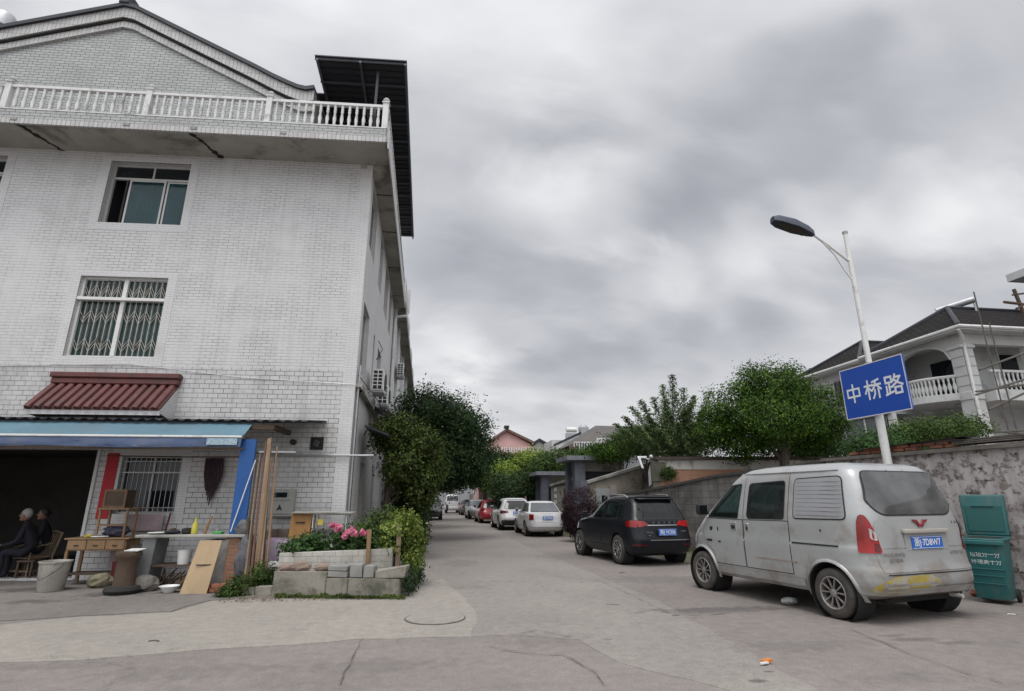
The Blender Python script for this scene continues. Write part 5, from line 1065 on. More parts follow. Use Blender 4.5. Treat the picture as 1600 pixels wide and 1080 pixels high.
# purple clipped bush
p = gnd(908, 840); q = aty(908, 800, 21.0)
shrub('clipped_bush', 'round clipped dark purple bush beside the yard wall', [(q.x, 21.0, 1.12, .78, .75, .92), (q.x+.1, 21.1, .75, .82, .8, .7)], 2600, 6, .06, L_purple, 111, .05, 'bush', base=(q.x, 21, 0), lo=.8, rag=.06)
rng = np.random.default_rng(8); n = 5200; u_ = rng.uniform(0, 1, n); gy = 10.2+u_*16; gx = 9.05-.17*(gy-10.2)*1.02-.12+rng.normal(0, .16, n)
leaf_mesh('wall_foot_grass', np.stack([gx, gy, rng.uniform(.01, .14, n)], 1), np.tile([0, -1., .2], (n, 1)), .10, leafmat('grass', (.06, .075, .03), (.16, .15, .07)), None, rng, .12, .6, kind='stuff', label='rough grass along the foot of the block wall', cat='grass')

# ------------------------------------------------------------ yard walls on the right
def lineframe(a, b): a = Vector((a[0], a[1])); d = Vector((b[0]-a[0], b[1]-a[1])).normalized(); return Fr((a.x, a.y), (d.x, d.y), (d.y, -d.x))
Fw = lineframe((9.7, 7.5), (7.9, 17.5))
bw = thing('block_wall', 'weathered grey block wall with sloping coping running behind the black suv', 'wall', tuple(Fw(8, 0, 0)))
def profwall(mb, prof, v0, v1, fr_):
    for (a, za), (b, zb) in zip(prof, prof[1:]): mb.hexa([(a, v0, -.05), (b, v0, -.05), (b, v1, -.05), (a, v1, -.05), (a, v0, za), (b, v0, zb), (b, v1, zb), (a, v1, za)])
profwall_top = [(4.25, 2.36), (8.14, 2.19), (10.1, 2.0), (12.55, 1.78), (14.8, 1.60)]
m_ = MB(Fw); profwall(m_, profwall_top, 0, .2, Fw); m_.build('blockwork', M_block, bw)
m_ = MB(Fw)
for (a, za), (b, zb) in zip(profwall_top, profwall_top[1:]): m_.hexa([(a, -.05, za), (b, -.05, zb), (b, .25, zb), (a, .25, za), (a, -.05, za+.08), (b, -.05, zb+.08), (b, .25, zb+.08), (a, .25, za+.08)])
m_.build('coping', pm('dark_coping', (.075, .07, .065), .95, .3, 3, bmp=.4), bw)
ww = thing('painted_wall', 'block wall with flaking white paint behind the green bin', 'wall', tuple(Fw(2, 0, 0)))
m_ = MB(Fw); profwall(m_, [(-9, 2.44), (.5, 2.44), (4.245, 2.40)], 0, .22, Fw); m_.build('blockwork', M_blockpaint, ww)
M_slabc = pm('rough_slab_coping', (.17, .155, .135), .95, .4, 3, stain=(.05, .045, .04), sscale=2.5, bmp=.6)
m_ = MB(Fw).hexa([(-9, -.10, 2.44), (4.3, -.10, 2.40), (4.3, .35, 2.40), (-9, .35, 2.44), (-9, -.10, 2.53), (4.3, -.10, 2.48), (4.3, .35, 2.48), (-9, .35, 2.53)]); m_.build('coping', M_slabc, ww, jitter=.012)
for i in range(3): MB(Fw).box(-1+i*.02, 1.4+i*.03, -.05+i*.04, .3, 2.535+i*.035, 2.565+i*.035).build('slate_slab', M_slabc, ww, jitter=.01)
bl_ = thing('brick_stack', 'rows of old orange bricks laid on the coping of the painted wall', 'bricks', tuple(Fw(2.4, 0, 2.5))); rr = random.Random(6)
for r_ in range(2):
    for i in range(9-r_*2):
        u = 1.35+i*.25+r_*.15; z = 2.505+r_*.062
        if rr.random() < .12: continue
        MB(Fw).box(u, u+.22, -.02+rr.uniform(-.02, .02), .1, z, z+.056).build('brick', M_brickblk, bl_, bevel=.006)
m_ = MB(Fw).hexa([(1.2, -.1, 2.66), (3.4, -.1, 2.60), (3.4, .35, 2.60), (1.2, .35, 2.66), (1.2, -.1, 2.68), (3.4, -.1, 2.62), (3.4, .35, 2.62), (1.2, .35, 2.68)]).build('roofing_sheet', M_darkroof, None, jitter=.02, label='dark roofing sheet lying over the bricks on the wall', cat='sheet')
# upper wall behind
F2 = ang_frame((0, 21), -7.7)
uw = thing('upper_wall', 'upper yard wall with stained white band over bare orange brick', 'wall', tuple(F2(12, 0, 0)))
MB(F2).box(8.35, 19, 0, .22, 0, 2.62).build('brickwork', M_orangebrick, uw); MB(F2).box(8.35, 19, -.02, .2, 2.63, 2.98).build('plaster_band', M_plaster, uw); MB(F2).box(8.2, 19, -.12, .35, 2.985, 3.10).build('coping', pm('brown_coping', (.075, .055, .048), .95, .3, 3, bmp=.4), uw)
MB(F2).box(8.1, 8.349, -.03, .22, 0, 2.97).box(8.05, 8.6, -.06, -.021, 2.2, 2.9).build('mossy_pier', pm('mossy_plaster', (.13, .12, .10), .95, .3, 2, stain=(.05, .06, .03)), uw)
shrub('wall_creeper', 'small green creeper on the pier at the left end of the upper wall', [(F2(8.7, -.1, 0).x, F2(8.7, -.1, 0).y, 2.5, .3, .12, .25)], 180, 5, .07, L_mid, 120, .05, 'creeper')
t = thing('security_camera', 'white security camera on a bracket at the left end of the yard wall', 'security camera', tuple(F2(8.0, -.2, 2.9)))
MB(F2).path([(8.05, -.05, 2.92), (7.95, -.25, 3.0), (7.75, -.3, 3.02)], .02, 6).build('bracket', M_white, t); MB(F2).hexa([(7.62, -.42, 2.66), (7.70, -.42, 2.64), (7.70, -.32, 2.64), (7.62, -.32, 2.66), (7.50, -.38, 3.05), (7.60, -.38, 3.07), (7.60, -.28, 3.07), (7.50, -.28, 3.05)]).build('housing', M_white, t, bevel=.01)
MB(F2).box(7.50, 7.85, -.36, -.28, 3.02, 3.10).build('hood', M_white, t, bevel=.015); MB().ball(F2(8.05, -.2, 3.08), .09, .09, .09).build('dome', M_steel, t, smooth=True)
# outbuilding with sloping parapet, white door and tan wall
F3 = ang_frame((0, 24.2), -7.7)
def f3(px, py): u, z = F3.hit(px, py); return (u, z)
ob = thing('yard_outbuilding', 'low outbuilding with sloping concrete parapet and a grey white door', 'building', tuple(F3(8, 0, 0)))
l0, r0 = f3(918, 757), f3(1012, 727)
m_ = MB(F3).prism([(l0[0], 0), (r0[0], 0), (r0[0], r0[1]), (l0[0], l0[1])], 0, 2.5); m_.build('wall', pm('tan_wall', (.27, .245, .20), .9, .2, 1.5, stain=(.09, .08, .055), smin=.5, smax=.66, sscale=1.2), ob)
MB(F3).hexa([(l0[0]-.1, -.12, l0[1]), (r0[0]+.1, -.12, r0[1]), (r0[0]+.1, 2.6, r0[1]), (l0[0]-.1, 2.6, l0[1]), (l0[0]-.1, -.12, l0[1]+.12), (r0[0]+.1, -.12, r0[1]+.12), (r0[0]+.1, 2.6, r0[1]+.12), (l0[0]-.1, 2.6, l0[1]+.12)]).build('parapet_coping', M_conc, ob)
a, b = f3(930, 760)[0], f3(952, 760)[0]; c, d = f3(963, 760)[0], 0
MB(F3).box(a, b, -.03, -.002, .1, 2.0).build('door', pm('grey_door', (.30, .31, .31), .6, .15, 2), ob); MB(F3).box(b+.02, c, -.02, -.002, .0, 2.15).build('painted_panel', pm('pinkish_plaster', (.33, .29, .275), .9, .15, 1.5, stain=(.16, .14, .12)), ob)
MB(F3).box(a+.25, a+.5, -.045, -.031, 1.35, 1.7).build('door_window', M_glass, ob); MB(F3).box(l0[0]-.35, l0[0]-.02, -.2, .3, 0, 2.3).build('pier', M_conc_dark, ob)
# gates: concrete canopies on dark columns
def gate(px0, px1, py, y, label, thick=.22, dep=3.0, col=((900, 925),), h=None):
    a = aty(px0, py, y); b = aty(px1, py, y); z = a.z if h is None else h
    t = thing('yard_gate', label, 'gate', (a.x, y, 0), group=None)
    MB().hexa([(a.x, y, z-.05), (b.x, y, z-.05), (b.x, y+dep, z-.05), (a.x, y+dep, z-.05), (a.x, y, z+thick-.05), (b.x, y, z+thick-.05), (b.x, y+dep, z+thick-.05), (a.x, y+dep, z+thick-.05)]).build('canopy_slab', pm('bluish_concrete', (.19, .20, .225), .9, .25, 2, stain=(.08, .085, .09), sscale=1.5), t)
    for c0, c1 in col:
        ca, cb = aty(c0, 760, y+.3).x, aty(c1, 760, y+.3).x
        MB().box(ca, cb, y+.3, y+.85, 0, z-.05).build('column', M_conc_dark, t); MB().box(ca, cb, y+dep-.6, y+dep-.1, 0, z-.05).build('column', M_conc_dark, t)
    MB().box(aty(px0+14, py, y+1).x, b.x, y+1.0, y+dep-.3, z-.55, z-.051).build('lintel_box', M_conc, t)
    ca = aty(col[0][1], 760, y+.9).x; MB().box(ca, b.x-.1, y+1.2, y+1.26, 0, z-.56).build('gate_leaf', pm('dark_gate_metal', (.03, .035, .045), .6, .3, 3), t)
    return t, z
t, zg = gate(886, 985, 717, 27, 'concrete canopy gate on dark columns nearest the purple bush', col=((899, 915),), dep=2.6)
gate(838, 892, 741, 33, 'second concrete canopy gate further along the right side', col=((846, 857),), dep=2.6)
gate(823, 850, 753, 40, 'third small canopy gate behind the white suv', col=((829, 836),), dep=2.2)
yw = thing('yard_wall', 'cream yard wall with notices between the first and second gate', 'wall', (7, 31, 0)); a = aty(860, 770, 33.2).x; b = aty(900, 770, 28.6).x
fy = lineframe((b, 28.6), (a, 33.0)); Ly = math.hypot(b-a, 4.4); MB(fy).box(0, Ly, 0, .25, 0, 2.25).build('wall', M_cream, yw)
MB(fy).hexa([(-.1, -.1, 2.55), (Ly, -.1, 2.25), (Ly, .5, 2.25), (-.1, .5, 2.55), (-.1, -.1, 2.68), (Ly, -.1, 2.38), (Ly, .5, 2.38), (-.1, .5, 2.68)]).build('coping', M_conc, yw)
MB(fy).box(1.0, 2.0, -.02, -.001, 1.3, 2.1).build('barred_opening', pm('rusty_opening', (.09, .06, .05), .9, .3, 5), yw)
for k, (u, z) in enumerate(((3.3, 1.95), (3.3, 1.6), (3.35, 1.25))): MB(fy).box(u, u+.45, -.02, -.001, z, z+.22).build('notice', M_white, yw)
yw = thing('yard_wall', 'cream yard wall beyond the second gate behind the white suv', 'wall', (7, 38, 0)); a = aty(826, 770, 46).x; b = aty(846, 770, 35.6).x
fy = lineframe((b, 35.6), (a, 46)); MB(fy).box(0, 10.5, 0, .25, 0, 2.0).build('wall', M_cream, yw); MB(fy).box(-.1, 10.6, -.08, .35, 2.001, 2.12).build('coping', M_conc, yw)
MB().box(5.2, 5.4, 48, 90, 0, 2.2).build('yard_wall', M_cream, None, label='far cream wall along the right side of the street under the trees', cat='wall')
MB().path([(7.4, 31.0, 0), (7.0, 31.2, 2.0)], .05, 6).build('leaning_timber', M_wood_d, None, label='dark timber leaning against the wall by the second gate', cat='timber')
MB().box(-8, 14, 118, 119, 0, 4).build('end_wall', M_villa_gray, None, label='pale wall closing the far end of the street', cat='wall')
shrub('tree_stump_plants', 'dark plants under the far trees beside the yard wall', [(5.0, 31.5, .5, .5, 1.5, .5)], 400, 5, .1, L_dark, 121, .08, 'plants')

# ------------------------------------------------------------ houses on the right, far to near
def gabled(name, label, y, corners, wallm, roofm, dep=8, cat='house'):
    """front gable: photo points left eave, apex, right eave"""
    (lx, ly), (ax, ay), (rx, ry) = corners; l_, a, r_ = aty(lx, ly, y), aty(ax, ay, y), aty(rx, ry, y); t = thing(name, label, cat, (a.x, y, 0))
    MB().prism([(l_.x+.3, 0), (r_.x-.3, 0), (r_.x-.3, r_.z), (a.x, a.z), (l_.x+.3, l_.z)], y, y+dep).build('wall', wallm, t)
    for p, q in ((l_, a), (a, r_)):
        MB().hexa([(p.x, y-.4, p.z), (q.x, y-.4, q.z), (q.x, y+dep, q.z), (p.x, y+dep, p.z), (p.x, y-.4, p.z+.28), (q.x, y-.4, q.z+.28), (q.x, y+dep, q.z+.28), (p.x, y+dep, p.z+.28)]).build('roof', roofm, t)
    return t, l_, a, r_
t, l_, a, r_ = gabled('pink_house', 'pink gable fronted house at the end of the street', 58, [(745, 705), (791, 674), (833, 694)], M_pink, pm('brown_roof', (.17, .10, .085), .8, .3, 2))
MB().box(a.x-.25, a.x+.25, 57.4, 58.2, a.z+.28, a.z+.55).build('finial', M_darkroof, t)
za = aty(790, 703, 57).z; MB().box(l_.x, r_.x-.2, 56.6, 57.0, za-.4, za+.35).build('balcony', pm('pink_pale', (.55, .33, .30), .8, .1, 2), t); MB().box(l_.x, r_.x-.2, 57.0, 57.95, za-.45, za-.25).build('balcony_floor', M_pink, t)
m_ = MB()
for k in range(22): x = l_.x+.2+k*(r_.x-l_.x-.5)/22; m_.box(x, x+.12, 56.55, 56.6, za-.3, za+.25)
m_.build('baluster_row', M_white, t)
for x in (a.x-1.3, a.x+.3): o = MB().box(x, x+1.1, 57.95, 58.02, za-2.4, za-.7).build('window', M_white, t); MB().box(x+.1, x+1.0, 57.93, 57.949, za-2.3, za-.8).build('pane', M_glass, o)
# small white gable and cluster between
t, l_, a, r_ = gabled('white_house', 'small pale house gable just right of the pink house', 66, [(826, 700), (842, 689), (862, 700)], M_villa, M_darkroof)
hz = thing('terraced_house', 'grey roofed house with glazed balcony beyond the trees', 'house', (12, 46, 0))
p0, p1, p2, p3 = aty(895, 700, 45), aty(1010, 700, 45), aty(938, 667, 48), aty(1000, 665, 48)
MB().box(p0.x+.6, p1.x+1, 45.3, 54, 0, p0.z).build('wall', M_villa_gray, hz)
rf = MB(); e0, e1 = aty(905, 690, 44.6), aty(1012, 690, 44.6)
c4 = [(e0.x, 44.6, e0.z), (e1.x, 44.6, e0.z), (e1.x, 55, e0.z), (e0.x, 55, e0.z)]; ap = [(p2.x, 49.5, p2.z+.3), (p3.x+1.5, 49.5, p2.z+.3)]
rf.poly([c4[0], c4[1], ap[1], ap[0]]).poly([c4[1], c4[2], ap[1]]).poly([c4[2], c4[3], ap[0], ap[1]]).poly([c4[3], c4[0], ap[0]]).poly(c4); rf.build('roof', brickmat('grey_brown_roof', (.13, .115, .105), (.10, .09, .085), (.05, .045, .04), .2, .3, .02, .8, bmp=.6, offset=0), hz)
a, b = aty(931, 686, 44.4), aty(985, 686, 44.4); MB().box(a.x, b.x, 44.0, 44.6, a.z-.45, a.z+.05).build('white_fascia', M_white, hz)
a, b = aty(897, 690, 43.5), aty(938, 712, 43.5); gb = MB()
for k in range(11): x = a.x+(b.x-a.x)*k/10; gb.box(x-.04, x+.04, 43.5, 43.56, b.z-.3, a.z-.1)
gb.box(a.x, b.x, 43.49, 43.57, a.z-.1, a.z).box(a.x, b.x, 43.49, 43.57, b.z-.2, b.z-.1); gb.build('glazing_bars', M_white, hz); MB().box(a.x, b.x, 43.6, 45.2, b.z-.3, a.z-.12).build('glazed_balcony', glassmat('pale_glazing', (.13, .14, .15), .1), hz)
MB().hexa([(a.x-1.4, 43.3, a.z-.3), (b.x-1.6, 43.3, a.z+.6), (b.x-1.6, 45, a.z+.6), (a.x-1.4, 45, a.z-.3), (a.x-1.4, 43.3, a.z-.1), (b.x-1.6, 43.3, a.z+.8), (b.x-1.6, 45, a.z+.8), (a.x-1.4, 45, a.z-.1)]).build('lean_to_roof', M_darkroof, hz)
t = thing('rooftop_heater', 'cluster of white rooftop tanks and a water heater above the far houses', 'water heater', (12.5, 60, 9)); p = aty(885, 684, 60); q = aty(912, 678, 60)
t.location = p; WOFF[t.name] = Vector(p)
MB().tube((p.x, 60, p.z+.9), (p.x+1.2, 60, p.z+.9), .3).build('tank', M_white, t); MB().box(p.x-.1, p.x+1.4, 59.9, 60.1, p.z-.4, p.z+.5).build('frame', M_steel, t); MB().lathe(q+Vector((0, 0, -.5)), [(.6, 0), (.6, 1.2), (.3, 1.5)], 14).build('tank', M_steel, t)
MB().box(aty(862, 695, 61).x, aty(925, 695, 61).x, 61, 68, 0, aty(890, 688, 61).z).build('flat_roofed_house', M_villa, None, label='pale flat roofed house with tanks between the pink and the grey roofed houses', cat='house')

# villa
X0, Y0 = 22.25, 19.6
vl = thing('villa', 'white two storey villa with grey tiled hip roof and arched balcony', 'villa', (X0, Y0, 0))
def gx(px, py, x): 
    d = ray(px, py); t = x/d.x; return (d.y*t, EYE+d.z*t)
EZ = 8.62
m_ = MB()     # the corner loggia: pillars, floors; body set back behind it
m_.box(X0+1.6, 34, Y0+.0+1.4, 24.2, 0, EZ).box(X0+.1, 33, 24.2, 29.6, 0, EZ); m_.build('wall', M_villa, vl)
MB().box(X0-.02, X0+.55, Y0-.02, Y0+.545, 0, EZ-.13).build('corner_pillar', M_villa, vl); mb_ = MB()
for z in (6.2, 6.62, 7.04, 7.46): mb_.box(X0-.03, X0+.56, Y0-.03, Y0+.56, z, z+.03)
mb_.build('groove', M_villa_gray, vl); MB().box(X0-.1, X0+.62, Y0-.1, Y0+.62, 7.85, 8.0).build('capital', M_villa, vl, bevel=.02); MB().box(X0-.06, X0+.58, Y0-.06, Y0+.58, 5.6, 5.95).build('capital', M_villa, vl, bevel=.02)
MB().box(X0-.03, X0+.4, 23.2, 24.19, 0, EZ-.13).build('pillar', M_villa, vl); MB().box(X0-.06, X0+.46, 23.14, 23.66, 7.4, 7.5).build('capital', M_villa, vl)
# arch in the left face
ys = [Y0+.55+(23.2-Y0-.55)*k/16 for k in range(17)]; ar = MB()
for a, b in zip(ys, ys[1:]):
    f_ = lambda y: 7.45+.85*math.sqrt(max(0, 1-((y-(Y0+.55+23.2)/2)/((23.2-Y0-.55)/2))**2))
    ar.hexa([(X0, a, f_(a)), (X0, b, f_(b)), (X0+.3, b, f_(b)), (X0+.3, a, f_(a)), (X0, a, EZ-.13), (X0, b, EZ-.13), (X0+.3, b, EZ-.13), (X0+.3, a, EZ-.13)])
ar.build('arch', M_villa, vl); tr_ = MB(); pts = [(X0-.03, y, 7.45+.85*math.sqrt(max(0, 1-((y-(Y0+.55+23.2)/2)/((23.2-Y0-.55)/2))**2))) for y in ys]; tr_.path(pts, .05, 6); tr_.build('arch_moulding', M_villa, vl, smooth=True)
MB().box(X0+.56, 34, Y0+.01, Y0+.3, 8.05, EZ-.13).build('beam', M_villa, vl); MB().box(X0+.32, X0+.55, Y0+.56, 24.1, 8.35, EZ-.13).build('beam', M_villa, vl)
# balcony: bowed out on the left face
bz_ = 5.75; bal = MB(); P_ = [(X0-.75*math.sin(math.pi*k/12), Y0+.5+(2.9)*k/12) for k in range(13)]
for (xa, ya), (xb, yb) in zip(P_, P_[1:]): bal.hexa([(xa-.15, ya, bz_-.1), (xb-.15, yb, bz_-.1), (X0+1.6, yb, bz_-.1), (X0+1.6, ya, bz_-.1), (xa-.15, ya, bz_+.2), (xb-.15, yb, bz_+.2), (X0+1.6, yb, bz_+.2), (X0+1.6, ya, bz_+.2)])
bo = bal.build('balcony', M_villa, vl); MB().path([(x-.05, y, bz_+.95) for x, y in P_], .07, 6).build('balcony_rail', M_villa, bo, smooth=True)
for k in range(21):
    t_ = (k+.5)/21; x, y = X0-.75*math.sin(math.pi*t_)-.05, Y0+.5+2.9*t_; MB().lathe((x, y, bz_+.2), [(.05, 0), (.035, .08), (.085, .28), (.03, .5), (.05, .66), (.05, .7)], 8).build('baluster', M_villa, bo, smooth=True)
MB().box(X0+1.55, X0+1.599, Y0+.9+1.0, Y0+2.1+1.0, bz_+.2, 7.9).build('balcony_door', M_glass, vl)
MB().box(X0+1.54, X0+1.598, Y0+1.4, Y0+1.85, 6.9, 7.5).build('red_lantern', pm('faded_red', (.25, .08, .07), .8, .2, 4), vl)
# right face: recessed wall, balcony and door
MB().box(X0+.6, 34, Y0-.5, Y0+1.4, bz_-.25, bz_+.2).build('front_balcony', M_villa, vl); MB().box(X0+.6, 34, Y0-.5, Y0-.4, bz_+.95, bz_+1.05).build('front_rail', M_villa, vl)
for k in range(26): MB().lathe((X0+.8+k*.22, Y0-.45, bz_+.2), [(.045, 0), (.03, .08), (.075, .28), (.03, .5), (.045, .66), (.045, .75)], 7).build('baluster', M_villa, vl, smooth=True)
MB().box(X0+3.5, X0+4.3, Y0+1.3, Y0+1.39, bz_+.2, 8.0).build('door', M_glass, vl)
MB().box(X0+3.3, X0+3.7, Y0-.2, Y0+.3, 5.95, 8.05).build('pillar', M_villa, vl); MB().box(X0+3.3, X0+3.7, Y0-.2, Y0+.3, 0, 5.4).build('pillar', M_villa, vl)
# roofs
def hip(x0, y0, x1, y1, z, zt, inset, name='roof'):
    m_ = MB(); c = [(x0, y0, z), (x1, y0, z), (x1, y1, z), (x0, y1, z)]; ym = (y0+y1)/2; A, B = (x0+inset, ym, zt), (x1-inset, ym, zt)
    m_.poly([c[0], c[1], B, A]).poly([c[1], c[2], B]).poly([c[2], c[3], A, B]).poly([c[3], c[0], A]); o = m_.build(name, M_rooftile_v, vl)
    MB().box(x0, x1, y0, y1, z-.16, z-.004).build('eaves', M_villa, vl); MB().path([(x0-.05, y1, z-.03), (x0-.05, y0-.05, z-.03), (x1, y0-.05, z-.03)], .07, 6).build('gutter', M_white, vl)
    for p, q in ((c[0], A), (c[3], A), (A, B)): MB().path([Vector(p)+Vector((0, 0, .03)), Vector(q)+Vector((0, 0, .03))], .10, 6).build('ridge', M_darkroof, vl)
M_rooftile_v = brickmat('villa_roof_tile', (.034, .029, .027), (.021, .018, .018), (.005, .005, .005), .26, .34, .05, .9, bmp=1.0, offset=0, spec=.15)
hip(21.7, 19.0, 35, 24.6, EZ+.04, 10.55, 2.8); hip(21.75, 24.7, 33.5, 30.2, EZ+.0, 10.45, 2.8); hip(23.2, 31, 30, 36, EZ+.0, 10.2, 2.4); MB().box(23.7, 30, 30.2, 35.5, 0, EZ-.2).build('rear_wing', M_villa_gray, vl)
MB().path([(21.7, 19.05, 8.5), (22.1, 19.3, 8.3), (22.3, 19.5, 8.0), (22.32, 19.5, 7.8), (22.2, 19.48, 0)], .06, 8).build('downpipe', M_white, vl, smooth=True)
for (y0_, y1_, z0_, z1_) in ((25.0, 27.4, 6.4, 8.0), (24.6, 26.2, 3.6, 5.2)):
    o = MB().box(X0-.01, X0+.08, y0_, y1_, z0_, z1_).build('window', M_villa_gray, vl); g2 = MB()
    MB().box(X0-.03, X0-.012, y0_+.1, y1_-.1, z0_+.1, z1_-.1).build('pane', M_glass, o)
    for k in range(7): g2.box(X0-.06, X0-.032, y0_+.1+k*(y1_-y0_-.2)/6-.02, y0_+.1+k*(y1_-y0_-.2)/6+.02, z0_+.1, z1_-.1)
    g2.build('grille', M_wood_d, o)
# lower glazed porch and parapet of the wing
pp = [gx(1283, 712, X0-1.5), gx(1400, 700, X0-1.5)]; MB().box(X0-1.5, X0, 22.3, 28.0, 3.2, 3.5).build('porch_floor', M_villa, vl); o = MB().box(X0-1.5, X0-1.4, 22.3, 28.0, 4.15, 4.27).build('porch_rail', M_villa, vl)
for k in range(25): MB().lathe((X0-1.45, 22.4+k*.23, 3.5), [(.04, 0), (.03, .06), (.07, .24), (.03, .45), (.04, .65)], 7).build('baluster', M_villa, o, smooth=True)
for y in (22.5, 23.9, 25.3, 26.7, 27.9): MB().box(X0-1.5, X0-1.42, y, y+.08, 4.27, 5.4).build('porch_post', M_white, vl)
MB().box(X0-1.46, X0-1.44, 22.5, 27.9, 4.28, 5.35).build('porch_glass', glassmat('porch_glass', (.10, .12, .125), .1), vl); MB().box(X0-1.6, X0, 22.3, 28.2, 5.36, 5.5).build('porch_roof', M_villa_gray, vl)
MB().box(X0-1.5, X0-1.3, 22.2, 22.6, 0, 5.4).build('porch_pillar', M_villa, vl)
t = thing('solar_water_heater', 'white solar water heater tube frame on the villa ridge', 'water heater', (25.5, 22, 10.5))
q = aty(1510, 476, 22); MB().tube((q.x-1.15, 22.6, q.z-.20), (q.x, 21.6, q.z+.12), .17, n=12).build('tank', M_steel, t, smooth=True, sharp=60); MB().tube((q.x, 21.6, q.z+.1), (q.x, 21.6, q.z-.6), .05).build('stand', M_steel, t)
# scaffold of bamboo at the right
t = thing('bamboo_scaffold', 'pole scaffold standing in front of the villa at the right edge', 'scaffold', (22.5, 17.5, 0))
def pole3(a, b, r=.024): MB().path([a, b], r, 7).build('scaffold_pole', M_scaf, t, smooth=True)
M_scaf = pm('grey_bamboo', (.10, .092, .08), .8, .3, 4)
Ysc = 17.6; s2 = lambda px, py: aty(px, py, Ysc)
pole3(s2(1600, 690)+Vector((-.1, 0, 0))*0+Vector((-.2, 0, -3)), Vector((s2(1600, 690).x-.2, Ysc, 8.3)))
for x_, zt in ((s2(1580, 690).x, 9.6), (s2(1575, 690).x+.5, 7.2), (s2(1600, 690).x+1.3, 8)): pole3((x_, Ysc, 0), (x_, Ysc, zt))
for p, q in (((1530, 578), (1610, 548)), ((1525, 617), (1610, 590)), ((1525, 612), (1610, 600)), ((1545, 676), (1610, 672)), ((1545, 672), (1612, 680)), ((1545, 640), (1610, 610))): pole3(s2(*p), s2(*q), .04)
t2 = thing('antenna_mast', 'timber cross pole frame rising above the villa roof at the right edge', 'mast', tuple(aty(1595, 690, 18)))
for p, q, r in (((1584, 452), (1604, 500), .07), ((1569, 472), (1612, 477), .06), ((1582, 461), (1612, 457), .04), ((1588, 483), (1612, 468), .05)): MB().path([aty(*p, 18), aty(*q, 18)], r, 7).build('cross_pole', M_wood_d, t2, smooth=True)
MB().path([aty(1604, 500, 18), (aty(1604, 500, 18).x+.1, 18, 0)], .07, 7).build('post', M_wood_d, t2)
p = aty(1574, 441, 22); hh = thing('concrete_house', 'neighbouring house whose flat concrete eaves slab juts in at the right edge', 'house', (p.x+2, 16.5, 0))
MB().box(p.x, p.x+8, 14.5, 22, p.z, p.z+.38).build('eaves_slab', M_villa, hh); MB().box(p.x+1.8, p.x+8, 15.5, 21.5, 0, p.z).build('wall', M_villa_gray, hh)
# ------------------------------------------------------------ street lamp and sign
lx, ly = 9.03, 10.0
lp = thing('street_lamp', 'white street lamp post with dark lamp head above the minivan', 'street lamp', (lx, ly, 0))
MB().path([(lx, ly, 0), (lx, ly, 4.35)], [.085, .075], 16).build('pole', M_white, lp, smooth=True)
MB().path([(lx, ly, 4.35), (lx, ly, 7.42)], [.058, .045], 14).build('upper_pole', M_white, lp, smooth=True); MB().lathe((lx, ly, 4.30), [(.09, 0), (.09, .07), (.06, .08)], 16).build('collar', M_steel, lp)
MB().lathe((lx, ly, 7.40), [(.055, 0), (.06, .05), (.02, .08)], 12).build('finial', M_steel, lp)
MB().path([(lx, ly, 6.70), (lx-.35, ly, 6.98), (lx-.85, ly, 7.36)], [.032, .03, .028], 10).build('arm', M_white, lp, smooth=True)
MB().path([(lx, ly, 6.20), (lx-.18, ly, 6.50), (lx-.35, ly, 6.85), (lx-.62, ly, 7.17)], .018, 8).build('brace', M_white, lp, smooth=True)
hd2 = MB(); th = math.atan2(.30, 1.0); cs, sn = math.cos(th), math.sin(th)
def hp(a, b, c): return (lx-.80-a*cs, ly+b, 7.36+a*sn*.95+c*1.35)
sec = [(0, .05, .05, .06), (.12, .10, .05, .10), (.45, .17, .05, .13), (.85, .15, .05, .10), (1.0, .09, .04, .05)]
rings = []
for a, w_, lo, hi in sec:
    rings.append([hp(a, -w_, -lo), hp(a, w_, -lo), hp(a, w_*.85, hi*.5), hp(a, w_*.4, hi), hp(a, -w_*.4, hi), hp(a, -w_*.85, hi*.5)])
for A, B in zip(rings, rings[1:]):
    for k in range(6): hd2.poly([A[k], A[(k+1) % 6], B[(k+1) % 6], B[k]])
hd2.poly(rings[0]).poly(rings[-1]); o = hd2.build('lamp_head', pm('dark_blue_grey_housing', (.035, .045, .07), .5, .2, 4), lp, smooth=True, sharp=40)
MB().hexa([hp(.2, -.12, -.056), hp(.85, -.11, -.056), hp(.85, .11, -.056), hp(.2, .12, -.056), hp(.2, -.12, -.051), hp(.85, -.11, -.051), hp(.85, .11, -.051), hp(.2, .12, -.051)]).build('lens', pm('dark_lens', (.03, .03, .03), .3, .2, 30), o)
a_s = R(-3); Fsg = Fr((lx-.14, ly), (math.sin(a_s), math.cos(a_s)), (math.cos(a_s), -math.sin(a_s)))
us = [Fsg.hit(*q) for q in ((1310, 579), (1410, 554), (1424, 638), (1325, 658))]
ua = (us[0][0]+us[3][0])/2; ub = (us[1][0]+us[2][0])/2; zb = (us[2][1]+us[3][1])/2; zt = (us[0][1]+us[1][1])/2
SIGN = (ua, ub, zb, zt)
sg = thing('road_sign', 'blue road name sign with white Chinese characters clamped to the lamp post', 'sign', tuple(Fsg((ua+ub)/2, 0, zb)))
MB(Fsg).box(ub, ua, 0, .03, zb, zt).build('panel', pm('sign_blue', (.012, .07, .38), .45, .06, 3, bmp=0), sg)
sb_ = MB(Fsg)
for a, b, c, d in ((ub, ua, zb, zb+.018), (ub, ua, zt-.018, zt), (ub, ub+.018, zb+.018, zt-.018), (ua-.018, ua, zb+.018, zt-.018)): sb_.box(a, b, -.003, -.0005, c, d)
sb_.build('border', M_white, sg); M_char = pm('sign_white', (.72, .74, .76), .5, .06, 5, bmp=0)
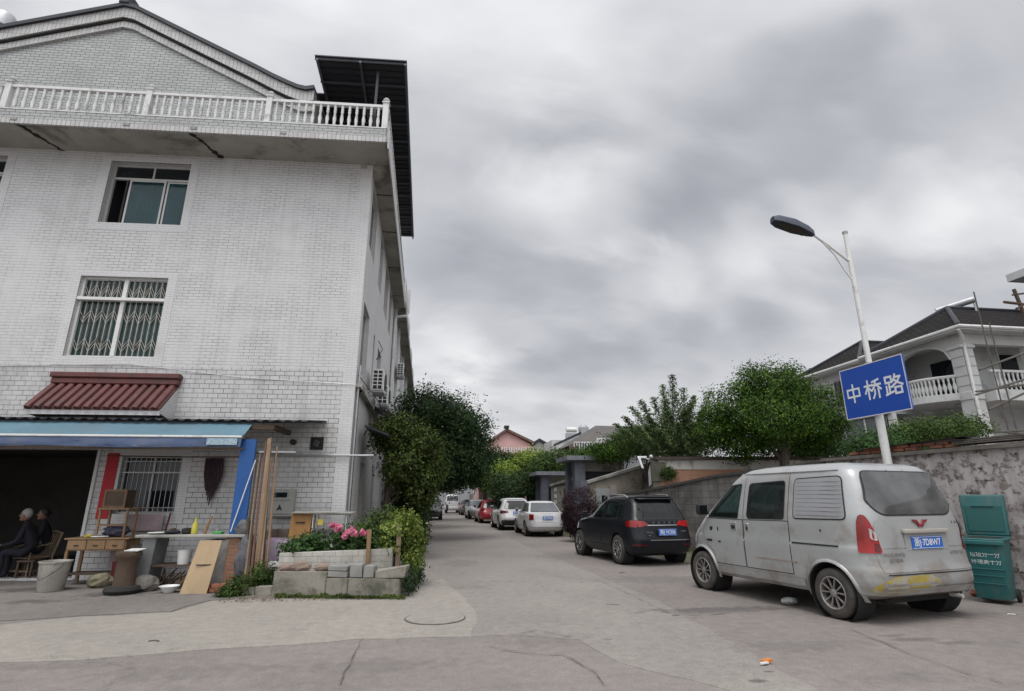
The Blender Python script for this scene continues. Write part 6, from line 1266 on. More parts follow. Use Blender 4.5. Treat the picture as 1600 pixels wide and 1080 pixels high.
MB(Fsg).box(-.12, .12, .031, .08, zb+.2, zb+.25).box(-.12, .12, .031, .08, zt-.25, zt-.2).build('clamp', M_steel, sg)
uc = (ua+ub)/2; wd = abs(ua-ub)
U_ = -Fsg.U     # reading direction as seen from the street
rz = math.atan2(U_.y, U_.x)
ST = {'zhong': [[(12, 72), (88, 72), (88, 32), (12, 32), (12, 72)], [(50, 97), (50, 3)]],
      'qiao': [[(2, 72), (44, 72)], [(23, 98), (23, 2)], [(22, 68), (3, 34)], [(24, 62), (42, 42)], [(90, 96), (52, 87)], [(46, 70), (99, 70)], [(70, 88), (67, 68), (46, 44)], [(73, 70), (99, 44)], [(62, 44), (60, 22), (48, 3)], [(84, 46), (84, 2)]],
      'lu': [[(6, 93), (40, 93), (40, 64), (6, 64), (6, 93)], [(24, 64), (24, 12)], [(24, 40), (43, 40)], [(8, 46), (8, 9)], [(1, 4), (45, 15)], [(64, 98), (58, 82), (46, 66)], [(60, 85), (90, 85), (72, 60), (44, 43)], [(57, 72), (76, 56), (99, 43)], [(56, 34), (91, 34), (91, 4), (56, 4), (56, 34)]]}
for i, c in enumerate(('zhong', 'qiao', 'lu')):
    cw = wd*.255; ch_ = (zt-zb)*.36; u0c = uc-(i-1)*wd*.315; z0c = (zb+zt)/2-ch_*.5-.01; mc = MB(Fsg); hw = cw*.052; q_ = 0
    for st in ST[c]:
        for a, b in zip(st, st[1:]):
            A = Vector((a[0]/100*cw, a[1]/100*ch_)); B = Vector((b[0]/100*cw, b[1]/100*ch_)); d = (B-A).normalized(); A -= d*hw*.9; B += d*hw*.9; n_ = Vector((-d.y, d.x))*hw; q_ += 1; vv = -.003-.0002*q_
            mc.poly([(u0c-(p.x-cw/2), vv, z0c+p.y) for p in (A+n_, B+n_, B-n_, A-n_)])
    mc.build('character', M_char, sg)
# ------------------------------------------------------------ vehicles
def paint(name, col, metal=.0, rough=.35, coat=.6, dirt=None, spec=.5): return pm(name, col, rough, .05, 2, bmp=0, metal=metal, coat=coat, spec=spec, stain=dirt, smin=.55, smax=.8, sscale=1.6)
M_lampred = glassmat('red_lamp', (.36, .012, .012), .10, .6, .75); M_lampclr = glassmat('clear_lamp', (.45, .42, .40), .12, .6, .2); M_lampor = glassmat('dark_red_lamp', (.12, .01, .01), .12, .6)
M_plate = pm('plate_blue', (.02, .13, .48), .45, .08, 4, bmp=0); M_platew = pm('plate_white', (.75, .75, .75), .5, .05, 4, bmp=0)
M_chrome = pm('chrome', (.62, .62, .62), .2, .05, 4, metal=.9, bmp=0); M_rim = pm('dirty_alloy', (.30, .28, .26), .45, .3, 8, metal=.35, bmp=.05); M_gap = pm('dark_gap', (.012, .012, .012), .9, .1, 4, bmp=0)
M_rubber_d = pm('dusty_tyre', (.035, .032, .03), .9, .4, 6, col2=(.075, .068, .06), bmp=.2)
def shell(keys, nf, nr, N=72, div=3):
    ks = []
    for a, b in zip(keys, keys[1:]):
        for i in range(div): t = i/div; ks.append([x+(y-x)*t for x, y in zip(a, b)])
    ks.append(list(keys[-1]))
    bm = bmesh.new(); rings = []
    for z, yr, yf, W in ks:
        cy_, a = (yr+yf)/2, (yf-yr)/2; ring = []
        for k in range(N):
            # even spread round a rounded rectangle
            t = 2*math.pi*k/N; c, s = math.cos(t), math.sin(t); n = nf if c > 0 else nr
            r = (abs(c)**n+abs(s)**n)**(-1/n); ring.append(bm.verts.new((W*s*r, cy_+a*c*r, z)))
        rings.append(ring)
    for a, b in zip(rings, rings[1:]):
        for k in range(N): bm.faces.new([a[k], a[(k+1) % N], b[(k+1) % N], b[k]])
    for ring, zz in ((rings[0], ks[0]), (rings[-1], ks[-1])):
        c = bm.verts.new((0, (zz[1]+zz[2])/2, zz[0]+(.0 if ring is rings[0] else .004)))
        for k in range(N): bm.faces.new([ring[k], ring[(k+1) % N], c])
    bmesh.ops.recalc_face_normals(bm, faces=bm.faces); return bm
def patch(bvh, poly, side, eps, name, mat, parent, step=.07, smooth=True, inner=None):
    """cut a panel of the given outline so that it follows the body"""
    bm = bmesh.new(); vs_ = [bm.verts.new((p[0], 0, p[1])) for p in poly]
    if inner:       # only the band between the two outlines
        vi_ = [bm.verts.new((p[0], 0, p[1])) for p in inner]; m_ = len(vs_)
        for k in range(m_): bm.faces.new([vs_[k], vs_[(k+1) % m_], vi_[(k+1) % m_], vi_[k]])
    else: bm.faces.new(vs_)
    for ax in (0, 2):
        lo = min(v.co[ax] for v in bm.verts); hi = max(v.co[ax] for v in bm.verts); n = int((hi-lo)/step)
        for k in range(1, n+1):
            co = Vector((0, 0, 0)); co[ax] = lo+(hi-lo)*k/(n+1); no = Vector((0, 0, 0)); no[ax] = 1
            bmesh.ops.bisect_plane(bm, geom=list(bm.verts)+list(bm.edges)+list(bm.faces), plane_co=co, plane_no=no)
    o_, d_ = {'L': (lambda p: (-5, p.x, p.z), (1, 0, 0)), 'R': (lambda p: (5, p.x, p.z), (-1, 0, 0)), 'B': (lambda p: (p.x, -9, p.z), (0, 1, 0)), 'F': (lambda p: (p.x, 9, p.z), (0, -1, 0)), 'BL': (lambda p: (p.x*.70710678-5, -p.x*.70710678-5, p.z), (.70710678, .70710678, 0)), 'BR': (lambda p: (-p.x*.70710678+5, -p.x*.70710678-5, p.z), (-.70710678, .70710678, 0))}[side]
    K = .70710678
    for v in bm.verts:
        org = Vector(o_(v.co)); h = bvh.ray_cast(org, Vector(d_)); 
        if h[0] is None: h = bvh.find_nearest(org+Vector(d_)*5 if side in 'LR' else org+Vector(d_)*8)
        v.co = h[0]+h[1]*eps if (h[1].dot(Vector(d_)) < 0) else h[0]-Vector(d_)*eps
    bmesh.ops.recalc_face_normals(bm, faces=bm.faces)
    me = bpy.data.meshes.new(name); bm.to_mesh(me); bm.free()
    for p in me.polygons: p.use_smooth = smooth
    me.materials.append(mat); o = bpy.data.objects.new(name, me); COL.objects.link(o); o.parent = parent; WOFF[o.name] = Vector((0, 0, 0)); return o
def grow(poly, d):
    cx_ = sum(p[0] for p in poly)/len(poly); cz_ = sum(p[1] for p in poly)/len(poly)
    o = []
    n = len(poly)
    for i in range(n):
        a, b, c = Vector(poly[i-1]), Vector(poly[i]), Vector(poly[(i+1) % n]); e1 = (b-a).normalized(); e2 = (c-b).normalized()
        n1 = Vector((e1.y, -e1.x)); n2 = Vector((e2.y, -e2.x)); m = (n1+n2); m = m/max(.4, m.length_squared)*2 if m.length > 1e-6 else n1
        if m.length > 2.0: m = m.normalized()*2.0
        s = 1 if (b-Vector((cx_, cz_))).dot(m) > 0 else -1
        o.append(tuple(b+m*d*s))
    return o
def rnd_poly(poly, r, k=4):
    """round the corners of an outline"""
    o = []; n = len(poly)
    for i in range(n):
        a, b, c = Vector(poly[i-1]), Vector(poly[i]), Vector(poly[(i+1) % n]); ra = min(r, (a-b).length*.45); rc = min(r, (c-b).length*.45)
        p0 = b+(a-b).normalized()*ra; p1 = b+(c-b).normalized()*rc
        for j in range(k+1): t = j/k; o.append(tuple(p0*(1-t)**2+b*2*t*(1-t)+p1*t*t))
    return o
def wheel(root, x, y, r, w, spokes, rimmat, side, tyre=None):
    """a wheel: tyre, with rim and spokes as its own piece"""
    s = side; c = (x, y, r); wm = MB()
    wm.lathe(c, [(r*.64, -s*w*.0), (r*.66, s*w*.47), (r*.80, s*w*.5), (r*.93, s*w*.46), (r*.99, s*w*.36), (r, s*w*.2), (r, -s*w*.3), (r*.95, -s*w*.45), (r*.7, -s*w*.5)], 40, axis='x', cap=False)
    o = wm.build('wheel', M_rubber_d, root, smooth=True, sharp=50)
    rm_ = MB(); rr_ = r*.665
    rm_.lathe(c, [(rr_, s*w*.47), (rr_*.96, s*w*.50), (rr_*.90, s*w*.46), (rr_*.88, s*w*.1), (rr_*.86, -s*w*.3)], 36, axis='x', cap=False)
    for k in range(spokes):
        a = 2*math.pi*k/spokes+.3; da = .30 if spokes <= 5 else .19
        for q in ((-1, 1) if spokes <= 5 else (0,)):
            a0 = a+q*.10; a1 = a+q*da; pts = []
            for rad, aa, dx, hw in ((.13, a0, .40, .16), (.9, a1, .44, .055)):
                for e in (-1, 1):
                    an = aa+e*hw*(1 if rad > .5 else 1.0)
                    for dd in (0, -.10): pts.append((x+s*w*(dx+dd), y+rr_*rad*math.cos(an), r+rr_*rad*math.sin(an)))
            p = pts; rm_.hexa([p[0], p[2], p[3], p[1], p[4], p[6], p[7], p[5]])
    rm_.lathe(c, [(rr_*.24, s*w*.28), (rr_*.24, s*w*.43), (rr_*.14, s*w*.46), (.001, s*w*.46)], 16, axis='x', cap=False)
    rm_.build('rim', rimmat, o, smooth=True, sharp=30)
    MB().lathe(c, [(rr_*.86, s*w*.12), (.001, s*w*.12)], 24, axis='x', cap=False).build('brake_disc', M_gap, o)
    return o
def car(name, label, cat, loc, rot, sp, group=None):
    root = thing(name, label, cat, loc, rot, group, world=False)
    bm = shell(sp['keys'], sp.get('nf', 4), sp.get('nr', 6)); W = sp['keys'][3][3]; r = sp['wr']; wb_ = sp['wb']; ra = sp.get('ra', r*1.17)
    me = bpy.data.meshes.new('body'); bm.to_mesh(me); bm.free(); me.materials.append(sp['paint'])
    o = bpy.data.objects.new('body', me); COL.objects.link(o)
    cut = MB()
    for y in (0, wb_):
        for s in (-1, 1): cut.lathe((0, y, r*1.02), [(ra, s*(W-.30)), (ra, s*(W+.3))], 40, axis='x')
    cu = cut.build('cutter', M_gap); cuts = [cu]
    if sp.get('cabin'):
        zc_ = sp['cabin']; ks_ = [(max(z, zc_), yr+.07, yf-.12, W_-.05) for z, yr, yf, W_ in sp['keys'] if z >= zc_-.001 and yf-yr > 2.0 and z < sp['keys'][-1][0]-.05]
        cb_ = shell(ks_, sp.get('nf', 4), sp.get('nr', 6), 48, 1); mc_ = bpy.data.meshes.new('c'); cb_.to_mesh(mc_); cb_.free(); mc_.materials.append(M_trimgrey); oc_ = bpy.data.objects.new('c', mc_); COL.objects.link(oc_); cuts.append(oc_)
        for (side, poly, mat, nm, eps, *rest) in sp['patches']:
            if nm in ('side_window', 'rear_window', 'windscreen') and mat is not M_louvre:
                q = grow(rnd_poly(poly, rest[0]) if rest and rest[0] else poly, -.004)
                a_0, a_1, ax_ = {'LR': (-2, 2, 'x'), 'B': (-3, .55, 'y'), 'F': (1.2, 9, 'y')}[side]
                cuts.append(MB().prism(q, a_0, a_1, ax_).build('cutter', M_trimgrey))
    for c_o in cuts:
        md = o.modifiers.new('b', 'BOOLEAN'); md.object = c_o; md.operation = 'DIFFERENCE'; md.solver = 'EXACT'; md.material_mode = 'TRANSFER'; md.use_self = bool(sp.get('selfx'))
    dg = bpy.context.evaluated_depsgraph_get(); me2 = bpy.data.meshes.new_from_object(o.evaluated_get(dg)); bpy.data.objects.remove(o)
    for c_o in cuts: bpy.data.objects.remove(c_o)
    for p in me2.polygons: p.use_smooth = True
    me2.set_sharp_from_angle(angle=R(sp.get('sharp', 32)))
    o = bpy.data.objects.new('body', me2); COL.objects.link(o); o.parent = root; WOFF[o.name] = Vector((0, 0, 0))
    b2 = bmesh.new(); b2.from_mesh(me); bvh = BVHTree.FromBMesh(b2); b2.free()
    for y in (0, wb_):
        for s in (-1, 1): MB().lathe((0, y, r*1.02), [(ra-.004, s*(W-.02)), (ra-.004, s*(W-.292)), (.001, s*(W-.292))], 36, axis='x', cap=False).build('wheel_well', M_gap, root)
    for y in (0, wb_):
        for s in (-1, 1): wheel(root, s*(W-sp.get('wi', .13)), y, r, sp.get('ww', .2), sp.get('spokes', 5), sp.get('rim', M_rim), s)
    if sp.get('flare'):
        for s, sd_ in ((-1, 'L'), (1, 'R')):
            for y in (0, wb_):
                n = 20; ou = []; inn = []
                for k in range(n+1):
                    a = math.pi*(1.06-1.12*k/n); ou.append((y+(ra+.042)*math.cos(a), r*1.02+(ra+.042)*math.sin(a))); inn.append((y+(ra+.004)*math.cos(a), r*1.02+(ra+.004)*math.sin(a)))
                bmf = bmesh.new(); rows = []
                for q in (inn, ou):
                    for e_ in ((.018,) if q is inn else (.012, .0)):
                        row = []
                        for p in q:
                            h = bvh.ray_cast(Vector((5*s, p[0], max(p[1], sp['keys'][0][0]+.01))), Vector((-s, 0, 0)))
                            x = h[0].x if h[0] else s*W
                            row.append(bmf.verts.new((x+s*e_, p[0], p[1])))
                        rows.append(row)
                for A, B in zip(rows, rows[1:]):
                    for k in range(n): bmf.faces.new([A[k], A[k+1], B[k+1], B[k]])
                mf = bpy.data.meshes.new('wheel_arch'); bmf.to_mesh(mf); bmf.free(); mf.materials.append(sp['paint'])
                for p in mf.polygons: p.use_smooth = True
                fo = bpy.data.objects.new('wheel_arch', mf); COL.objects.link(fo); fo.parent = root
    for (side, poly, mat, nm, eps, *rest) in sp['patches']:
        rd = rest[0] if rest else .0
        q = rnd_poly(poly, rd) if rd else poly
        sides = {'LR': ('L', 'R'), 'C': ('BL', 'BR')}.get(side, (side,))
        for s_ in sides:
            fr_ = None
            if nm == 'door':       # dark shut line, then the skin a little proud of it
                patch(bvh, grow(q, .007), s_, .0015, 'shut_line', M_gap, root); patch(bvh, grow(q, -.004), s_, .004, 'door', mat, root)
            elif nm in ('side_window', 'rear_window', 'windscreen', 'side_panel'):
                w_ = patch(bvh, grow(q, sp.get('seal', .022)), s_, eps-.003, 'window_seal', sp.get('sealmat', M_black), root, inner=grow(q, -.006)); patch(bvh, q, s_, eps, nm, mat, w_)
            else: patch(bvh, q, s_, eps, nm, mat, root)
    return root, bvh
def mirror_(root, mat, x, y, z, k=1):
    for s in (-1, 1):
        m_ = MB().box(s*x if s > 0 else -x-.16*k, s*x+.16*k if s > 0 else -x, y-.05, y+.05, z, z+.17*k); o = m_.build('wing_mirror', mat, root, bevel=.03, seg=2, smooth=True)
        MB().box(*(sorted((s*(x+.015*k), s*(x+.145*k)))), y-.056, y-.0505, z+.02, z+.15*k).build('mirror_glass', M_carglass, o)
def plate(root, x, y, z, w, h, txt, rz=0, tilt=0, tw=.86):
    p = MB().box(x-w/2, x+w/2, y-.006, y, z-h/2, z+h/2).build('number_plate', M_plate, root)
    for q in (MB().box(x-w/2+.006, x+w/2-.006, y-.0075, y-.0062, z+h/2-.012, z+h/2-.007), MB().box(x-w/2+.006, x+w/2-.006, y-.0075, y-.0062, z-h/2+.007, z-h/2+.012)): q.build('border', M_platew, p)
    if txt: text_mesh(txt, 'characters', M_platew, h*.74, (x, y-.008, z), (math.pi/2, 0, 0), p, w*tw, .0015)
def poly_rect(a, b, c, d): return [(a, c), (b, c), (b, d), (a, d)]

# --- silver minivan
P_silver = pm('dusty_silver_paint', (.375, .385, .38), .38, .08, 1.4, stain=(.24, .21, .18), smin=.54, smax=.78, sscale=2.6, zd=.85, metal=.25, coat=.35, bmp=0, stretch=(1, 1, 1))
P_silver_y = pm('yellow_scraped_paint', (.40, .31, .06), .5, .2, 5, stain=(.36, .35, .31), smin=.47, smax=.6, sscale=5)
vW = .86
vk = [(.27, -.45, 3.0, .80), (.33, -.62, 3.12, .845), (.45, -.69, 3.18, .862), (.60, -.69, 3.18, .868), (.68, -.655, 3.16, .870), (.86, -.65, 3.12, .872), (.90, -.645, 3.08, .860), (1.02, -.64, 2.98, .858), (1.14, -.63, 2.84, .855), (1.24, -.615, 2.70, .846), (1.40, -.58, 2.50, .812), (1.60, -.52, 2.23, .768), (1.76, -.46, 2.02, .728), (1.84, -.42, 1.88, .695), (1.90, -.35, 1.72, .64), (1.935, -.22, 1.50, .54), (1.955, 0, 1.2, .40), (1.96, .3, .9, .2)]
fw_ = [(1.64, 1.175), (2.44, 1.175), (2.32, 1.31), (1.95, 1.66), (1.60, 1.68)]
mw_ = [(.68, 1.19), (1.42, 1.18), (1.40, 1.68), (.68, 1.71)]; rw_ = [(-.34, 1.215), (.49, 1.205), (.49, 1.73), (-.26, 1.75)]
M_glass_van = glassmat('grey_rear_glass', (.17, .175, .17), .05, .8, .55, clear=.22); M_glass_vf = glassmat('greenish_door_glass', (.04, .05, .045), .03, .6, .4, clear=.75); M_glass_vm = glassmat('tinted_door_glass', (.02, .022, .022), .03, .6, .4, clear=.30)
M_trimgrey = pm('cabin_trim', (.055, .055, .055), .85, .2, 4)
M_seat = pm('grey_seat', (.10, .10, .105), .9, .2, 6)
M_louvre = pm('drawn_blind', (.27, .275, .285), .5, .1, 3)
van, vb = car('minivan', 'dusty silver minivan with yellow scrape on its rear bumper parked by the wall', 'van', (0, 0, 0), 0, dict(
    keys=vk, nf=5.0, nr=9, wr=.30, wb=2.62, ra=.365, ww=.19, wi=.10, spokes=5, paint=P_silver, flare=1, cabin=.68, sealmat=M_black, seal=.016, patches=[
    ('LR', [(1.53, .46), (1.60, .46), (2.22, .46), (2.27, .62), (2.44, .73), (2.58, .90), (2.55, 1.145), (1.53, 1.145)], P_silver, 'door', .004),
    ('LR', [(.60, .46), (1.51, .46), (1.51, 1.145), (.60, 1.155)], P_silver, 'door', .004), ('LR', poly_rect(.595, .603, 1.15, 1.84), M_gap, 'shut_line', .003), ('LR', poly_rect(1.507, 1.515, 1.14, 1.80), M_gap, 'shut_line', .003),
    ('LR', fw_, M_glass_vf, 'side_window', .008, .03), ('LR', mw_, M_glass_vm, 'side_window', .009, .05), ('LR', rw_, M_louvre, 'side_window', .008, .06),
    ('LR', poly_rect(-.20, .56, .865, .885), M_gap, 'door_rail', .006), ('LR', poly_rect(-.20, .58, .895, .905), P_silver, 'rail_lip', .012),
    ('LR', [(.42, .33), (2.2, .33), (2.2, .42), (.42, .42)], P_silver, 'sill', .012),
    ('B', [(-.59, 1.31), (-.50, 1.27), (.50, 1.27), (.59, 1.31), (.67, 1.42), (.58, 1.77), (.54, 1.81), (-.54, 1.81), (-.58, 1.77), (-.67, 1.42)], M_glass_van, 'rear_window', .010, .05),
    ('B', [(-.70, .60), (.70, .60), (.705, .604), (.73, .86), (-.73, .86), (-.705, .604)], P_silver, 'tailgate', .006, .04),
    ('B', [(-.73, .875), (.73, .875), (.68, 1.20), (-.68, 1.20)], P_silver, 'tailgate_panel', .006, .04),
    ('C', [(-.26, .82), (-.02, .82), (-.045, .98), (-.09, 1.17), (-.14, 1.265), (-.20, 1.275), (-.235, 1.18), (-.25, 1.0)], M_lampred, 'tail_light', .014, .03),
    ('C', [(-.12, .99), (-.055, .96), (-.06, 1.06), (-.12, 1.12)], M_lampclr, 'reversing_lamp', .018, .02), ('C', [(-.085, .84), (-.04, .84), (-.045, .93), (-.085, .93)], M_lampor, 'indicator', .018, .01),
    ('B', poly_rect(-.66, .84, .565, .578), M_gap, 'bumper_gap', .004), ('B', poly_rect(-.72, .74, .395, .415), P_silver, 'bumper_lip', .016),
    ('B', [(-.78, .37), (-.35, .365), (.0, .40), (.12, .47), (-.03, .556), (-.58, .556), (-.70, .50), (-.80, .42)], P_silver_y, 'yellow_scrape', .005, .03),
    ('B', poly_rect(.80, .806, .36, .62), M_gap, 'bumper_seam', .004),
    ('F', [(-.66, 1.22), (.66, 1.22), (.56, 1.70), (-.56, 1.70)], M_glass_vf, 'windscreen', .01, .05),
    ('F', [(-.8, .72), (-.5, .72), (-.5, .92), (-.78, .98)], M_lampclr, 'headlight', .01, .03), ('F', [(.8, .72), (.5, .72), (.5, .92), (.78, .98)], M_lampclr, 'headlight', .01, .03)]))
g_ = MB()
for k in range(9): z = 1.245+k*.055; h = vb.ray_cast(Vector((-5, .1, z)), Vector((1, 0, 0)))[0]; g_.box(h.x-.0088, h.x-.006, -.31, .46, z, z+.003)
g_.build('blind_slat', M_gap, van)
sh = MB()
for a, b in (((-.42, 1.845), (2.0, 1.80)),):
    pts = []
    for i in range(12):
        y = a[0]+(b[0]-a[0])*i/11; h = vb.ray_cast(Vector((-5, y, 1.84)), Vector((1, 0, 0)))[0]
        if h: pts.append(h+Vector((-.004, 0, 0)))
    if len(pts) > 2: sh.path(pts, .013, 6); sh.path([Vector((-p.x, p.y, p.z)) for p in pts], .009, 6)
sh.build('gutter', P_silver, van, smooth=True)
MB().box(-.33, .39, -.705, -.645, 1.045, 1.095).build('plate_garnish', pm('beige_silver', (.44, .42, .37), .4, .1, 3, metal=.2, coat=.3, bmp=0), van, bevel=.015, seg=2, smooth=True)
MB().box(-.31, .38, -.66, -.652, .84, 1.045).build('plate_recess', pm('recess_silver', (.33, .33, .33), .5, .1, 3), van, bevel=.003)
plate(van, .03, -.665, .93, .50, .15, '浙J·7D8W7')
em = MB()
for s in (-1, 1):
    em.prism([(s*.008, 1.115), (s*.012, 1.15), (s*.05, 1.205), (s*.125, 1.21), (s*.10, 1.18), (s*.065, 1.17), (s*.035, 1.12)], -.654, -.640)
em.build('emblem', pm('red_chrome', (.33, .05, .06), .3, .2, 9, metal=.4, bmp=0), van)
text_mesh('WULING', 'lettering', M_chrome, .055, (-.53, -.665, .80), (math.pi/2, 0, 0), van, .34, .002); text_mesh('五菱荣光', 'lettering', M_chrome, .05, (-.50, -.667, .735), (math.pi/2, 0, 0), van, .2, .002)
text_mesh('LZW6407', 'lettering', M_chrome, .05, (.52, -.665, .80), (math.pi/2, 0, 0), van, .26, .002); text_mesh('1.2L', 'lettering', M_gap, .04, (.58, -.655, 1.17), (math.pi/2, 0, 0), van, .13, .001)
for y, z, s in ((1.45-.02, 1.04, 1), (1.74, 1.045, 1)):
    h = vb.ray_cast(Vector((-5, y, z)), Vector((1, 0, 0)))[0]; o = MB().box(h.x-.014, h.x-.003, y-.065 if y > 1.6 else y-.035, y+.065 if y > 1.6 else y+.035, z-.055, z+.055).build('door_handle', M_chrome, van, bevel=.004)
    MB().box(h.x-.017, h.x-.0145, y-.04 if y > 1.6 else y-.018, y+.04 if y > 1.6 else y+.018, z-.04, z+.01).build('recess', M_gap, o)
for y, z, t_ in ((2.32, .985, '●'), (2.14, .985, '1')):
    h = vb.ray_cast(Vector((-5, y, z)), Vector((1, 0, 0)))[0]; MB().box(h.x-.0075, h.x-.006, y-(.035 if y > 2.2 else .012), y+(.035 if y > 2.2 else .012), z-.03, z+.03).build('door_mark', M_gap, van, bevel=.002)
for y, z, a, b in ((2.36, .80, .07, .018), (2.1, .79, .03, .012), (.05, 1.06, .012, .012), (.9, .62, .4, .01)):
    h = vb.ray_cast(Vector((-5, min(y, 2.3), z)), Vector((1, 0, 0)))[0]; MB().box(h.x-.0075, h.x-.0062, y-a, y+a, z-b, z+b).build('scuff', M_black if a < .2 else pm('scuffed_paint', (.30, .24, .21), .6, .3, 6), van)
for x, y in ((-.36, 1.35), (.36, 1.35)):
    st = MB().box(x-.22, x+.22, y-.1, y+.4, .70, .86).build('seat', M_seat, van, bevel=.04, seg=2, smooth=True); MB().hexa([(x-.21, y-.12, .86), (x+.21, y-.12, .86), (x+.21, y-.0, .86), (x-.21, y-.0, .86), (x-.19, y-.26, 1.38), (x+.19, y-.26, 1.38), (x+.19, y-.16, 1.38), (x-.19, y-.16, 1.38)]).build('backrest', M_seat, st, bevel=.03, seg=2, smooth=True)
    MB().box(x-.12, x+.12, y-.30, y-.20, 1.42, 1.60).build('headrest', M_seat, st, bevel=.03, seg=2, smooth=True)
MB().box(-.62, .62, .40, .52, .86, 1.34).build('bench_back', M_seat, van, bevel=.04, seg=2, smooth=True)
MB().box(-.66, .66, 2.02, 2.35, .70, 1.10).build('dashboard', M_trimgrey, van, bevel=.05, seg=2, smooth=True)
MB().path([(-.36+.19*math.cos(6.2832*k/20), 1.90+.10*math.sin(6.2832*k/20), 1.15+.16*math.sin(6.2832*k/20)) for k in range(21)], .014, 8).build('steering_wheel', M_black, van, smooth=True); MB().path([(-.36, 1.90, 1.15), (-.36, 2.1, 1.0)], .025, 8).build('steering_column', M_black, van)
mirror_(van, M_black, .84, 2.42, 1.20)
for s in (-1, 1): MB().tube((s*.80, 2.42, 1.22), (s*.90, 2.42, 1.26), .02).build('mirror_arm', M_black, van)
MB().box(-.55, .6, -.5, -.2, .22, .32).build('exhaust_box', M_gap, van, bevel=.03); MB().tube((.45, -.66, .27), (.45, -.3, .27), .025).build('exhaust_pipe', M_iron, van)
q0 = Vector((5.49, 7.42)); hd_ = R(13.2); rv = Vector((math.cos(hd_), math.sin(hd_)))
van.location = (q0.x+rv.x*vW*1.23, q0.y+rv.y*vW*1.23, .012); van.rotation_euler = (0, 0, hd_); van.scale = (1.25, 1.01, 1.075)

# --- SUVs, hatchback and saloons
def suvspec(pt, W=.90, H=1.68, rim=M_chrome, **k):
    f = H/1.68
    keys = [(.22, -.60, 3.25, W-.08), (.30, -.80, 3.42, W-.03), (.45, -.90, 3.50, W), (.62, -.90, 3.50, W+.005), (.74, -.85, 3.46, W+.005), (.92*f, -.80, 3.34, W), (1.0*f, -.78, 3.15, W-.015), (1.06*f, -.76, 2.75, W-.03), (1.09*f, -.74, 2.45, W-.045), (1.12*f, -.72, 2.30, W-.06), (1.30*f, -.62, 1.98, W-.135), (1.48*f, -.50, 1.62, W-.20), (1.58*f, -.40, 1.38, W-.245), (1.635*f, -.42, 1.15, W-.30), (1.665*f, -.38, .9, W-.40), (1.68*f, -.1, .6, W-.55), (1.685*f, .1, .5, .1)]
    sw_ = [(-.42, 1.22*f), (-.28, 1.10*f), (2.02, 1.06*f), (1.95, 1.12*f), (1.32, 1.50*f), (.1, 1.53*f), (-.30, 1.46*f)]
    p = [('LR', [(-.02+1.0, .42), (2.02, .42), (2.10, .7), (2.12, 1.02*f), (.98, 1.04*f)], pt, 'door', .004), ('LR', [(.30, .55), (.42, .42), (.96, .42), (.96, 1.04*f), (.14, 1.06*f), (.18, .8)], pt, 'door', .004),
         ('LR', [(-.16, 1.20*f), (-.12, 1.11*f), (.06, 1.10*f), (.06, 1.46*f), (-.10, 1.43*f)], M_carglass, 'side_window', .008, .03),
         ('LR', [(.12, 1.095*f), (.90, 1.085*f), (.90, 1.52*f), (.12, 1.505*f)], M_carglass, 'side_window', .008, .02), ('LR', [(.97, 1.085*f), (2.0, 1.07*f), (1.9, 1.13*f), (1.30, 1.49*f), (.97, 1.52*f)], M_carglass, 'side_window', .008, .02),
         ('B', [(-.60, 1.10*f), (.60, 1.10*f), (.63, 1.15*f), (.50, 1.49*f), (.44, 1.52*f), (-.44, 1.52*f), (-.50, 1.49*f), (-.63, 1.15*f)], M_carglass, 'rear_window', .010, .04),
         ('B', [(-.62, .60), (.62, .60), (.70, 1.04*f), (-.70, 1.04*f)], pt, 'door', .005, .03),
         ('F', [(-.66, 1.13*f), (.66, 1.13*f), (.56, 1.5*f), (-.56, 1.5*f)], M_carglass, 'windscreen', .01, .05), ('F', [(-.85, .72), (-.5, .70), (-.5, .84), (-.83, .90)], M_lampclr, 'headlight', .01, .03), ('F', [(.85, .72), (.5, .70), (.5, .84), (.83, .90)], M_lampclr, 'headlight', .01, .03)]
    d = dict(keys=keys, nf=3.6, nr=8, wr=.345, wb=2.6, ww=.22, wi=.115, spokes=5, rim=rim, paint=pt, patches=p, seal=.018); d.update(k); return d
P_black = paint('black_car_paint', (.010, .011, .014), coat=0, rough=.25, spec=.3)
sp = suvspec(P_black, .90, 1.66, cabin=.82, selfx=1); W = .9; M_glass_s = glassmat('privacy_glass', (.015, .016, .017), .03, .6, .3, clear=.42); sp['patches'] = [tuple(M_glass_s if q is M_carglass else q for q in p) for p in sp['patches']]
sp['patches'] += [('B', [(-.66, .89), (-.44, .93), (-.40, .97), (-.50, 1.03), (-.66, 1.04)], M_lampred, 'tail_light', .014, .02), ('B', [(.66, .89), (.44, .93), (.40, .97), (.50, 1.03), (.66, 1.04)], M_lampred, 'tail_light', .014, .02),
    ('C', [(-.27, .96), (-.22, .90), (.0, .885), (.06, .89), (.06, 1.04), (-.10, 1.05), (-.25, 1.03)], M_lampred, 'tail_light', .014, .02),
    ('B', poly_rect(-.42, .42, .925, .945), M_chrome, 'chrome_strip', .014), ('B', poly_rect(-.42, .66, .585, .61), M_chrome, 'chrome_strip', .02), ('B', poly_rect(-.82, -.5, .47, .50), M_lampor, 'fog_lamp', .01), ('B', poly_rect(.5, .82, .47, .50), M_lampor, 'fog_lamp', .01)]
suv, sb = car('suv', 'black suv with silver roof rails and red tail lights parked ahead of the minivan', 'suv', (0, 0, 0), 0, sp, 'cars parked along the right side of the street')
plate(suv, .06, -.93, .78, .50, .15, '浙J·1K306')
for i, c in enumerate('HAVAL'): text_mesh(c, 'lettering', M_chrome, .07, (-.28+i*.15, -.865, 1.005), (math.pi/2, 0, 0), suv, None, .002)
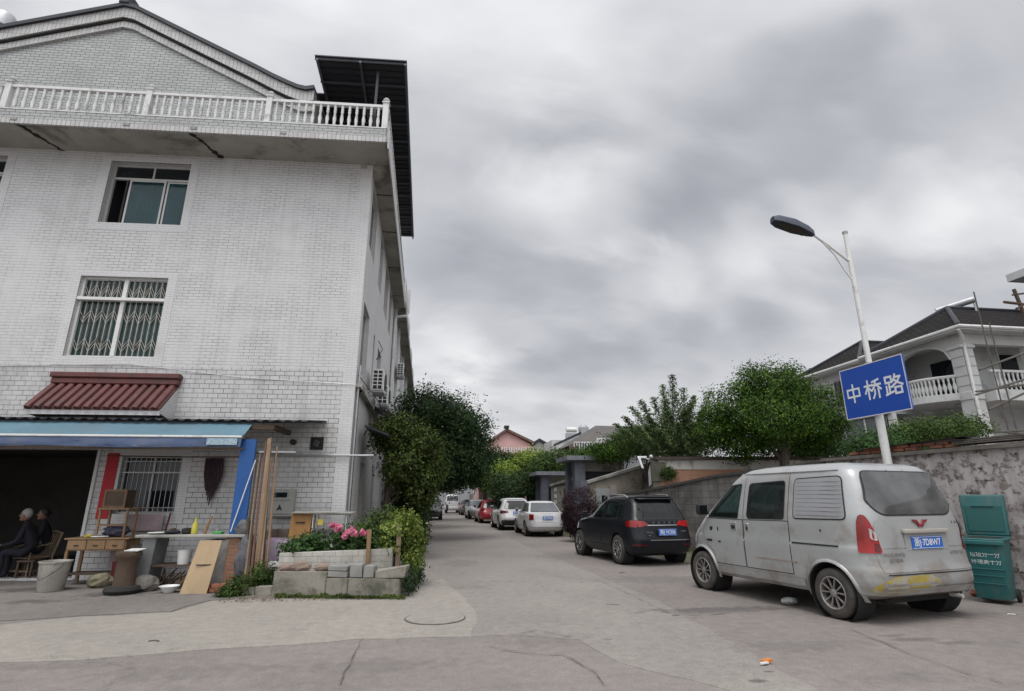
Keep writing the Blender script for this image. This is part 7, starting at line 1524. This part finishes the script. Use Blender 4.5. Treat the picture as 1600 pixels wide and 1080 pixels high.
text_mesh('HAVAL', 'lettering', M_chrome, .05, (-.42, -.92, .78), (math.pi/2, 0, 0), suv, .18, .002); text_mesh('H6', 'lettering', M_chrome, .05, (-.42, -.92, .71), (math.pi/2, 0, 0), suv, .08, .002); text_mesh('1.5T', 'lettering', M_chrome, .045, (.52, -.92, .80), (math.pi/2, 0, 0), suv, .13, .002)
for s in (-1, 1): MB().path([(s*.60, -.18, 1.585), (s*.63, -.05, 1.655), (s*.64, .6, 1.675), (s*.62, 1.15, 1.63), (s*.60, 1.3, 1.56)], .016, 8).build('roof_rail', M_chrome, suv, smooth=True)
MB().hexa([(-.52, -.56, 1.545), (.52, -.56, 1.545), (.56, -.2, 1.56), (-.56, -.2, 1.56), (-.52, -.56, 1.575), (.52, -.56, 1.575), (.56, -.2, 1.615), (-.56, -.2, 1.615)]).build('spoiler', P_black, suv, bevel=.012, smooth=True)
MB().path([(.1, -.60, 1.14), (.28, -.57, 1.20), (.42, -.55, 1.24)], .012, 6).build('rear_wiper', M_gap, suv); MB().path([(0, -.05, 1.66), (0, -.12, 1.73)], [.02, .006], 6).build('aerial', M_gap, suv)
for x, y in ((-.38, 1.05), (.38, 1.05), (-.38, .2), (.38, .2)):
    st = MB().hexa([(x-.22, y-.1, .82), (x+.22, y-.1, .82), (x+.22, y+.05, .82), (x-.22, y+.05, .82), (x-.2, y-.24, 1.22), (x+.2, y-.24, 1.22), (x+.2, y-.12, 1.22), (x-.2, y-.12, 1.22)]).build('seat', M_seat, suv, bevel=.03, seg=2, smooth=True); MB().box(x-.12, x+.12, y-.28, y-.18, 1.25, 1.40).build('headrest', M_seat, st, bevel=.03, seg=2, smooth=True)
mirror_(suv, P_black, .86, 1.95, 1.05)
hs = R(9.5); rv = Vector((math.cos(hs), math.sin(hs))); suv.location = (4.56+rv.x*.9, 13.95+rv.y*.9, .012); suv.rotation_euler = (0, 0, hs); suv.scale = (1.0, .90, 1.0)

P_white = paint('white_car_paint', (.62, .62, .62), coat=.5)
wk = [(.20, -.62, 3.1, .74), (.28, -.85, 3.28, .80), (.42, -.98, 3.36, .835), (.56, -.98, 3.36, .845), (.70, -.95, 3.30, .85), (.80, -.95, 3.15, .85), (.90, -.93, 2.90, .84), (.95, -.90, 2.55, .82), (.985, -.70, 2.30, .80), (1.0, -.52, 2.18, .78), (1.15, -.28, 1.88, .72), (1.30, -.02, 1.58, .655), (1.39, .16, 1.35, .60), (1.43, .32, 1.15, .52), (1.45, .5, 1.0, .38), (1.455, .6, .9, .1)]
GP = 'cars parked along the right side of the street'
def sedan(name, label, pt, loc, rot, glass=M_carglass, lamp=M_lampred, pl='浙J·R2N83', k=1.0, face='B'):
    p = [('LR', [(.95, .40), (1.95, .40), (2.02, .7), (2.0, .96), (.95, .97)], pt, 'door', .004), ('LR', [(.38, .40), (.93, .40), (.93, .97), (.05, .97), (.18, .66)], pt, 'door', .004),
         ('LR', [(-.22, 1.02), (.90, 1.0), (.90, 1.36), (.22, 1.34)], glass, 'side_window', .008, .03), ('LR', [(.97, 1.0), (2.02, .985), (1.35, 1.34), (.97, 1.365)], glass, 'side_window', .008, .03),
         ('B', [(-.62, 1.015), (.62, 1.015), (.50, 1.36), (-.50, 1.36)], glass, 'rear_window', .01, .03), ('B', [(-.56, .60), (.56, .60), (.60, .94), (-.60, .94)], pt, 'door', .005, .03),
         ('C', [(-.06, .67), (.20, .69), (.20, .90), (-.03, .92)], lamp, 'tail_light', .014, .02),
         ('F', [(-.66, 1.0), (.66, 1.0), (.54, 1.34), (-.54, 1.34)], glass, 'windscreen', .01, .05), ('F', [(-.80, .62), (-.45, .60), (-.48, .72), (-.78, .80)], M_lampclr, 'headlight', .01, .03), ('F', [(.80, .62), (.45, .60), (.48, .72), (.78, .80)], M_lampclr, 'headlight', .01, .03), ('F', [(-.4, .5), (.4, .5), (.42, .62), (-.42, .62)], M_gap, 'grille', .008, .02)]
    c, b = car(name, label, 'car', loc, rot, dict(keys=wk, nf=3.6, nr=5, wr=.305, wb=2.55, ww=.19, wi=.10, spokes=5, rim=M_rim, paint=pt, patches=p, seal=.014), GP if loc[0] > 0 else None)
    mirror_(c, pt, .80, 1.9, .98, .85)
    if pl: plate(c, 0, -.985, .77, .44, .14, pl)
    return c
M_glass_lt = glassmat('pale_reflecting_glass', (.11, .12, .125), .06, .6)
sedan('saloon_car', 'white saloon car parked between the black suv and the white suv', P_white, (3.84+.84, 24.4, .012), R(1), M_glass_lt)
sp = suvspec(P_white, .86, 1.58); sp['patches'] += [('B', [(-.66, .82), (-.45, .85), (-.45, .93), (-.66, .95)], M_lampor, 'tail_light', .014, .02), ('B', [(.66, .82), (.45, .85), (.45, .93), (.66, .95)], M_lampor, 'tail_light', .014, .02), ('C', [(-.22, .84), (.06, .81), (.06, .95), (-.22, .96)], M_lampor, 'tail_light', .014, .02), ('B', [(-.78, .24), (.78, .24), (.78, .50), (-.78, .50)], M_black, 'bumper', .012, .03), ('B', poly_rect(-.7, .7, .52, .545), M_chrome, 'chrome_strip', .012)]
c, b = car('suv', 'white suv with a dark lower bumper parked ahead of the white saloon', 'suv', (3.22+.86, 29.3, .012), R(2), sp, GP); plate(c, 0, -.93, .86, .44, .14, '浙J·V5A19'); mirror_(c, P_white, .83, 1.95, 1.0)
P_red = paint('red_car_paint', (.36, .015, .03)); sp = suvspec(P_red, .84, 1.46, M_rim, wr=.30, wb=2.4); sp['patches'] += [('C', [(-.18, .76), (.14, .75), (.14, .93), (-.18, .93)], M_lampor, 'tail_light', .014, .02)]
c, b = car('hatchback_car', 'small red hatchback parked ahead of the white suv', 'car', (2.82+.84, 37.3, .012), R(3), sp, GP)
MB().box(-.22, .22, -.915, -.905, .52, .64).build('number_plate', pm('plate_yellow', (.55, .50, .30), .5, .1, 4), c); mirror_(c, P_red, .80, 1.95, .94)
P_sil = paint('silver_car_paint', (.36, .38, .38), metal=.2)
sedan('saloon_car', 'silver grey saloon car facing the camera beyond the red hatchback', P_sil, (2.38+.84+.0, 46.6, .012), R(182), M_glass_lt, pl=None)
sedan('saloon_car', 'dark saloon car half hidden beyond the silver saloon', paint('grey_car_paint', (.05, .05, .055)), (2.35+.84, 54.0, .012), R(2), pl=None)
sedan('saloon_car', 'dark car with pale windows parked by the tree on the left side of the street', paint('dark_green_car_paint', (.05, .06, .055)), (-.35, 45.5, .012), R(180), M_glass_lt, pl=None)
wv, b = car('minivan', 'small white minivan far down the street in the middle of the road', 'van', (1.75, 62.0, .012), R(0), dict(keys=[(z, a, b_, w_*.92) for z, a, b_, w_ in vk], nf=5, nr=9, wr=.29, wb=2.6, ra=.35, ww=.17, wi=.1, spokes=5, paint=P_white, seal=.01, patches=[('B', [(-.62, 1.27), (.62, 1.27), (.56, 1.8), (-.56, 1.8)], M_glass_lt, 'rear_window', .01, .05), ('LR', mw_, M_carglass, 'side_window', .009, .05), ('LR', fw_, M_carglass, 'side_window', .008, .03), ('LR', rw_, M_carglass, 'side_window', .008, .06), ('B', [(-.78, .8), (-.68, .8), (-.66, 1.15), (-.77, 1.15)], M_lampred, 'tail_light', .014, .02), ('B', [(.78, .8), (.68, .8), (.66, 1.15), (.77, 1.15)], M_lampred, 'tail_light', .014, .02)]))
# scooter left of the far van
t = thing('motor_scooter', 'dark motor scooter standing left of the far white minivan', 'scooter', (1.15, 60, .012), 0, world=False)
for y in (-.6, .6): MB().lathe((0, y, .25), [(.17, -.05), (.25, -.04), (.25, .04), (.17, .05)], 20, axis='x').build('wheel', M_rubber, t)
MB().path([(0, -.6, .45), (0, -.3, .72), (0, .15, .70), (0, .2, .32), (0, .45, .32), (0, .55, .95)], [.1, .16, .13, .14, .1, .05], 8).build('body', M_black, t, smooth=True)
MB().path([(-.32, .5, 1.02), (0, .56, 1.0), (.32, .5, 1.02)], .02, 6).build('handlebar', M_steel, t); MB().box(-.13, .13, -.45, .15, .76, .84).build('seat', M_black, t, bevel=.03)
# ------------------------------------------------------------ wheelie bin
M_bin = pm('green_bin_plastic', (.018, .125, .125), .5, .2, 2, stain=(.10, .13, .12), smin=.5, smax=.85, sscale=3, bmp=.05); M_bind = pm('green_bin_dark', (.011, .088, .082), .5, .12, 2, bmp=.05)
bn_ = thing('wheelie_bin', 'green wheelie bin standing with its lid open against the painted wall', 'bin', (9.02, 8.22, .005), R(-58), world=False)
MB().hexa([(-.23, -.26, .06), (.23, -.26, .06), (.23, .22, .06), (-.23, .22, .06), (-.29, -.36, .98), (.29, -.36, .98), (.29, .33, .98), (-.29, .33, .98)]).build('body', M_bin, bn_, bevel=.035, seg=2, smooth=True)
MB().box(-.31, .31, -.39, .36, .955, 1.0).box(-.32, .32, -.40, -.36, .90, .97).build('rim', M_bin, bn_, bevel=.012, smooth=True)
MB().box(-.25, .25, -.33, .30, 1.001, 1.003).build('opening', M_black, bn_)
MB().box(-.262, .262, -.327, -.312, .52, .535).build('moulded_rib', M_bin, bn_, bevel=.004)
MB().tube((-.3, .38, 1.0), (.3, .38, 1.0), .02).build('hinge_bar', M_bind, bn_)
ld = MB().hexa([(-.31, .36, 1.02), (.31, .36, 1.02), (.31, .40, 1.02), (-.31, .40, 1.02), (-.33, .44, 1.70), (.33, .44, 1.70), (.33, .50, 1.70), (-.33, .50, 1.70)]).build('lid', M_bin, bn_, bevel=.035, seg=3, smooth=True)
MB().hexa([(-.26, .352, 1.08), (.26, .352, 1.08), (.26, .37, 1.08), (-.26, .37, 1.08), (-.27, .405, 1.52), (.27, .405, 1.52), (.27, .42, 1.52), (-.27, .42, 1.52)]).build('lid_panel', M_bind, ld, bevel=.008)
MB().box(-.14, .14, .375, .39, 1.20, 1.215).box(-.16, .16, .38, .405, 1.50, 1.515).build('lid_rib', M_bin, ld)
for s in (-1, 1): MB().lathe((s*.25, .27, .10), [(.05, -.025), (.10, -.025), (.10, .025), (.05, .025)], 20, axis='x').build('wheel', M_rubber, bn_)
for s_ in (-1, 1): MB().box(s_*.20-.012, s_*.20+.012, -.372, -.350, .86, .90).build('lifting_lug', M_bind, bn_)
for z, k in ((.30, .302), (.42, .316)): MB().box(-.22, .22, -k-.006, -k+.01, z, z+.012).build('moulded_rib', M_bin, bn_, bevel=.003)
M_txt = pm('bin_white_text', (.62, .66, .64), .6, .1, 5, bmp=0)
text_mesh('垃圾分一分', 'lettering', M_txt, .095, (.02, -.340, .755), (R(90-6.2), 0, 0), bn_, .40, 0); text_mesh('环境美十分', 'lettering', M_txt, .095, (.02, -.328, .645), (R(90-6.2), 0, 0), bn_, .40, 0)
for i in range(1): MB().ball((9.1, 7.75, .05), .16, .12, .07, 10, 6, .25, random.Random(4)).build('rubble_heap', M_rock, None, label='small heap of dark rubble at the foot of the wall right of the bin', cat='rubble')
bn_.scale = (.92, .92, .97); bn_.location = (8.92, 8.22, .005)
rr = random.Random(21)
for i, (x, y, l_) in enumerate(((9.25, 7.6, 'broken stone at the foot of the wall just right of the bin wheel'), (9.35, 7.35, 'small dark stone nearest the right edge at the wall foot'), (9.1, 8.75, 'broken brick lying between the bin and the wall behind the minivan'))):
    MB().ball((x, y, .05), .09, .07, .055, 8, 6, .25, rr).build('stone', M_rock if i < 2 else M_brickblk, None, label=l_, cat='stone')
# litter on the road
q = gnd(1236, 946); MB().ball(q+Vector((0, .02, .06)), .13, .09, .055, 14, 8, .12, random.Random(3)).build('plastic_bag', pm('thin_plastic', (.48, .49, .48), .4, .2, 12, col2=(.30, .30, .29), bmp=.4), None, smooth=True, sharp=50, label='crumpled white plastic bag lying beside the rear wheel of the minivan', cat='bag')
q = gnd(1198, 1038); t = thing('cigarette_packet', 'flattened orange and white packet lying on the road', 'packet', (q.x, q.y, .02), R(12), world=False)
MB().hexa([(-.05, -.03, 0), (.05, -.03, 0), (.05, .03, 0), (-.05, .03, 0), (-.045, -.025, .022), (.05, -.03, .03), (.05, .03, .026), (-.045, .025, .02)]).build('box', pm('orange_card', (.62, .20, .03), .5, .15, 9), t); MB().hexa([(-.12, -.05, 0), (-.02, -.055, 0), (-.02, -.03, 0), (-.1, -.02, 0), (-.12, -.05, .012), (-.02, -.055, .016), (-.02, -.032, .016), (-.1, -.02, .012)]).build('flap', M_white, t)
for i, (px, py, l_) in enumerate(((972, 896, 'tiny dark twig on the road behind the black suv'), (1580, 962, 'small pale scrap near the right edge by the bin'), (240, 1004, 'small dry twig on the pale concrete strip at the left'))):
    q = gnd(px, py); MB().path([q+Vector((-.06, 0, .016)), q+Vector((0, .02, .02)), q+Vector((.06, -.01, .016))], .006, 5).build('twig', M_wood_d if i != 1 else M_white, None, label=l_, cat='twig')
# overhead pipe crossing and far street lamps
p = aty(769, 700, 50); sl3 = thing('street_lamp', 'white street lamp far down the street in front of the pink house', 'street lamp', (p.x, 50, 0)); zt_ = aty(769, 722, 50).z
MB().path([(p.x, 50, 0), (p.x, 50, zt_)], [.10, .06], 10).build('pole', M_white, sl3, smooth=True); MB().path([(p.x, 50, zt_-.1), (p.x-1.2, 50, zt_+.1)], .05, 6).build('arm', M_white, sl3); MB().box(p.x-1.9, p.x-1.1, 49.85, 50.15, zt_+.02, zt_+.16).build('lamp_head', M_white, sl3, bevel=.03)
# wires
for pts, l_ in (([Fs(.1, -.05, 4.35), Fs(3, -.3, 4.2), Fs(8, -.1, 4.5), Fs(16, -.2, 5.5)], 'dark cable slung along the side wall under the air conditioners'), ([Fs(3.6, -.1, 6.2), Fs(3.5, -.25, 5.9), Fs(3.2, -.12, 5.5)], 'loose cable loop above the nearest air conditioner')):
    MB().path(pts, .012, 5).build('cable', M_black, None, label=l_, cat='cable')
MB(Ff).path([(-8.4, -.02, 4.36), (-5, -.025, 4.48), (-2.5, -.02, 4.22), (0, -.03, 4.1)], .007, 5).build('cable', M_steel, None, label='thin cable strung across the tiled front wall above the hood', cat='cable')
